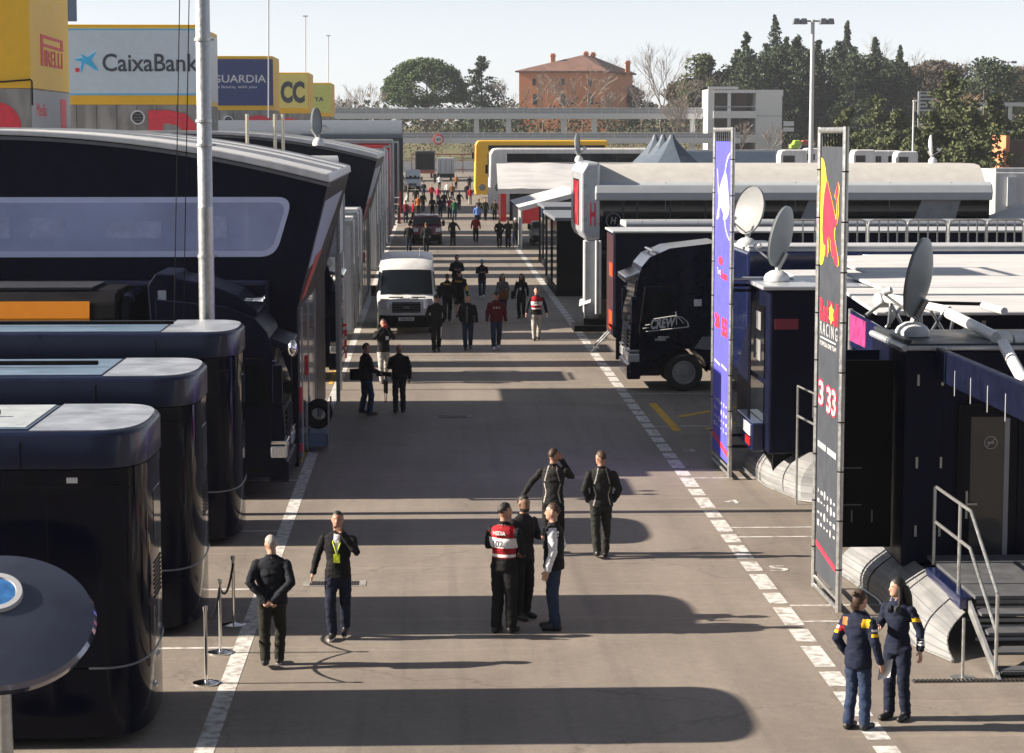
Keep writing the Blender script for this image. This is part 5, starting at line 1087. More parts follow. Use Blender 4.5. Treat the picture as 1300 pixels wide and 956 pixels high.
# ================================================================== LANE VEHICLES
def front_vehicle(name, label, cat, px, py, W, prof, paint, ws, grille_z, lampz, plate=True, tumble=.12, roof_ribs=False, facing=-1, side_glass=None, bump_z=.62, bump_m=None, wheelr=.35, text_plate=None):
    """vehicle seen from the front. prof: (dist back from nose, height); ws: windscreen (d0,z0,d1,z1)"""
    p = G(px, py); t = thing(name, label, cat, p); H = max(z for _, z in prof)
    def pt(x, d, z):
        k = 1 - tumble*max(0, (z-1.0))/(H-1.0)
        k2 = 1 - .10*max(0, (.5-d))/.5
        return (p.x + x*W/2*k*k2, p.y + d, z)
    mb = MB(); xs_ = [-1, -.94, -.6, 0, .6, .94, 1]; vs_ = []; n = len(prof)
    for i, x in enumerate(xs_):
        for d, z in prof:
            dd = d + (.18*abs(x)**3 if d < 2.6 else 0); zz = z - (.05*abs(x)**4 if z > 1.2 else 0)
            vs_.append(pt(x, dd, zz))
    fs = [(i*n+j, (i+1)*n+j, (i+1)*n+(j+1) % n, i*n+(j+1) % n) for i in range(len(xs_)-1) for j in range(n)] + [tuple(range(n)), tuple(range(len(vs_)-1, len(vs_)-n-1, -1))]
    mb.add(vs_, fs); mb.build('body', paint, t, bevel=.05, seg=2, smooth=True, angle=30)
    d0, z0, d1, z1 = ws
    def strip(xa, xb, d0, z0, d1, z1, m_, nm, off=.03, par=None):
        q = []; mb = MB(); N = 8; v2 = []
        for i in range(N+1):
            x = xa + (xb-xa)*i/N
            for d, z in ((d0, z0), (d1, z1)):
                a_ = pt(x, d + .18*abs(x)**3, z - (.05*abs(x)**4 if z > 1.2 else 0)); v2.append((a_[0], a_[1]-off, a_[2]+off*.3))
            for d, z in ((d0, z0), (d1, z1)):
                a_ = pt(x, d + .18*abs(x)**3, z - (.05*abs(x)**4 if z > 1.2 else 0)); v2.append((a_[0], a_[1]+.03, a_[2]-.02))
        f2 = []
        for i in range(N): o = i*4; f2 += [(o,o+4,o+5,o+1),(o+1,o+5,o+7,o+3),(o+3,o+7,o+6,o+2),(o+2,o+6,o+4,o)]
        f2 += [(0,1,3,2),(N*4,N*4+2,N*4+3,N*4+1)]
        mb.add(v2, f2); return mb.build(nm, m_, par or t)
    strip(-.9, .9, d0, z0, d1, z1, glass, 'windscreen')
    g0, g1, gw = grille_z
    strip(-gw, gw, -.0, g0, .0, g1, blackm, 'grille', .04)
    mb = MB()
    for i in range(4): z = g0+(i+.5)*(g1-g0)/4; mb.tube([pt(-gw*.95, -.045, z), pt(gw*.95, -.045, z)], .012, 5)
    mb.tube([pt(-.12, -.06, (g0+g1)/2), pt(.12, -.06, (g0+g1)/2)], .03, 6); mb.build('grille_bars', mgrey, t)
    for s_ in (-1, 1):
        strip(s_*.62, s_*.93, .02, lampz[0], .08, lampz[1], lampg, 'headlight', .05)
        q = pt(s_, d0+.3, z0+.1); mb = MB(); mb.box(min(q[0]+s_*.06, q[0]+s_*.24), max(q[0]+s_*.06, q[0]+s_*.24), q[1]-.04, q[1]+.08, q[2]-.2, q[2]+.16); mb.tube([q, (q[0]+s_*.1, q[1], q[2])], .03, 6); mb.build('wing_mirror', blackm, t, bevel=.03)
        wheel(t, (p.x+s_*W/2*.98, p.y+.95, wheelr), wheelr, .24, X_, s_); wheel(t, (p.x+s_*W/2*.98, p.y+prof[-1][0]-1.0 if prof[-1][0] > 3 else p.y+4.2, wheelr), wheelr, .24, X_, s_)
        if side_glass:
            for (a_, b_, za, zb_) in side_glass:
                q = [pt(s_*1.0, a_, za), pt(s_*1.0, b_, za), pt(s_*1.0, b_, zb_), pt(s_*1.0, a_+.25, zb_)]
                q = [(x+s_*.012, y, z) for x, y, z in q]; mb = MB(); mb.slab(q, .01*s_*-1); mb.build('side_window', glass, t)
    strip(-.97, .97, -.01, .25, -.0, bump_z, bump_m or blackm, 'bumper', .06)
    if plate:
        q = pt(0, -.09, bump_z-.1); mb = MB(); mb.box(q[0]-.27, q[0]+.27, q[1]-.01, q[1]+.01, q[2]-.06, q[2]+.06); pl = mb.build('number_plate', offw, t)
        if text_plate: text(text_plate, (q[0], q[1]-.011, q[2]), X_, Z_, .44, .075, ink, pl, thick=.003, bold=.02)
    if roof_ribs:
        mb = MB(); [mb.box(p.x+x, p.x+x+.02, p.y+2.2, p.y+5.6, H-.03, H+.012) for x in (-.5, -.25, 0, .25, .5)]; mb.tube([(p.x+.45,p.y+1.9,H),(p.x+.45,p.y+1.9,H+.3)], .01, 5); mb.build('roof_ribs', white, t)
    return t, pt
tv, pt = front_vehicle('van', 'white panel van facing the camera on the left of the lane', 'van', 516, 424, 2.06,
    [(0,.3),(0,.75),(.06,1.05),(.75,1.28),(1.45,2.1),(1.85,2.4),(2.4,2.52),(5.6,2.54),(5.75,2.3),(5.8,.3)], white, (.79,1.32,1.47,2.11), (.74,1.08,.52), (.84,1.18), roof_ribs=True, side_glass=[(1.0,1.9,1.45,2.05)], text_plate='YT66 UZA')
mb = MB(); [mb.tube([pt(x0,.42,1.225), pt(x1,.42,1.225)], .022, 6) for x0, x1 in ((-.6,-.1),(.18,.66))]; mb.build('bonnet_vents', blackm, tv)
text('LOGISTICS', (pt(.05,.28,1.16)[0], pt(0,.22,1.14)[1], 1.19), X_, Vector((0,.55,.2)), .7, .07, ink, tv, thick=.01, bold=.01)
mb = MB(); mb.tube([pt(-.25,.79,1.36), pt(.15,.87,1.46)], .012, 5); mb.tube([pt(.35,.79,1.36), pt(.75,.87,1.44)], .012, 5); mb.build('wipers', blackm, tv)
wine = mat('wine_red_paint', (.16,.015,.02), .25, coat=.6)
ts, pt = front_vehicle('pickup_truck', 'dark red pickup facing the camera in front of the crowd', 'pickup truck', 542, 311, 1.9,
    [(0,.35),(0,.85),(.08,1.05),(1.2,1.15),(1.85,1.72),(2.3,1.8),(3.6,1.78),(3.9,1.2),(5.2,1.15),(5.2,.35)], wine, (1.25,1.2,1.82,1.66), (.68,.98,.42), (.8,1.02), side_glass=[(1.5,3.5,1.2,1.65)], tumble=.2, wheelr=.38, text_plate=None)
tw, pt = front_vehicle('van', 'pale grey van parked at the far end of the lane', 'van', 524, 243, 1.95,
    [(0,.3),(0,.8),(.1,1.1),(.7,1.35),(1.4,2.3),(1.8,2.5),(5.6,2.5),(5.7,2.2),(5.75,.3)], mat('pale_van', (.45,.50,.55), .4), (.8,1.45,1.4,2.2), (.7,.95,.5), (.9,1.1))
t = thing('box_truck', 'dark backed box truck at the far end of the lane', 'truck', G(540, 226)); p = G(540, 226)
a = V(527, 192, p.y); b_ = V(552, 212, p.y); mb = MB(); mb.box(a.x, b_.x, p.y, p.y+9, 1.2, a.z); mb.build('box', dgrey, t, bevel=.05); mb = MB(); mb.box(a.x+.2, b_.x-.2, p.y-.02, p.y-.001, 1.4, a.z-.4); mb.build('rear_doors', blackm, t); mb = MB(); mb.box(a.x, b_.x, p.y-.1, p.y+.1, .7, 1.19); mb.build('rear_bar', mat('rusty_red', (.3,.08,.05), .6), t)
for s_ in (a.x+.4, b_.x-.4): wheel(t, (s_, p.y+.9, .5), .5, .3, X_, 1)
t = thing('box_truck', 'white backed box truck beside the dark one at the far end of the lane', 'truck', G(565, 229)); p = G(565, 229)
a = V(555, 201, p.y); b_ = V(577, 223, p.y); mb = MB(); mb.box(a.x, b_.x, p.y, p.y+9, 1.0, a.z); mb.build('box', white, t, bevel=.05); mb = MB(); [mb.box((a.x+b_.x)/2+dx, (a.x+b_.x)/2+dx+.05, p.y-.03, p.y-.001, 1.1, a.z-.2) for dx in (-.02,-.8,.8)]; mb.build('door_bars', mgrey, t); mb = MB(); mb.box(a.x, b_.x, p.y-.1, p.y+.1, .5, .99); mb.build('rear_bar', blackm, t)
for s_ in (a.x+.4, b_.x-.4): wheel(t, (s_, p.y+.9, .45), .45, .3, X_, 1)
# silver car nose between tent and booth
tc_, pt = front_vehicle('parked_car', 'silver car nose poking out between the white tent and the booth', 'car', 694, 312, 1.8, [(0,.3),(0,.7),(.1,.85),(1.1,1.0),(1.8,1.4),(3.2,1.42),(4.0,1.0),(4.2,.3)], silver, (1.15,1.03,1.75,1.36), (.45,.62,.4), (.62,.8), plate=False, wheelr=.31)
# scooter on the left edge beyond the van, golf cart
def small_kart(px, py, lab):
    p = G(px, py); t = thing('tyre_trolley', lab, 'trolley', p)
    mb = MB(); mb.box(p.x-.4, p.x+.4, p.y-.3, p.y+.3, .3, .36); mb.tube([(p.x-.4,p.y,.33),(p.x-.5,p.y,1.0)], .02, 6); mb.build('frame', steel, t)
    for i in range(3): mb = MB(); mb.lathe([(.17,0),(.32,0),(.33,.15),(.32,.3),(.17,.3)], (p.x, p.y, .37+i*.31), Z_, 20); mb.build('tyre', rubber, t, smooth=True)
    for x in (-.3,.3): wheel(t, (p.x+x, p.y-.3, .12), .12, .06)
small_kart(700, 250, 'trolley of tyres beside the white marquee') if 0 else None
# red rack, red machines on the left of the crowd
t = thing('equipment_rack', 'red and white rack standing at the left of the crowd', 'rack', G(499, 283)); p = G(499, 283)
mb = MB(); [mb.box(p.x+x, p.x+x+.08, p.y+y, p.y+y+.08, 0, 2.4) for x in (-.6,.5) for y in (0,.8)]; mb.build('frame', red, t); mb = MB(); [mb.box(p.x-.6, p.x+.55, p.y, p.y+.9, z, z+.05) for z in (.4,.9,1.4,1.9)]; mb.build('shelves', white, t)

# ================================================================== FAR: footbridge, tower, house, masts
conc2 = mat('painted_concrete', (.50,.51,.53), .7, var=.07)
def footbridge(label, ptop, pbot, Y, px0, px1, cols):
    a = V(px0, ptop, Y); b_ = V(px1, pbot, Y); t = thing('footbridge', label, 'footbridge', ((a.x+b_.x)/2, Y, 0), 'long footbridges across the far end')
    h = a.z - b_.z
    mb = MB(); mb.box(a.x, b_.x, Y, Y+3, b_.z, b_.z+h*.48); mb.build('deck', conc2, t)
    mb = MB(); mb.box(a.x, b_.x, Y-.02, Y+.06, a.z-.14, a.z); mb.box(a.x, b_.x, Y-.02, Y+.06, a.z-h*.3, a.z-h*.3+.08); n = int((b_.x-a.x)/3)
    for i in range(n+1): x = a.x+i*3; mb.box(x, x+.12, Y-.01, Y+.05, b_.z+h*.48, a.z-.14)
    mb.build('railing', conc2, t)
    mb = MB(); mb.box(a.x, b_.x, Y+.1, Y+.13, b_.z+h*.48, a.z-.2); mb.build('mesh_panels', mat('mesh_grey', (.28,.30,.33), .7), t)
    for px in cols:
        x = V(px, 160, Y).x; mb = MB(); mb.box(x-.45, x+.45, Y+.6, Y+2.2, 0, b_.z-.003); mb.build('column', conc2, t)
footbridge('upper pale concrete footbridge in front of the terracotta house', 136.5, 151, 425, 425, 965, (506, 605, 646, 716, 755, 880))
footbridge('lower pale concrete footbridge with the round speed sign', 168, 182, 405, 425, 940, (640, 700, 757, 880))
t = thing('traffic_sign', 'round red and white speed limit sign on the lower footbridge', 'sign', V(556.5,177,404)); c_ = V(556.5, 177, 403.8)
mb = MB(); mb.lathe([(.01,0),(.95,0),(.95,.03),(.01,.03)], c_, -Y_, 28); mb.build('plate', white, t); mb = MB(); mb.tube([c_ - Y_*.04 + X_*.84*math.cos(k*math.pi/14) + Z_*.84*math.sin(k*math.pi/14) for k in range(28)], .13, 6, closed=True); mb.build('rim', red, t); text('40', c_-Y_*.031, X_, Z_, .95, .6, ink, t, bold=.03)
# white stair tower
YT_ = 418; t = thing('tower_block', 'white concrete stair tower with open galleries at the end of the footbridge', 'building', (V(950,150,YT_).x, YT_, 0))
def bx_(px0, py0, px1, py1, ya, yb_, m_, nm, par=None):
    a, b_ = V(px0, py0, YT_), V(px1, py1, YT_); mb = MB(); mb.box(a.x, b_.x, ya, yb_, b_.z, a.z); return mb.build(nm, m_, par or t)
wc = mat('white_concrete', (.58,.59,.60), .7, var=.06)
bx_(960,114,993,215, YT_, YT_+9, wc, 'block')
bx_(899,110,906,215, YT_, YT_+9, wc, 'end_wall'); bx_(899,110,937,113.5, YT_-.4, YT_+9, wc, 'upper_roof'); bx_(906,114,960,118, YT_-.2, YT_+9, wc, 'roof_slab')
bx_(906,141,960,150, YT_-.2, YT_+8.5, wc, 'gallery_floor'); bx_(906,171,960,181, YT_-.1, YT_+8.5, wc, 'lower_gallery_floor')
bx_(924,118,927,215, YT_, YT_+.6, wc, 'column'); bx_(938,118,953,215, YT_+4, YT_+4.2, mat('brown_door', (.10,.06,.045), .6), 'dark_doorway'); bx_(906,118,960,215, YT_+8.6, YT_+8.9, mat('back_wall_beige', (.35,.33,.28), .7), 'back_wall')
bx_(993,154,1008,160, YT_, YT_+3, wc, 'side_balcony'); bx_(993,162,1008,167, YT_, YT_+3, wc, 'side_balcony'); bx_(993.2,122,994,200, YT_, YT_+.1, dgrey, 'shadow_joint')
bx_(906,135,960,136, YT_-.25, YT_-.15, lgrey, 'gallery_rail'); bx_(960,147,993,147.6, YT_-.02, YT_-.002, mgrey, 'floor_joint')
# house
YH = 520; t = thing('farmhouse', 'terracotta farmhouse with a low hipped roof and four chimneys', 'house', (V(735,100,YH).x, YH, 8))
terr = mat('terracotta_render', (.58,.225,.105), .85, var=.08, vs_=.2); tile = mat('clay_tiles', (.155,.085,.065), .85, var=.25, vs_=.6)
a = V(659, 92, YH); b_ = V(768, 150, YH); e = V(813, 95, YH+18)
hy = 24
mb = MB(); P4 = [(a.x, YH), (b_.x, YH-1.0), (b_.x+8.5, YH+22), (a.x+7, YH+24)]
mb.prism(P4, 'z', 5, a.z); mb.build('wall', terr, t)
mb = MB(); cx_ = sum(q[0] for q in P4)/4; cy_ = sum(q[1] for q in P4)/4
ov = [(cx_+(q[0]-cx_)*1.07, cy_+(q[1]-cy_)*1.07) for q in P4]; pk = V(744, 70.5, YH+11); r1 = (pk.x-1.2, YH+9, pk.z); r2 = (pk.x+1.5, YH+13, pk.z)
vv = [(q[0], q[1], a.z+.02) for q in ov] + [(q[0], q[1], a.z+.35) for q in ov] + [r1, r2]
mb.add(vv, [(3,2,1,0),(0,1,5,4),(1,2,6,5),(2,3,7,6),(3,0,4,7),(4,5,9,8) if 0 else (4,5,8),(5,9,8),(5,6,9),(6,7,9),(7,8,9),(7,4,8)]); rf = mb.build('roof', tile, t)
for px, py, yy in ((702,69,YH+6),(744,66.5,YH+11),(753,67.5,YH+12),(797,78,YH+14)):
    c_ = V(px, py, yy); mb = MB(); mb.box(c_.x-.55, c_.x+.55, yy-.5, yy+.5, c_.z-3.4, c_.z-.5); mb.box(c_.x-.75, c_.x+.75, yy-.7, yy+.7, c_.z-.5, c_.z-.25); mb.box(c_.x-.5, c_.x+.5, yy-.5, yy+.5, c_.z-.25, c_.z+.2); mb.build('chimney', terr, rf)
for px, py, w_, h_ in ((678,104,4,8),(714,104,4,8),(679,126,5,13),(714,126,5,13),(749,106,4,8),(750,126,5,13)):
    x, z, wd, ht = at_px(px-w_/2, py-h_/2, px+w_/2, py+h_/2, YH-.1); yy = YH - 1.0*(x-a.x)/(b_.x-a.x)
    mb = MB(); mb.box(x-wd/2-.12, x+wd/2+.12, yy-.08, yy+.3, z-ht/2-.12, z+ht/2+.12); w_o = mb.build('window', mat('stone_surround', (.36,.22,.16), .8), t)
    mb = MB(); mb.box(x-wd/2, x+wd/2, yy-.1, yy-.082, z-ht/2, z+ht/2); mb.build('pane', dgrey, w_o)
# floodlight mast and lamps
def mast(label, px, ptop, Y, r, zb=0, heads=True):
    a = V(px, ptop, Y); t = thing('floodlight_mast', label, 'floodlight mast', (a.x, Y, zb))
    mb = MB(); mb.lathe([(r*1.4,zb),(r,a.z)], (a.x, Y, 0), Z_, 14); mb.build('pole', lgrey, t, smooth=True)
    if heads:
        s_ = r*7; mb = MB(); mb.box(a.x-s_*1.3, a.x+s_*1.3, Y-.08, Y+.08, a.z-.2, a.z-.05); mb.build('crossbar', mgrey, t)
        for k in (-1.3,-.75,.75,1.3):
            mb = MB(); mb.prism([(a.x+k*s_-s_*.28, a.z-.42),(a.x+k*s_+s_*.28, a.z-.42),(a.x+k*s_+s_*.2, a.z+.1),(a.x+k*s_-s_*.2, a.z+.1)], 'y', Y-.6, Y+.1); mb.build('lamp_head', mgrey, t, bevel=.04)
mast('tall floodlight mast rising behind the charcoal banner', 1032, 25, 200, .17)
mast('small floodlight mast above the white stair tower', 933, 84, 470, .16, 8)
mast('distant floodlight mast at the right edge above the trees', 1280, 78, 480, .16, 8)
for px, py, Y, lb in ((1160,129,240,'slim street lamp right of the cypress trees'), (1085,125,260,'')):
    if not lb: continue
    a = V(px, py, Y); t = thing('street_lamp', lb, 'street lamp', (a.x, Y, 0)); mb = MB(); mb.lathe([(.12,0),(.08,a.z)], (a.x,Y,0), Z_, 10); mb.build('pole', white, t, smooth=True); mb = MB(); mb.box(a.x-.1, a.x+.5, Y-.15, Y+.15, a.z-.02, a.z+.15); mb.build('lamp_head', white, t, bevel=.04)
t = thing('louvred_board', 'grey louvred board with dark slats among the right trees', 'board', (V(1178,130,330).x, 330, 0))
a, b_ = V(1166,116,330), V(1190,141,330); mb = MB(); mb.box(a.x, b_.x, 330, 330.3, b_.z, a.z); mb.build('frame', lgrey, t); mb = MB(); [mb.box(a.x+.3, b_.x, 329.85, 329.99, b_.z+.3+i*.55, b_.z+.55+i*.55) for i in range(5)]; mb.build('slats', dgrey, t); mb = MB(); mb.box(a.x, a.x+.3, 330.05, 330.25, 0, b_.z-.003); mb.build('post', lgrey, t)
t = thing('brick_gatehouse', 'small terracotta wall and dark roofed gatehouse at the right edge', 'building', (V(1290,190,250).x, 250, 0))
a, b_ = V(1274,172,250), V(1281,225,250); mb = MB(); mb.box(a.x+.3, b_.x, 250, 256, 0, a.z); mb.build('wall', terr, t); mb = MB(); mb.box(b_.x+.003, b_.x+8, 250.5, 256, 0, a.z-.5); mb.build('shaded_wall', mat('shaded_brick', (.10,.07,.06), .8), t)  # shade on the right-hand wall is put into its darker brick colour
t = thing('overhead_rail', 'pale elevated rail running behind the right trees', 'bridge', (V(1260,131,360).x, 360, 0)); a, b_ = V(1205,130,360), V(1345,135,360); mb = MB(); mb.box(a.x, b_.x, 360, 361, b_.z, a.z); mb.build('beam', lgrey, t); mb = MB(); [mb.box(a.x+3+i*7, a.x+3.5+i*7, 360.2, 360.8, 0, b_.z-.003) for i in range(3)]; mb.build('posts', lgrey, t)
# mesh fence and red gate posts at lane end
t = thing('gate', 'red and white gate across the far end of the lane', 'gate', G(590, 224)); p = G(590, 222)
mb = MB(); [mb.box(p.x-9+i*2.2, p.x-8.85+i*2.2, p.y+12, p.y+12.15, 0, 3.2) for i in range(6)]; mb.box(p.x-9, p.x+2.2, p.y+12, p.y+12.1, 3.2, 3.4); mb.box(p.x-9, p.x+2.2, p.y+12, p.y+12.1, .6, .75); mb.build('frame', mat('gate_red', (.28,.06,.05), .6), t)
# chain fence line with low hedge wall behind
t = thing('perimeter_wall', 'low pale perimeter wall at the foot of the hill beyond the lane', 'wall', (0, 398, 0)); mb = MB(); mb.box(-60, 90, 398, 398.4, 0, 1.9); mb.build('wall', conc2, t); mb = MB(); [mb.box(-60+i*3, -59.9+i*3, 398.1, 398.2, 1.903, 4.0) for i in range(50)]; mb.build('fence_posts', lgrey, t)

# ================================================================== TREES
bark = mat('bark', (.10,.085,.07), .9, var=.3); barkp = mat('bare_twigs', (.20,.17,.15), .9, var=.25, vs_=1)
def leafmat(name, c1, c2):
    m = bpy.data.materials.new(name); m.use_nodes = True; n = m.node_tree; b = n.nodes['Principled BSDF']
    g = n.nodes.new('ShaderNodeTexCoord'); nz = n.nodes.new('ShaderNodeTexNoise'); nz.inputs['Scale'].default_value = .6; nz.inputs['Detail'].default_value = 5; nz.inputs['Roughness'].default_value = .7
    cr = n.nodes.new('ShaderNodeValToRGB'); cr.color_ramp.elements[0].position = .35; cr.color_ramp.elements[1].position = .65
    cr.color_ramp.elements[0].color = (*c1, 1); cr.color_ramp.elements[1].color = (*c2, 1)
    n.links.new(g.outputs['Object'], nz.inputs['Vector']); n.links.new(nz.outputs[0], cr.inputs[0]); n.links.new(cr.outputs[0], b.inputs['Base Color'])
    b.inputs['Roughness'].default_value = .8; b.inputs['Specular IOR Level'].default_value = .2; return m
lf_dark = leafmat('leaf_dark', (.026,.044,.028), (.065,.085,.045)); lf_pine = leafmat('leaf_pine', (.040,.072,.030), (.10,.14,.055)); lf_mid = leafmat('leaf_mid', (.042,.064,.028), (.105,.115,.05)); lf_br = leafmat('leaf_brown', (.075,.062,.045), (.12,.10,.07))
def leaves(mb, c, r, n, size, rnd, squash=1.0):
    for _ in range(n):
        while True:
            d = Vector((rnd.uniform(-1,1), rnd.uniform(-1,1), rnd.uniform(-1,1)))
            if .01 < d.length < 1: break
        d *= (.55+.45*d.length)/max(d.length, .3) if rnd.random() < .5 else 1
        p = Vector(c) + Vector((d.x*r[0], d.y*r[1], d.z*r[2]*squash)); s_ = size*rnd.uniform(.6,1.3)
        u = Vector((rnd.gauss(0,1), rnd.gauss(0,1), rnd.gauss(0,.7))).normalized(); v = u.cross(Vector((rnd.gauss(0,1), rnd.gauss(0,1), rnd.gauss(0,1)))).normalized()
        mb.add([p-u*s_, p+v*s_*.6, p+u*s_, p-v*s_*.6], [(0,1,2,3)])
def tree_root(label, x, y, zb, cat='tree', name='tree', group=None): return thing(name, label, cat, (x, y, zb), group)
def conifer(name, label, px, ptop, Y, zb, rad, rnd_s, leafm=lf_dark, kind='fir', n=2200, group='evergreens behind the far end'):
    rnd = random.Random(rnd_s); a = V(px, ptop, Y); H = a.z - zb; t = tree_root(label, a.x, Y, zb, name=name, group=group)
    mb = MB(); mb.tube([(a.x,Y,zb),(a.x+.1,Y,zb+H*.5),(a.x,Y,a.z-.3)], [H*.018,H*.012,.03], 6); mb.build('trunk', bark, t)
    mb = MB()
    if kind == 'cypress':
        for i in range(40):
            f_ = i/40; z = zb + H*(.06+.94*f_); r = rad*math.sin(min(1, (1-f_)*1.9+.04)*math.pi/2)**.8*(.75+.35*rnd.random())
            leaves(mb, (a.x+rnd.uniform(-.12,.12)*rad, Y, z), (r, r, H*.035), n//30, .30, rnd)
    elif kind == 'fir':
        L = int(H/.9)
        for i in range(L):
            f_ = i/L; z = zb + H*(.08+.92*f_); R_ = rad*(1-f_)**.8*(.7+.5*rnd.random())+.2
            for k in range(max(3, int(7*(1-f_))+2)):
                an = rnd.uniform(0, 6.283); ln = R_*rnd.uniform(.6,1.15)
                for q in (.35,.65,1):
                    leaves(mb, (a.x+math.cos(an)*ln*q, Y+math.sin(an)*ln*q, z + rnd.uniform(-.4,.4) - .12*ln*q + .1*ln*q*q), (ln*.25+.3, ln*.25+.3, .5), max(4, n//(L*11)), .30, rnd)
    else:
        for i in range(34):
            th = rnd.uniform(0, 6.283); ph = rnd.uniform(-.5, 1); rr_ = rad*rnd.uniform(.45,.95)
            c_ = (a.x+math.cos(th)*rr_*math.cos(ph*1.3), Y+math.sin(th)*rr_*math.cos(ph*1.3), zb+H*.55+math.sin(ph*1.4)*H*.40)
            leaves(mb, c_, (rad*.32, rad*.32, H*.11), n//26, .33, rnd)
    mb.build('crown', leafm, t, recalc=False); return t
def bare(label, px, ptop, Y, zb, spread, seed, m_=barkp, name='bare_tree', depth=5, group='bare winter trees', th=.16):
    rnd = random.Random(seed); a = V(px, ptop, Y); H = a.z - zb; t = tree_root(label, a.x, Y, zb, name=name, group=group)
    tr = MB(); cr = MB()
    def br(p, d, ln, r, lv):
        q = p + d*ln; mid = p.lerp(q, .5) + Vector((rnd.gauss(0,.04), rnd.gauss(0,.04), 0))*ln
        (tr if lv == 0 else cr).tube([p, mid, q], [r, r*.8, r*.6], 3 if lv > 1 else 6)
        if lv >= depth: return
        for k in range(3 if lv < 4 else 3):
            an = rnd.uniform(0, 6.283); tilt = rnd.uniform(.25,.75)*spread
            nd = (d + Vector((math.cos(an)*tilt, math.sin(an)*tilt, rnd.uniform(-.05,.25)))).normalized()
            br(p.lerp(q, rnd.uniform(.55,1)), nd, ln*rnd.uniform(.62,.82), max(r*.58,.022), lv+1)
    br(Vector((a.x, Y, zb)), Vector((0,0,1)), H*.30, th*H/14, 0)
    zs = max(v[2] for v in cr.v); k = H/(zs-zb)
    for M in (tr, cr): M.v = [(a.x+(v[0]-a.x)*min(k,1.2), Y+(v[1]-Y)*min(k,1.2), zb+(v[2]-zb)*k) for v in M.v]
    tr.build('trunk', bark, t, recalc=False); cr.build('crown', m_, t, recalc=False); return t
# umbrella pine
rnd = random.Random(5); YP = 470; c0 = V(540, 105, YP); t = tree_root('broad umbrella pine with a domed dark green crown left of the house', c0.x, YP, 6, name='umbrella_pine')
mb = MB(); mb.tube([(c0.x,YP,6),(c0.x+.5,YP,11),(c0.x+.2,YP,14)], [.6,.5,.4], 8); [mb.tube([(c0.x+.3,YP,11+i*.4),(c0.x+math.cos(i*1.3)*6,YP+math.sin(i*1.3)*5,16+i*.3)], [.25,.1], 5) for i in range(7)]; mb.build('trunk', bark, t)
wp = (V(595,100,YP).x-V(484,100,YP).x)/2; hp = V(540,71,YP).z - V(540,132,YP).z; mb = MB()
for i in range(300):
    th = rnd.uniform(0, 6.283); ph = math.asin(rnd.uniform(.0, 1)); r = rnd.uniform(.86,.95)
    c_ = (c0.x + wp*r*math.cos(ph)*math.cos(th), YP + wp*.8*r*math.cos(ph)*math.sin(th), V(540,131,YP).z + hp*.95*r*math.sin(ph)**.8)
    leaves(mb, c_, (1.3,1.3,.85), 80, .24, rnd)
for i in range(30):
    th = rnd.uniform(0, 6.283); r = rnd.uniform(.3,.9)*wp
    leaves(mb, (c0.x+r*math.cos(th), YP+r*.8*math.sin(th), V(540,rnd.uniform(124,134),YP).z), (1.6,1.6,.9), 60, .3, rnd)
mb.build('crown', lf_pine, t, recalc=False)
conifer('cedar_tree', 'dark spiky cedar between the umbrella pine and the house', 611, 70, 480, 6, 7.2, 11, kind='fir', n=5200)
evs = [('fir_tree','dark fir left of the tallest cypress, its left neighbour',948,38,3.6,'fir',lf_dark),('fir_tree','dark fir at the left edge of the evergreen group',936,62,4.2,'fir',lf_dark),
 ('cypress_tree','tall pointed cypress left of the floodlight mast, highest of all',985,20,2.2,'cypress',lf_dark),('fir_tree','fir just left of the floodlight mast',972,52,4,'fir',lf_dark),
 ('fir_tree','broad dark fir behind the floodlight mast',1012,44,5.6,'fir',lf_dark),('fir_tree','dark fir right of the floodlight mast',1038,50,4.8,'fir',lf_dark),
 ('cypress_tree','slim column cypress right of the mast, leftmost of the four slim ones',1076,27,1.5,'cypress',lf_dark),('fir_tree','dark fir under the slim column cypress',1085,58,5.2,'fir',lf_dark),
 ('cypress_tree','rounded column cypress, second of the four slim ones',1112,48,2.2,'cypress',lf_dark),('fir_tree','fir between the rounded and the pointed cypress',1124,72,4.6,'fir',lf_dark),
 ('cypress_tree','slim pointed cypress, third of the four slim ones',1143,58,1.5,'cypress',lf_dark),('cypress_tree','short cypress, rightmost of the four slim ones',1150,80,1.7,'cypress',lf_dark),
 ('evergreen_tree','bushy evergreen filling between the firs at the foot of the mast',1055,66,7,'bush',lf_dark),('evergreen_tree','round dark evergreen right of the firs',1098,72,7,'bush',lf_dark),
 ('evergreen_tree','mid green round tree left of the white stair tower',892,72,5,'bush',lf_mid),('evergreen_tree','bushy evergreen behind the stair tower roof',958,70,6.5,'bush',lf_dark),('evergreen_tree','low evergreen behind the firs at centre of the group',1000,62,7.5,'bush',lf_dark),
 ('evergreen_tree','bushy evergreen at the left end of the group, above the stair tower',930,82,5.5,'bush',lf_dark),('evergreen_tree','dense evergreen right behind the floodlight mast',1030,64,6.5,'bush',lf_dark),
 ('fir_tree','fir between the two slimmest cypresses',1066,50,4.6,'fir',lf_dark),('fir_tree','pointed fir between the broad fir and the tallest cypress',998,46,3.8,'fir',lf_dark),('evergreen_tree','dense evergreen between the rounded and the slim cypresses',1120,78,6.5,'bush',lf_dark),
 ('evergreen_tree','dark evergreen below the slim cypresses',1132,84,6.5,'bush',lf_dark)]
for i, (nm, lb, px, py, rad, kd, lm) in enumerate(evs):
    conifer(nm, lb, px, py, 440 + (i*13) % 45 if kd != 'bush' else 445+(i*7) % 20, 4, rad, 30+i, lm, kd, n={'fir':4200,'cypress':2400,'bush':4600}[kd])
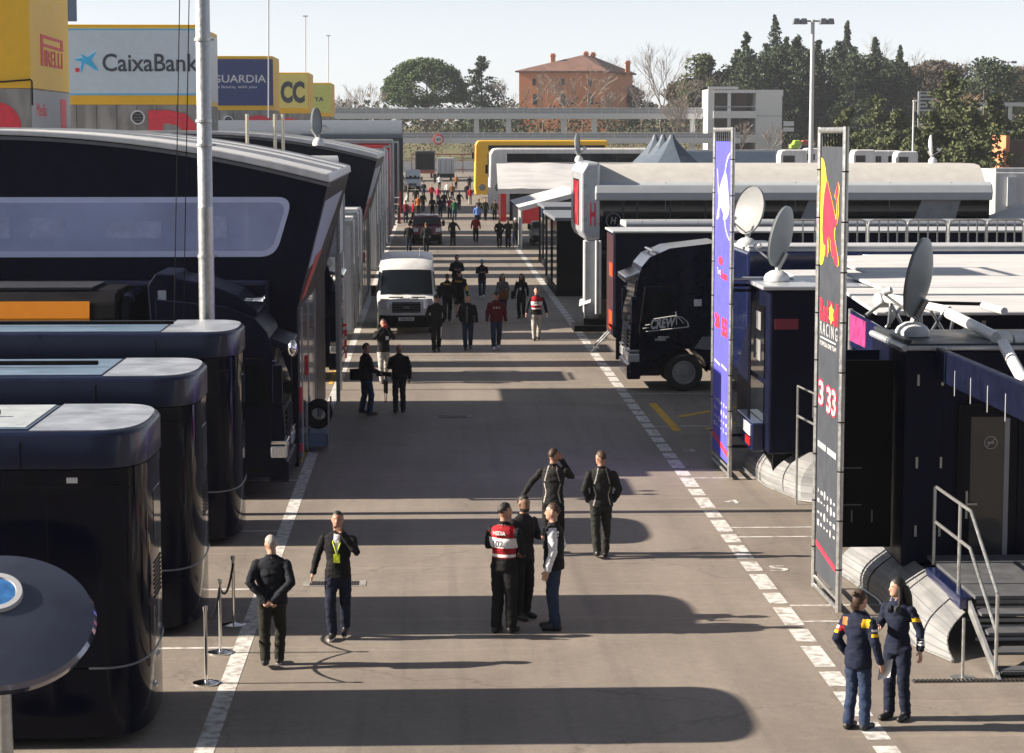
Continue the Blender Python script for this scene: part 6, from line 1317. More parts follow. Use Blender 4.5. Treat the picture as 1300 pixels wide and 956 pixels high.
nearer = [('pine_tree','sunlit green pine left of the louvred board',1140,138,4.5,290,lf_mid),('pine_tree','young green pine right of the charcoal banner',1075,135,4.5,285,lf_mid),('pine_tree','small green pine below the dark firs',1112,118,5,320,lf_mid),
 ('pine_tree','big sunlit pine right of the louvred board',1208,90,8.0,270,lf_mid),('pine_tree','sunlit pine at the right edge behind the gatehouse',1262,118,5.6,262,lf_mid),('pine_tree','dark green pine close behind the motorhome dish',1190,140,4.6,250,lf_mid),
 ('pine_tree','wide green pine below the round dark tree at right',1235,135,5.5,245,lf_mid),('pine_tree','small pine right of the street lamp',1165,160,2.4,245,lf_mid),('pine_tree','low pine left of the street lamp',1130,172,2.6,250,lf_mid),('pine_tree','pine cut by the right edge of the photo',1300,140,4.5,285,lf_mid)]
for i, (nm, lb, px, py, rad, Y, lm) in enumerate(nearer): conifer(nm, lb, px, py, Y, 0, rad, 70+i, lm, 'fir', n=4200, group='green pines at the right')
for px, py, rd, Y, lb in ((1163,88,6,500,'leafless brown treetops just right of the cypresses'),(1188,80,7,505,'leafless brown treetops behind the louvred board'),(1216,84,7,510,'leafless brown treetops behind the big sunlit pine'),(1282,88,8,470,'leafless brown treetops at the right edge'),(1310,96,8,460,'leafless brown treetops cut by the right edge'),(870,104,5,470,'leafless brown treetops between the house and the green tree'),(800,112,5,540,'leafless brown treetops behind the right end of the house')):
    conifer('leafless_tree', lb, px, py, Y, 5, rd, int(px), lf_br, 'bush', n=5200, group='brown winter treetops')
conifer('evergreen_tree', 'large round dark tree behind the bare one at right', 1250, 78, 400, 2, 8.5, 99, lf_dark, 'bush', n=6500)
bs = [(448,112,460,.9,'bare tree at the left end of the footbridge'),(470,104,455,1,'small bare tree just left of the umbrella pine'),(437,118,470,.6,'thin bare tree rising right of the smallest yellow block'),
 (645,98,470,1,'bare tree left of the house corner'),(690,86,430,.9,'bare tree in front of the left half of the house'),(742,82,432,1.1,'bare tree in front of the middle of the house'),(785,68,560,1.2,'bare round tree behind the house roof'),
 (842,50,450,.75,'tall pale bare tree right of the house'),(862,90,455,1,'bare tree between the house and the green tree'),(815,98,440,1,'low bare tree at the right corner of the house'),(912,92,450,1,'bare tree above the stair tower roof'),
 (1090,40,520,1,'tall pale bare tree behind the slim cypresses'),(1170,60,500,1,'tall pale bare tree right of the cypresses'),(1200,66,510,1,'tall pale bare tree behind the big sunlit pine'),(1225,100,290,.8,'orange brown bare tree in front of the round dark tree'),
 (1288,75,480,1,'bare tree at the right edge under the mast'),(860,118,415,.7,'slender bare tree before the footbridge, left of the stair tower'),(880,116,414,.7,'slender bare tree touching the stair tower'),(940,150,412,.9,'leafless bush in front of the stair tower'),(975,155,411,.9,'leafless bush at the white block of the stair tower'),
 (720,100,436,1,'bare tree before the right window of the house'),(770,110,438,1,'bare tree at the dark side of the house')]
for i, (px, py, Y, sp, lb) in enumerate(bs): bare(lb, px, py, Y, 5 if Y > 425 else 0, sp, 200+i, m_=barkp if i not in (14,) else mat('bare_twigs_warm', (.26,.17,.11), .9))
# undergrowth at the foot of the hill
rnd = random.Random(9); mb = MB()
for i in range(420):
    x = rnd.uniform(-45, 150); y = rnd.uniform(432, 460); h = rnd.uniform(1.2, 4.5)
    leaves(mb, (x, y, 1.2+h*.6+(y-432)*.2), (2.2,1.5,h*.6), 80, .2, rnd)
o = mb.build('scrub', lf_br, recalc=False); o['kind'] = 'stuff'; o['label'] = 'brown winter scrub along the foot of the hill'; o['category'] = 'scrub'
mb = MB()
for i in range(300):
    x = rnd.uniform(-45, 150); y = rnd.uniform(448, 470); h = rnd.uniform(1.5, 5)
    leaves(mb, (x, y, 2+h*.6+(y-432)*.2), (2.2,1.6,h*.6), 34, .4, rnd)
o = mb.build('hedge', lf_dark, recalc=False); o['kind'] = 'stuff'; o['label'] = 'dark evergreen undergrowth behind the footbridge'; o['category'] = 'undergrowth'
mb = MB()
for i in range(700):
    x = rnd.uniform(-160, 330); y = rnd.uniform(600, 760); h = rnd.uniform(4, 9)
    leaves(mb, (x, y, 8+h*.5), (5,4,h*.6), 26, .8, rnd)
o = mb.build('far_wood', lf_br, recalc=False); o['kind'] = 'stuff'; o['label'] = 'faint far wood on the hill crest'; o['category'] = 'wood'
# ================================================================== PEOPLE
skin = mat('skin', (.36,.19,.13), .55, var=.06); skinp = mat('skin_pale', (.45,.26,.19), .55, var=.06)
shoeb = mat('black_shoe', (.012,.012,.013), .45); shoew = mat('white_shoe', (.62,.62,.62), .6)
def cl(name, c, r=.85): return mat('cloth_' + name, c, r, var=.22, vs_=6, bump=.5, bs=14, spec=.2)
cB = cl('black', (.009,.009,.011)); cN = cl('navy', (.010,.014,.032)); cJ = cl('jeans', (.022,.036,.075)); cG = cl('grey', (.10,.10,.105)); cLG = cl('light_grey', (.34,.33,.31))
cW = cl('white', (.66,.67,.70)); cR = cl('red', (.30,.014,.022)); cM = cl('maroon', (.085,.008,.016)); cBl = cl('blue', (.10,.19,.48)); cO = cl('olive', (.05,.05,.025)); cDG = cl('charcoal', (.022,.023,.026))
cY = cl('yellow', (.70,.42,.02)); cPk = cl('pinkred', (.34,.04,.08)); cGr = cl('green', (.012,.075,.04)); cBr = cl('brown', (.13,.06,.025)); cOr = cl('orange', (.38,.14,.05)); cTq = cl('turquoise', (.02,.30,.50)); cLm = cl('lime', (.50,.62,.04))
hB = mat('hair_black', (.010,.008,.007), .6, var=.3, vs_=20); hBr = mat('hair_brown', (.045,.022,.012), .6, var=.35, vs_=20); hG = mat('hair_grey', (.30,.29,.27), .7, var=.3, vs_=20); eyem = mat('eye_dark', (.02,.015,.012), .3); lipm = mat('lip', (.28,.10,.09), .5)
def ring(c, u, v, a, b, n):
    return [c + u*(a*math.cos(2*math.pi*k/n)) + v*(b*math.sin(2*math.pi*k/n)) for k in range(n)]
class Body:
    def __init__(s): s.v = []; s.f = []; s.t = []
    def loft(s, secs, tg, n=14):           # secs: (centre, u, v, a, b)
        o = len(s.v)
        for c, u, v, a, b in secs: s.v += ring(c, u, v, a, b, n); s.t += [tg]*n
        m = len(secs)
        s.f += [(o+i*n+k, o+i*n+(k+1) % n, o+(i+1)*n+(k+1) % n, o+(i+1)*n+k) for i in range(m-1) for k in range(n)]
        s.f += [tuple(o+k for k in range(n-1, -1, -1)), tuple(o+(m-1)*n+k for k in range(n))]
    def limb(s, pts, rs, tg, n=12, flat_=1.0, step=.035):
        pts = [Vector(p) for p in pts]; secs = []; 
        for i in range(len(pts)-1):
            a, b = pts[i], pts[i+1]; k = max(2, int((b-a).length/step))
            for j in range(k + (1 if i == len(pts)-2 else 0)):
                f_ = j/k; secs.append((a.lerp(b, f_), rs[i]+(rs[i+1]-rs[i])*f_))
        out_ = []; 
        for i, (c, r) in enumerate(secs):
            t = (secs[min(i+1, len(secs)-1)][0] - secs[max(i-1, 0)][0]).normalized(); a = Vector((0,1,0)) if abs(t.y) < .85 else Vector((0,0,1))
            u = a.cross(t).normalized(); v = t.cross(u); out_.append((c, u, v, r, r*flat_))
        # rounded ends
        c, u, v, a, b = out_[0]; t = (secs[1][0]-secs[0][0]).normalized(); out_.insert(0, (c - t*a*.6, u, v, a*.6, b*.6))
        c, u, v, a, b = out_[-1]; t = (secs[-1][0]-secs[-2][0]).normalized(); out_.append((c + t*a*.5, u, v, a*.6, b*.6))
        s.loft(out_, tg, n)
ARMS = {   # elbow, wrist offsets for the right arm (x to be mirrored), height 1.75 m, facing +y
 'down': ((.265,-.02,1.14), (.285,.06,.88)), 'loose': ((.29,-.05,1.15), (.34,.05,.92)), 'pocket': ((.285,-.08,1.14), (.205,.06,.93)),
 'behind': ((.28,-.14,1.16), (.04,-.17,.93)), 'face': ((.27,.14,1.22), (.07,.17,1.50)), 'ear': ((.30,.10,1.28), (.13,.06,1.58)),
 'phone': ((.25,.03,1.16), (.10,.30,1.20)), 'camera': ((.27,.10,1.24), (.07,.24,1.56)), 'out': ((.36,.0,1.2), (.50,-.02,.97)),
 'swingf': ((.26,.06,1.15), (.26,.26,.98)), 'swingb': ((.27,-.14,1.16), (.29,-.22,.92)), 'hold': ((.25,.06,1.13), (.12,.28,1.05)), 'cross': ((.26,.06,1.16), (-.06,.2,1.17))}
def make_body(P, near):
    """returns mesh data: vertices facing +y, tags"""
    B = Body(); U, Vv = Vector((1,0,0)), Vector((0,1,0)); fem = P.get('fem', 0); fat = P.get('fat', 1.0); lean = P.get('lean', 0)
    def L(x, y, z): return Vector((x, y + lean*max(0, z-.95), z - .12*abs(lean)*max(0, z-.95)))
    hipw = .165*(1.06 if fem else 1)*fat; shw = .205*(.88 if fem else 1)
    # legs
    w_ = P.get('walk', 0)
    for s_ in (-1, 1):
        ph = w_*s_; lf = s_*w_
        hip = Vector((s_*.088, 0, .90)); kn = Vector((s_*.095, .05 + ph*.20, .49)); an = Vector((s_*(.10 if not w_ else .075), ph*.30 - .02, .09 + (.05 if ph < 0 else 0)))
        if P.get('wide'): an.x += s_*.06; kn.x += s_*.03
        if abs(w_) < .05: kn.y = .02; an.y = -.02 + .03*s_
        lr = P.get('legr', 1.0)
        if P.get('shorts'):
            md = kn + (hip-kn)*.1; B.limb([hip, md], [.098*fat, .095], 'bottom'); B.limb([kn + (hip-kn)*.2, kn, an + (kn-an)*.5, an], [.062,.055,.056,.036], 'skin')
        else: B.limb([hip, kn, an + (kn-an)*.45, an + Vector((0,0,-.01))], [.100*fat*lr, .078*lr, .074*lr, .068*lr], 'bottom')
        fd = Vector((0, 1, 0)); toe = -.35 if ph < 0 else .0
        B.limb([an + Vector((0,-.05,-.045)), an + Vector((0,.07,-.045+toe*.05)), an + Vector((s_*.012,.19,-.055+toe*.12))], [.045,.048,.036], 'shoe', flat_=1.0)
    # pelvis + torso
    zs = P.get('hem', .86); secs = []
    B.loft([(L(0,0,z), U, Vv, a*fat, b*fat) for z, a, b in ((.80,.11,.08),(.84,.155,.105),(.92,.168,.12),(.99,.160,.115),(1.04,.15,.11))], 'bottom', 20)
    jw = P.get('bulk', 1.0); T = [(zs-.012,.15,.105),(zs,.180,.128),(zs+.06,.182,.13),(1.0,.172,.124),(1.08,.165 if not fem else .15,.12),(1.18,.178 if not fem else .158,.125),(1.28,.192,.13),(1.36,.196,.122),(1.42,.178,.105),(1.465,.12,.082),(1.50,.07,.065)]
    T = [q for i, q in enumerate(T) if i < 3 or q[0] > zs+.08]
    out_ = []
    for i in range(len(T)-1):
        k = max(1, int((T[i+1][0]-T[i][0])/.03))
        for j in range(k): f_ = j/k; out_.append([T[i][m]+(T[i+1][m]-T[i][m])*f_ for m in range(3)])
    out_.append(T[-1])
    B.loft([(L(0, .01*(z-1), z), U, Vv, a*jw*(shw/.205)*(fat if z < 1.25 else 1), b*jw*(fat if z < 1.3 else 1)) for z, a, b in out_], 'top', 22)
    # arms
    ends = []
    for s_, nm in ((-1, P.get('armL', 'down')), (1, P.get('armR', 'down'))):
        e, w2 = ARMS[nm]; sh = L(s_*shw*.93, 0, 1.395); e = L(s_*e[0]*(.93 if fem else 1), e[1], e[2]); w2 = L(s_*w2[0], w2[1], w2[2])
        B.limb([sh, e, w2], [.064*jw, .056*jw, .045*jw], 'sleeve' if 'sleeve' in P else 'arm')
        if nm not in ('pocket',): ends.append((s_, e, w2, nm))
    # neck, head
    ht = R(P.get('turn', 0)); hp = P.get('nod', 0); rot = Matrix.Rotation(-ht, 3, 'Z') @ Matrix.Rotation(-hp, 3, 'X'); nc = L(0, 0, 1.50)
    def Hd(x, y, z): return nc + rot @ Vector((x, y, z))
    B.limb([L(0,0,1.43), nc + Vector((0,.012,.07))], [.062,.056], 'skin')
    hu, hv = rot @ U, rot @ Vv
    prof = [(.045,.045,.028,.050),(.060,.048,.050,.062),(.085,.035,.061,.078),(.115,.026,.069,.089),(.150,.020,.074,.096),(.185,.016,.076,.099),(.215,.012,.072,.094),(.240,.006,.058,.078),(.258,.004,.036,.048),(.266,.003,.012,.016)]
    B.loft([(Hd(0, y, z-.01), hu, hv, a, b) for z, y, a, b in prof], 'skin', 18)
    if near:
        B.limb([Hd(0,.108,.155), Hd(0,.126,.122), Hd(0,.128,.112)], [.009,.014,.012], 'skin', n=8, step=.012)
        for s_ in (-1, 1): B.limb([Hd(s_*.078,.012,.16), Hd(s_*.080,.0,.12)], [.015,.011], 'skin', n=8, step=.012)
        for s_ in (-1, 1): B.limb([Hd(s_*.015,.104,.068), Hd(s_*.03,.09,.06)], [.012,.014], 'skin', n=8, step=.012)
    return B, ends, Hd, L
def hand(mb, s_, e, w2, nm, near, mi=0):
    d = (w2 - e).normalized(); hx = Vector((s_, 0, 0)); pn = (Vector((-s_, 0, 0)) - d*Vector((-s_,0,0)).dot(d))
    if nm in ('face','ear','camera','phone','hold','behind'): pn = Vector((-s_*.3,.2,-.8 if nm in ('phone','hold') else .2)); pn -= d*pn.dot(d)
    if pn.length < .1: pn = Vector((0,1,0)) - d*d.y
    pn.normalize(); sd = d.cross(pn); 
    fw = sd if sd.y > 0 or abs(sd.y) < .2 else -sd
    p0 = w2 + d*.015; p1 = w2 + d*.10
    if not near: mb.tube([w2, w2+d*.06, w2+d*.13+pn*.02], [.028,.036,.022], 6, mi); return
    mb.tube([w2 - d*.02, w2 + d*.02], [.030,.028], 10, mi)
    # palm as a flattened slab
    o = []; 
    for q, (wd, th) in ((w2+d*.0,(.026,.020)),(w2+d*.03,(.036,.017)),(w2+d*.07,(.043,.015)),(w2+d*.098,(.041,.012))):
        o += [q + fw*(wd*math.cos(a)) + pn*(th*math.sin(a)) for a in [2*math.pi*k/10 for k in range(10)]]
    mb.add(o, [(i*10+k, i*10+(k+1) % 10, (i+1)*10+(k+1) % 10, (i+1)*10+k) for i in range(3) for k in range(10)] + [tuple(range(10)), tuple(range(30,40))], mi)
    curl = {'face': 1.0, 'ear': 1.1, 'camera': 1.2, 'phone': 1.3, 'hold': 1.2, 'behind': 1.1}.get(nm, .65)
    for i, ln in enumerate((.066,.074,.070,.056)):
        b0 = w2 + d*.09 + fw*(.031 - i*.021); a1 = .3*curl; a2 = 1.0*curl; a3 = 1.6*curl
        b1 = b0 + (d*math.cos(a1)+pn*math.sin(a1))*ln*.45; b2 = b1 + (d*math.cos(a2)+pn*math.sin(a2))*ln*.32; b3 = b2 + (d*math.cos(a3)+pn*math.sin(a3))*ln*.25
        mb.tube([b0 - d*.01, b1, b2, b3], [.0098,.0092,.0085,.007], 7, mi)
    t0 = w2 + d*.03 + fw*.028; t1 = t0 + (d*.6+fw*.7+pn*.3).normalized()*.036; t2 = t1 + (d*.9+fw*.1+pn*.5).normalized()*.03
    mb.tube([t0 - fw*.01, t1, t2], [.013,.011,.009], 7, mi)
def hair_mesh(mb, Hd, style):
    # shell over the skull
    n, k = 20, 12; o = []; 
    for i in range(k+1):
        th = math.pi*i/k
        for j in range(n):
            a = 2*math.pi*j/n; x, y, z = math.sin(th)*math.cos(a), math.sin(th)*math.sin(a), math.cos(th)
            lim = {'short': .30+.50*y, 'bald': 9, 'cap': .18+.15*y, 'beanie': .10+.15*y, 'long': -.25+1.0*max(y,-.3), 'bun': -.1+.75*y, 'fringe': .1+.6*y}[style]
            on = z > lim and not (style != 'long' and z < -.75)
            g = 1.09 if on else .86
            if style in ('beanie', 'cap') and on: g = 1.13
            g *= 1 + (.05*noise.noise(Vector((x*7, y*7, z*7))) if on and style not in ('cap','beanie') else 0)
            o.append(Hd(x*.078*g, .014 + y*.100*g, .152 + z*.113*g))
    mb.add(o, [(i*n+j, i*n+(j+1) % n, (i+1)*n+(j+1) % n, (i+1)*n+j) for i in range(k) for j in range(n)])
    if style == 'long':
        for x in (-.055, 0, .055): mb.tube([Hd(x,-.05,.16), Hd(x*1.3,-.085,.05), Hd(x*1.4,-.10,-.08), Hd(x*1.2,-.09,-.2)], [.05,.055,.05,.02], 8)
        for x in (-.07,.07): mb.tube([Hd(x,.02,.17), Hd(x*1.1,.015,.04), Hd(x*1.25,.04,-.1)], [.028,.03,.016], 8)
    if style == 'bun': mb.ball(tuple(Hd(0,-.09,.235)), .036, .036, .034, 10); mb.tube([Hd(0,-.08,.1), Hd(0,-.07,.03)], [.06,.04], 8)
    if style == 'cap':
        mb.tube([Hd(-.045,.10,.185), Hd(0,.155,.175), Hd(.045,.10,.185)], [.012,.03,.012], 6)
        mb.add([Hd(x,y,z+dz) for dz in (0,.008) for x,y,z in ((-.06,.09,.19),(-.045,.16,.172),(0,.185,.168),(.045,.16,.172),(.06,.09,.19))], [(0,1,2,3,4),(9,8,7,6,5)] + [(i,(i+1)%5,(i+1)%5+5,i+5) for i in range(5)])
_cache = {}
def person(label, px, py, head=0, h=1.75, near=True, group=None, top=cB, bottom=cB, shoe=shoeb, sk=skin, hair='short', hairm=hB, paint=None, extra=(), props=None, pos=None, **P):
    p = Vector(pos) if pos else G(px, py); t = thing('person', label, 'person', p, group); t.rotation_euler = (0, 0, -R(head))
    sc = h/1.765; key = (near, tuple(sorted((k, v) for k, v in P.items() if k not in ('armcol',))), round(sc, 3)) if not near else None
    if key in _cache: me0, tags, ends, Hd, L, pts = _cache[key]
    else:
        B, ends, Hd, L = make_body(P, near); pts = B
        me = bpy.data.meshes.new('body'); me.from_pydata([tuple(v*sc) for v in B.v], [], B.f)
        bm = bmesh.new(); bm.from_mesh(me); bmesh.ops.recalc_face_normals(bm, faces=bm.faces); bm.to_mesh(me); bm.free()
        ob = bpy.data.objects.new('b', me); md = ob.modifiers.new('r', 'REMESH'); md.mode = 'VOXEL'; md.voxel_size = .0125 if near else .028; md.adaptivity = 0
        sm = ob.modifiers.new('s', 'SMOOTH'); sm.iterations = 3 if near else 1; sm.factor = .5
        me0 = evalmesh(ob); bpy.data.objects.remove(ob)
        kd = KDTree(len(B.v)); [kd.insert(v*sc, i) for i, v in enumerate(B.v)]; kd.balance()
        hemz = P.get('hem', .86)
        def fix(c, tg):
            if tg == 'bottom' and c.z/sc > hemz + .004: return 'top'
            if tg == 'top' and c.z/sc < hemz - .004: return 'bottom'
            return tg
        tags = [fix(f.center, B.t[kd.find(f.center)[1]]) for f in me0.polygons]
        # cloth folds
        tgv = {}
        for f, tg in zip(me0.polygons, tags):
            for vi in f.vertices: tgv[vi] = tg
        if near:
            co_ = [v.co.copy() for v in me0.vertices]; nn = [v.normal.copy() for v in me0.vertices]
            for i, v in enumerate(me0.vertices):
                if tgv.get(i) in ('top','bottom','sleeve','arm'):
                    q = co_[i]; d = noise.noise(Vector((q.x*8, q.y*8, q.z*15+px*.1)))*.010 + noise.noise(Vector((q.x*18+5+q.z*6, q.y*18, q.z*32)))*.006
                    v.co = q + nn[i]*d
        if key: _cache[key] = (me0, tags, ends, Hd, L, pts)
    me = me0.copy() if key else me0
    me.materials.clear()
    slots = ['top','bottom','skin','shoe','sleeve','arm']; ms = [top, bottom, sk, shoe, P.get('_s', top)]
    if 'sleeve' in P: ms[4] = SLV[P['sleeve']]
    for m in ms + list(extra): me.materials.append(m)
    idx = []
    for f, tg in zip(me.polygons, tags):
        i = slots.index(tg) if tg != 'arm' else 0
        if paint:
            r_ = paint(f.center/sc, 'top' if tg == 'arm' else tg, f.normal)
            if r_ is not None: i = r_
        idx.append(i)
    me.polygons.foreach_set('material_index', idx); me.polygons.foreach_set('use_smooth', [True]*len(idx))
    # hands are welded into the same mesh
    hb = MB()
    for e in ends: hand(hb, *e, near)
    if near and hb.v:
        bm = bmesh.new(); bm.from_mesh(me); vs_ = [bm.verts.new(Vector(v)*sc) for v in hb.v]
        for f in hb.f:
            q = bm.faces.new([vs_[i] for i in f]); q.material_index = 2; q.smooth = True
        bm.to_mesh(me); bm.free()
    me.name = 'body'
    o = bpy.data.objects.new('body', me); C.objects.link(o); o.parent = t
    def sub(mb, nm, m_, par=t, smooth=True):
        mb.v = [tuple(Vector(v)*sc) for v in mb.v]; q = bpy.data.objects.new(nm, None)
        o2 = mb.build(nm, m_, None, smooth=smooth, angle=60); o2.parent = par; bpy.data.objects.remove(q); return o2
    if hair != 'bald':
        mb = MB(); hair_mesh(mb, Hd, hair); sub(mb, 'hair' if hair not in ('cap','beanie') else 'hat', hairm)
    if near:
        for s_ in (-1, 1):
            mb = MB(); mb.ball(tuple(Hd(s_*.030,.100,.148)), .010, .006, .006, 8); sub(mb, 'eye', eyem)
            mb = MB(); mb.tube([Hd(s_*.016,.108,.166), Hd(s_*.034,.104,.170), Hd(s_*.048,.092,.164)], .0045, 5); sub(mb, 'eyebrow', hairm if hair not in ('bald','beanie','cap') else hBr)
        mb = MB(); mb.tube([Hd(-.022,.098,.088), Hd(0,.106,.090), Hd(.022,.098,.088)], [.004,.007,.004], 6); sub(mb, 'mouth', lipm)
        if P.get('fem', 0) == 0 or True:
            mb = MB(); mb.loft_ = None; mb.tube([L(.064*math.cos(k_*math.pi/8), .004+.064*math.sin(k_*math.pi/8), 1.492-.016*math.sin(k_*math.pi/8)) for k_ in range(16)], .020, 8, closed=True); sub(mb, 'collar', top)
    if props: props(t, sub, Hd, L, sc)
    bpy.context.view_layer.update() if False else None
    return t
SLV = {'white': cW, 'black': cB, 'navy': cN}
def world(t, v, sc=1.0):
    a = t.rotation_euler.z; m = Matrix.Rotation(a, 3, 'Z'); return Vector(t.location) + m @ (Vector(v)*sc)
def on_person(t, name, label, cat, mb, m_, smooth=True):      # an item carried: stays a thing of its own
    m = Matrix.Rotation(t.rotation_euler.z, 3, 'Z'); mb.v = [tuple(Vector(t.location) + m @ Vector(v)) for v in mb.v]
    return tag(mb.build(name, m_, None, smooth=smooth), label, cat)
def paint_backtext(t, s, z, wd, ht, m_, back=True, y=.145, sc=1, name='back_lettering'):
    m = Matrix.Rotation(t.rotation_euler.z, 3, 'Z'); sgn = -1 if back else 1
    c = Vector(t.location) + m @ Vector((0, sgn*y, z)); right = m @ Vector((1 if back else -1, 0, 0))
    o = text(s, c, right, Z_, wd, ht, m_, None, name, .006, .02)
    # child keeps its place in the person's frame
    im = Matrix.Rotation(-t.rotation_euler.z, 3, 'Z')
    for v in o.data.vertices: v.co = im @ (v.co - Vector(t.location))
    o.parent = t
    return o
# ---- near people
def lany(col):
    def f(t, sub, Hd, L, sc):
        mb = MB(); mb.tube([L(-.06,.05,1.46), L(-.05,.125,1.35), L(.0,.15,1.19), L(.05,.125,1.35), L(.06,.05,1.46)], .009, 5); sub(mb, 'lanyard', col)
        mb = MB(); mb.box(-.045,.045,.145,.153,1.08,1.2); sub(mb, 'badge', col, smooth=False)
    return f
person('grey haired man in black walking away with hands clasped behind his back', 346, 846, 4, 1.70, hair='short', hairm=hG, sk=skinp, armL='behind', armR='behind', walk=.45, lean=.10, shoe=shoeb, top=cl('blackblue', (.010,.012,.018)), bottom=cl('darkolive', (.018,.018,.014)), turn=-25, nod=.15, bulk=1.10, fat=1.08,
       paint=lambda c, tg, n: 5 if tg == 'shoe' and c.z < .035 + .0 else None, extra=(shoew,))
t = person('man in black blazer with a lime badge walking towards the camera, hand to his mouth', 430, 810, 185, 1.74, armR='loose', armL='face', walk=.35, top=cB, bottom=cN, hair='short', hairm=hB, extra=(cW, shoew), nod=-.1,
       paint=lambda c, tg, n: 5 if (tg == 'top' and c.y > .07 and abs(c.x) < .045*(max(0, c.z-1.12)/.3) and c.z < 1.47) else (6 if tg == 'shoe' and c.z < .04 else None), props=lany(cLm))
def vest(front=False):
    def f(c, tg, n):
        if tg != 'top' or c.z < 1.03: return None
        if abs(c.x) > .165 and c.z > 1.1 and abs(c.y) < .055 and c.z > 1.3: return None
        if abs(c.x) > .20: return None
        if 1.17 < c.z < 1.30: return 6
        if 1.045 < c.z < 1.085: return 6
        if c.z > 1.47: return None
        return 5
    return f
def pv(c, tg, n): return vest()(c, tg, n)
t = person('man in a red and white media vest numbered 102 with his back to the camera', 640, 803, 28, 1.80, armL='phone', armR='hold', top=cB, bottom=cB, hair='short', hairm=hB, paint=pv, extra=(cR, cW), turn=30, wide=0, legr=1.08)
paint_backtext(t, 'MEDIA', 1.405, .19, .055, cW, sc=1, y=.150); paint_backtext(t, '102', 1.262, .15, .085, ink, y=.185)
t = person('dark bearded man in black facing the camera behind the media vest, phone in hand', 664, 785, 140, 1.76, armL='phone', armR='down', top=cB, bottom=cB, hair='short', sk=mat('skin_tan', (.22,.12,.08), .55), extra=(hB,), paint=lambda c, tg, n: 5 if tg == 'skin' and 1.535 < c.z < 1.585 and c.z > 1.3 else None)
mb = MB(); mb.box(-.11,-.04,.36,.372,1.19,1.33); on_person(t, 'phone', 'smartphone held up between the two men facing each other', 'phone', mb, blackm, False)
t = person('man in a black padded vest over a white shirt and jeans, facing left', 703, 799, -80, 1.76, armL='down', armR='pocket', sleeve='white', top=cB, bottom=cJ, hair='short', hairm=hBr, sk=skinp, bulk=1.08, fat=1.06, turn=5)
def piping(c, tg, n):
    if tg != 'top': return None
    if c.y < 0 and c.z > 1.24 and abs(abs(c.x) - (.07 + (1.46-c.z)*.25)) < .008: return 5
    if c.y < 0 and .88 < c.z < 1.2 and abs(abs(c.x) - (.10 + abs(c.z-1.05)*.25)) < .008: return 5
    return None
cP = cl('tracksuit', (.016,.017,.018))
person('man in a black jacket with white piping, right arm raised to his face, walking away', 702, 704, 14, 1.74, armR='ear', armL='out', walk=.4, top=cP, bottom=cB, hair='short', hairm=hBr, turn=25, extra=(cLG, shoew), paint=piping)
person('man in a black jacket with white piping walking away alone, hands in pockets', 763, 708, -2, 1.74, armL='pocket', armR='pocket', walk=.35, top=cP, bottom=cl('greenblack', (.020,.022,.020)), hair='short', hairm=hBr, turn=-30, extra=(cLG,), paint=piping, bulk=1.08)
# the two women (team jackets)
def teamp(c, tg, n):
    if tg not in ('top',): return None
    if 1.33 < c.z < 1.43 and .10 < abs(c.x) < .19 and c.y < .06: return 5 if c.x > 0 else 6
    if abs(c.x) > .22 and 1.22 < c.z < 1.26: return 5
    if abs(c.x) > .22 and 1.28 < c.z < 1.31: return 7
    if 1.24 < c.z < 1.31 and c.x < -.15 and c.y < .05: return 8
    return None
t = person('woman with brown hair tied up in a navy team jacket, holding a white paper', 1088, 926, 42, 1.62, fem=1, armR='down', armL='pocket', top=cN, bottom=cJ, hair='bun', hairm=hBr, sk=skinp, extra=(cY, cOr, cW, cR), paint=teamp, bulk=1.12, hem=.80, turn=12)
mb = MB(); mb.box(.20,.36,.12,.125,.62,.82); mb.v = [(v[0], v[1]+(v[2]-.7)*.3, v[2]-.03+(v[0]-.2)*.4) for v in mb.v]; on_person(t, 'paper', 'white sheet of paper in the hand of the woman with tied up hair', 'paper', mb, white, False)
t = person('woman with long dark hair in navy, headphones round her neck, looking at a phone', 1138, 913, 222, 1.68, fem=1, armR='phone', armL='loose', top=cN, bottom=cN, hair='long', hairm=hB, sk=skinp, extra=(cY, cOr, cW, cR), hem=.84, turn=35, bulk=1.0,
     paint=lambda c, tg, n: 5 if tg == 'top' and c.x < -.2 and 1.25 < c.z < 1.30 else (7 if tg == 'top' and c.x < -.2 and (.98 < c.z < 1.06) and int(c.z*60) % 2 else None))
mb = MB(); mb.box(.06,.13,.37,.38,1.14,1.27); on_person(t, 'phone', 'smartphone in the hand of the long haired woman', 'phone', mb, dgrey, False)
mb = MB(); mb.tube([(-.075,.10,1.42),(-.07,-.04,1.47),(0,-.09,1.48),(.07,-.04,1.47),(.075,.10,1.42)], .012, 8); [mb.lathe([(.02,-.02),(.045,-.02),(.045,.02),(.02,.02)], (sx_*.06,.12,1.40), (sx_,.6,0), 14) for sx_ in (-1,1)]; mb.v = [(v[0]*.95, v[1]*.95, v[2]*.95) for v in mb.v]; on_person(t, 'headphones', 'black and silver headphones round the neck of the long haired woman', 'headphones', mb, dgrey)
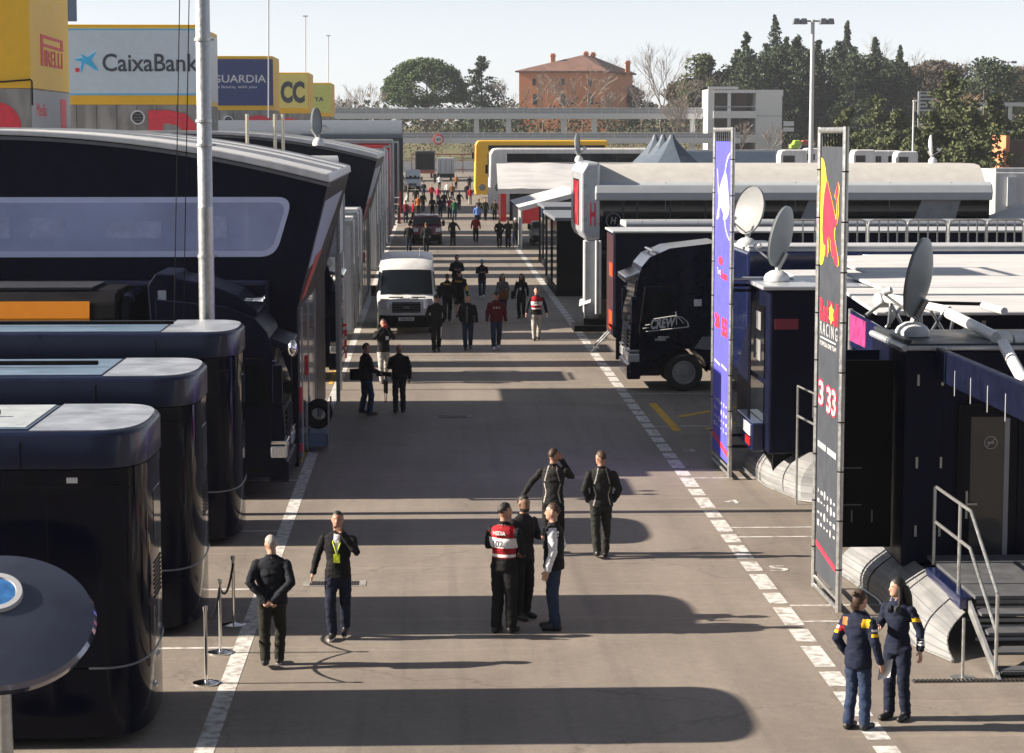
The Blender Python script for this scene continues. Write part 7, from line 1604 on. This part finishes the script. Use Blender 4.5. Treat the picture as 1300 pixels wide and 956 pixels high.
# ---- photographers' group at left
t = person('photographer in black and jeans carrying camera gear, looking right', 465, 527, 65, 1.76, armL='hold', armR='hold', walk=.25, top=cB, bottom=cJ, hair='short', hairm=hBr, bulk=1.15, fat=1.05, shoe=cl('tan_shoe', (.05,.04,.03)))
mb = MB(); mb.box(-.30,-.14,-.30,.08,.85,1.12); mb.tube([(-.22,-.1,1.1),(-.12,.0,1.46),(.12,.02,1.46),(.18,.06,1.3)], .014, 6); on_person(t, 'camera_bag', 'black camera bag on the hip of the photographer in jeans', 'bag', mb, blackm, False)
mb = MB(); mb.box(-.06,.1,.30,.38,.94,1.06); mb.lathe([(.045,0),(.05,.02),(.055,.2),(.06,.26),(.02,.26)], (.02,.38,1.0), (0,1,-.15), 16); on_person(t, 'camera', 'long lens camera held by the photographer in jeans', 'camera', mb, blackm)
t = person('bald man in dark jacket with backpack seen from behind, facing the photographer', 507, 524, -12, 1.70, armL='phone', armR='down', top=cB, bottom=cDG, hair='bald', sk=skinp, nod=-.35, bulk=1.15, shoe=cl('tan_shoe', (.05,.04,.03)))
mb = MB(); mb.prism([(-.14,.0),(-.16,.30),(-.12,.44),(.12,.44),(.16,.30),(.14,.0)], 'y', -.30, -.135); mb.v = [(v[0], v[1], v[2]+.98) for v in mb.v]; on_person(t, 'backpack', 'black backpack on the bald man', 'backpack', mb, blackm, False)
mb = MB(); mb.box(-.36,-.31,-.15,.15,.50,.80); mb.tube([(-.335,-.1,.8),(-.335,-.05,.95),(-.335,.05,.95),(-.335,.1,.8)], .012, 6); mb.tube([(-.335,-.14,.55),(-.335,-.05,.28),(-.335,.1,.25),(-.335,.14,.55)], .01, 5); on_person(t, 'holdall', 'small black bag with hanging straps in the left hand of the bald man', 'bag', mb, blackm, False)
t = person('young man in black shirt and pale trousers taking a photo with his phone', 487, 486, 168, 1.76, armL='camera', armR='camera', walk=.5, top=cB, bottom=cLG, hair='short', hairm=hBr, props=lambda t, sub, Hd, L, sc: (lambda mb: (mb.box(-.12,-.04,.14,.15,1.2,1.3), sub(mb, 'badge', cW, smooth=False)))(MB()))
mb = MB(); mb.box(-.05,.05,.29,.302,1.55,1.70); on_person(t, 'phone', 'red cased phone held up by the young man taking a photo', 'phone', mb, red, False)
# ---- walking group
person('man in black jacket and trousers with white side stripes, next to the van', 554, 446.5, 176, 1.80, armL='pocket', armR='pocket', walk=.4, top=cB, bottom=cB, hair='cap', hairm=hB, hem=.78, extra=(cW,), paint=lambda c, tg, n: 5 if tg == 'bottom' and c.z < .82 and abs(c.x) > .13 and abs(c.y-.03) < .03 else None)
person('man in black jacket and dark jeans walking left of the maroon hooded top', 594, 443.5, 182, 1.74, armL='down', armR='pocket', walk=.35, top=cB, bottom=cJ, hair='short', hairm=hBr, sk=skinp, bulk=1.1, fat=1.05, extra=(cG, shoew), paint=lambda c, tg, n: 5 if tg == 'top' and c.y > .08 and .0 < c.x < .06 and c.z < 1.4 else None)
person('man in maroon hooded top, dark cap and jeans walking towards the camera', 630, 443.5, 178, 1.84, armL='down', armR='down', walk=.3, top=cM, bottom=cJ, hair='cap', hairm=hB, bulk=1.12, shoe=shoew, extra=(cLG,), paint=lambda c, tg, n: 5 if tg == 'top' and c.y > .08 and abs(c.x) < .10 and 1.25 < c.z < 1.31 and int(c.x*30) % 2 == 0 else None)
t = person('man in a red and white media vest and grey trousers walking towards the camera', 681, 432, 180, 1.76, armL='loose', armR='loose', walk=.35, top=cB, bottom=cLG, hair='short', hairm=hBr, paint=pv, extra=(cR, cW), sk=skinp)
paint_backtext(t, '33', 1.26, .13, .09, ink, back=False, y=.155, name='vest_number')
t = person('woman with long dark hair in black with a shoulder bag, standing right of the lane', 662, 404, 200, 1.66, fem=1, armL='down', armR='down', walk=.15, top=cB, bottom=cB, hair='long', hairm=hBr, hem=.74, props=lambda t, sub, Hd, L, sc: (lambda mb: (mb.box(-.04,.03,.15,.16,1.12,1.22), sub(mb, 'badge', cW, smooth=False)))(MB()))
mb = MB(); mb.box(.26,.36,-.15,.15,.72,1.0); mb.tube([(.3,-.1,1.0),(.2,-.02,1.4),(.3,.1,1.0)], .01, 5); on_person(t, 'handbag', 'black handbag beside the long haired woman in black', 'bag', mb, blackm, False)
t = person('woman in a grey coat carrying a brown bag, behind the man in maroon', 638, 404, 172, 1.66, fem=1, armL='hold', armR='hold', top=cG, bottom=cJ, hair='long', hairm=hBr, walk=.2, hem=.80)
mb = MB(); mb.prism([(-.16,.72),(-.18,.95),(-.1,1.08),(.1,1.08),(.18,.95),(.16,.72)], 'y', .22, .36); on_person(t, 'shoulder_bag', 'brown leather bag in the arms of the woman in grey', 'bag', mb, cBr, False)
t = person('person in a bright blue beanie, black jacket and jeans', 612, 378, 180, 1.60, armL='phone', armR='phone', walk=.25, top=cB, bottom=cJ, hair='beanie', hairm=cTq, shoe=shoew, hem=.80)
t = person('tall man in black behind the pair in yellow lettered jackets', 580, 380, 178, 1.84, armL='phone', armR='phone', top=cB, bottom=cB, hair='short', bulk=1.12)
t = person('mechanic in a long black suit with yellow lettering on the back, by the van', 568, 408, 2, 1.74, armL='down', armR='down', walk=.25, top=cB, bottom=cB, hair='short', hairm=hBr, bulk=1.08)
paint_backtext(t, 'PIRELLI', 1.37, .26, .06, cY, y=.155)
t = person('mechanic in shorts with yellow lettering on the back, by the van', 583, 404, 8, 1.80, armL='down', armR='down', walk=.3, shorts=1, top=cB, bottom=cB, hair='short', hairm=hB, sk=skinp, extra=(cY,), bulk=1.08, paint=lambda c, tg, n: 5 if tg == 'top' and c.x > .24 and 1.0 < c.z < 1.2 and c.y < 0 else None)
paint_backtext(t, 'PIRELLI', 1.38, .26, .06, cY, y=.155)
# ---- the crowd, one by one
far = [ (519,319,10,cB,cN,'down','down','person in black near the bonnet of the dark red pickup, left one'),
 (541,321,0,cDG,cB,'down','down','person in charcoal standing right in front of the dark red pickup'),
 (575,312,25,cB,cB,'down','out','man in black at the right side of the dark red pickup'),
 (604,308,5,cR,cB,'down','down','person with a bright red back, in front of the one in blue'),
 (606,287,0,cBl,cN,'down','down','person in a light blue shirt behind the red back'),
 (634,314,180,cB,cB,'pocket','pocket','person in a black open coat at the corner of the white tent'),
 (645,314,170,cDG,cB,'phone','phone','shorter person in dark clothes, middle of the three by the white tent'),
 (654,313,190,cB,cN,'hold','down','person with a white hat, nearest the white tent'),
 (608,279,10,cN,cB,'down','down','person in navy behind the light blue shirt'),
 (616,280,160,cO,cB,'down','out','person in olive right of the light blue shirt'),
 (597,260,0,cR,cLG,'down','down','person in red and pale trousers in the middle distance'),
 (593,254,175,cB,cN,'down','down','person in black left of the red and pale one'),
 (628,280,0,cO,cB,'down','down','person in olive before the red boards of the marquee'),
 (635,270,0,cN,cN,'down','down','person in navy at the red post of the marquee'),
 (571,277,5,cPk,cN,'out','down','person in a pink red top walking away'),
 (577,280,10,cGr,cJ,'down','down','person in a green top beside the pink red one'),
 (583,266,150,cB,cN,'out','down','person in black with arm out, right of the green top'),
 (559,277,180,cN,cN,'down','down','person in navy left of the pink red top'),
 (549,276,0,cB,cB,'down','down','person in black behind the dark red pickup'),
 (515,283,20,cM,cN,'down','down','person in dark red standing left of the pickup roof'),
 (506,284,90,cDG,cB,'down','down','person in charcoal at the red rack'),
 (499,286,90,cR,cR,'hold','down','person all in red beside the red rack'),
 (518,256,90,cO,cB,'down','hold','person in olive left of the crowd'),
 (528,261,0,cB,cN,'down','down','small dark figure between the olive one and the grey van'),
 (538,250,0,cN,cJ,'down','down','person in navy and jeans in front of the grey van'),
 (548,256,170,cR,cB,'hold','down','person in red in the thick of the crowd, left of the other one'),
 (556,259,190,cPk,cN,'down','down','person in pink red in the thick of the crowd'),
 (558,240,0,cW,cB,'down','down','person in a white top left of the second white top'),
 (568,251,180,cW,cN,'down','down','person in a white top and navy trousers, the right one'),
 (574,254,10,cBr,cN,'down','down','person in brown right of the white tops'),
 (579,240,180,cOr,cB,'down','down','person in orange at the lane end'),
 (596,241,0,cB,cB,'down','down','person in black before the yellow bus'),
 (605,248,20,cN,cR,'down','down','person in navy with red trousers before the yellow bus'),
 (512,241,90,cW,cG,'hold','hold','person in white at the left below the yellow truck, first one'),
 (519,241,90,cLG,cG,'hold','hold','person in light grey right of the one in white below the yellow truck'),
 (537,269,180,cDG,cJ,'down','down','person in charcoal and jeans behind the pickup roof'),
 (552,233,0,cDG,cB,'down','down','distant person in dark grey beside the white box truck'),
 (524,283,80,cR,cB,'hold','hold','bent person in red left of the pickup windscreen'),
 (531,274,0,cOr,cDG,'down','down','person in orange brown behind the left of the pickup'),
 (564,268,0,cB,cDG,'down','down','person in black between the navy one and the pink red top')]
for i, (px, py, hd, c1, c2, aL, aR, lb) in enumerate(far):
    hr = hBr if i % 3 else hB; st_ = 'short'
    if 'white hat' in lb: st_ = 'beanie'; hr = cW
    person(lb, px, py, hd, 1.74 if i % 4 else 1.66, near=False, group='people walking in the distance', top=c1, bottom=c2, armL=aL, armR=aR, walk=(.3 if i % 2 else 0), hair=st_, hairm=hr, sk=skin)
bpy.data.scenes.remove(TMP)

# ================================================================== HAZE
hz = bpy.data.materials.new('haze_air'); hz.use_nodes = True; n = hz.node_tree; n.nodes.clear()
o_ = n.nodes.new('ShaderNodeOutputMaterial'); pvn = n.nodes.new('ShaderNodeVolumePrincipled'); pvn.inputs['Color'].default_value = (.82,.89,1,1); pvn.inputs['Density'].default_value = .00015; pvn.inputs['Anisotropy'].default_value = .3
n.links.new(pvn.outputs[0], o_.inputs['Volume'])
mb = MB(); mb.box(-1500, 1500, -130, 1700, -2, 48); o = mb.build('haze', hz); o['kind'] = 'stuff'; o['label'] = 'thin winter haze over the whole paddock'; o['category'] = 'haze'
for m in bpy.data.meshes:
    if m.users == 0: bpy.data.meshes.remove(m)
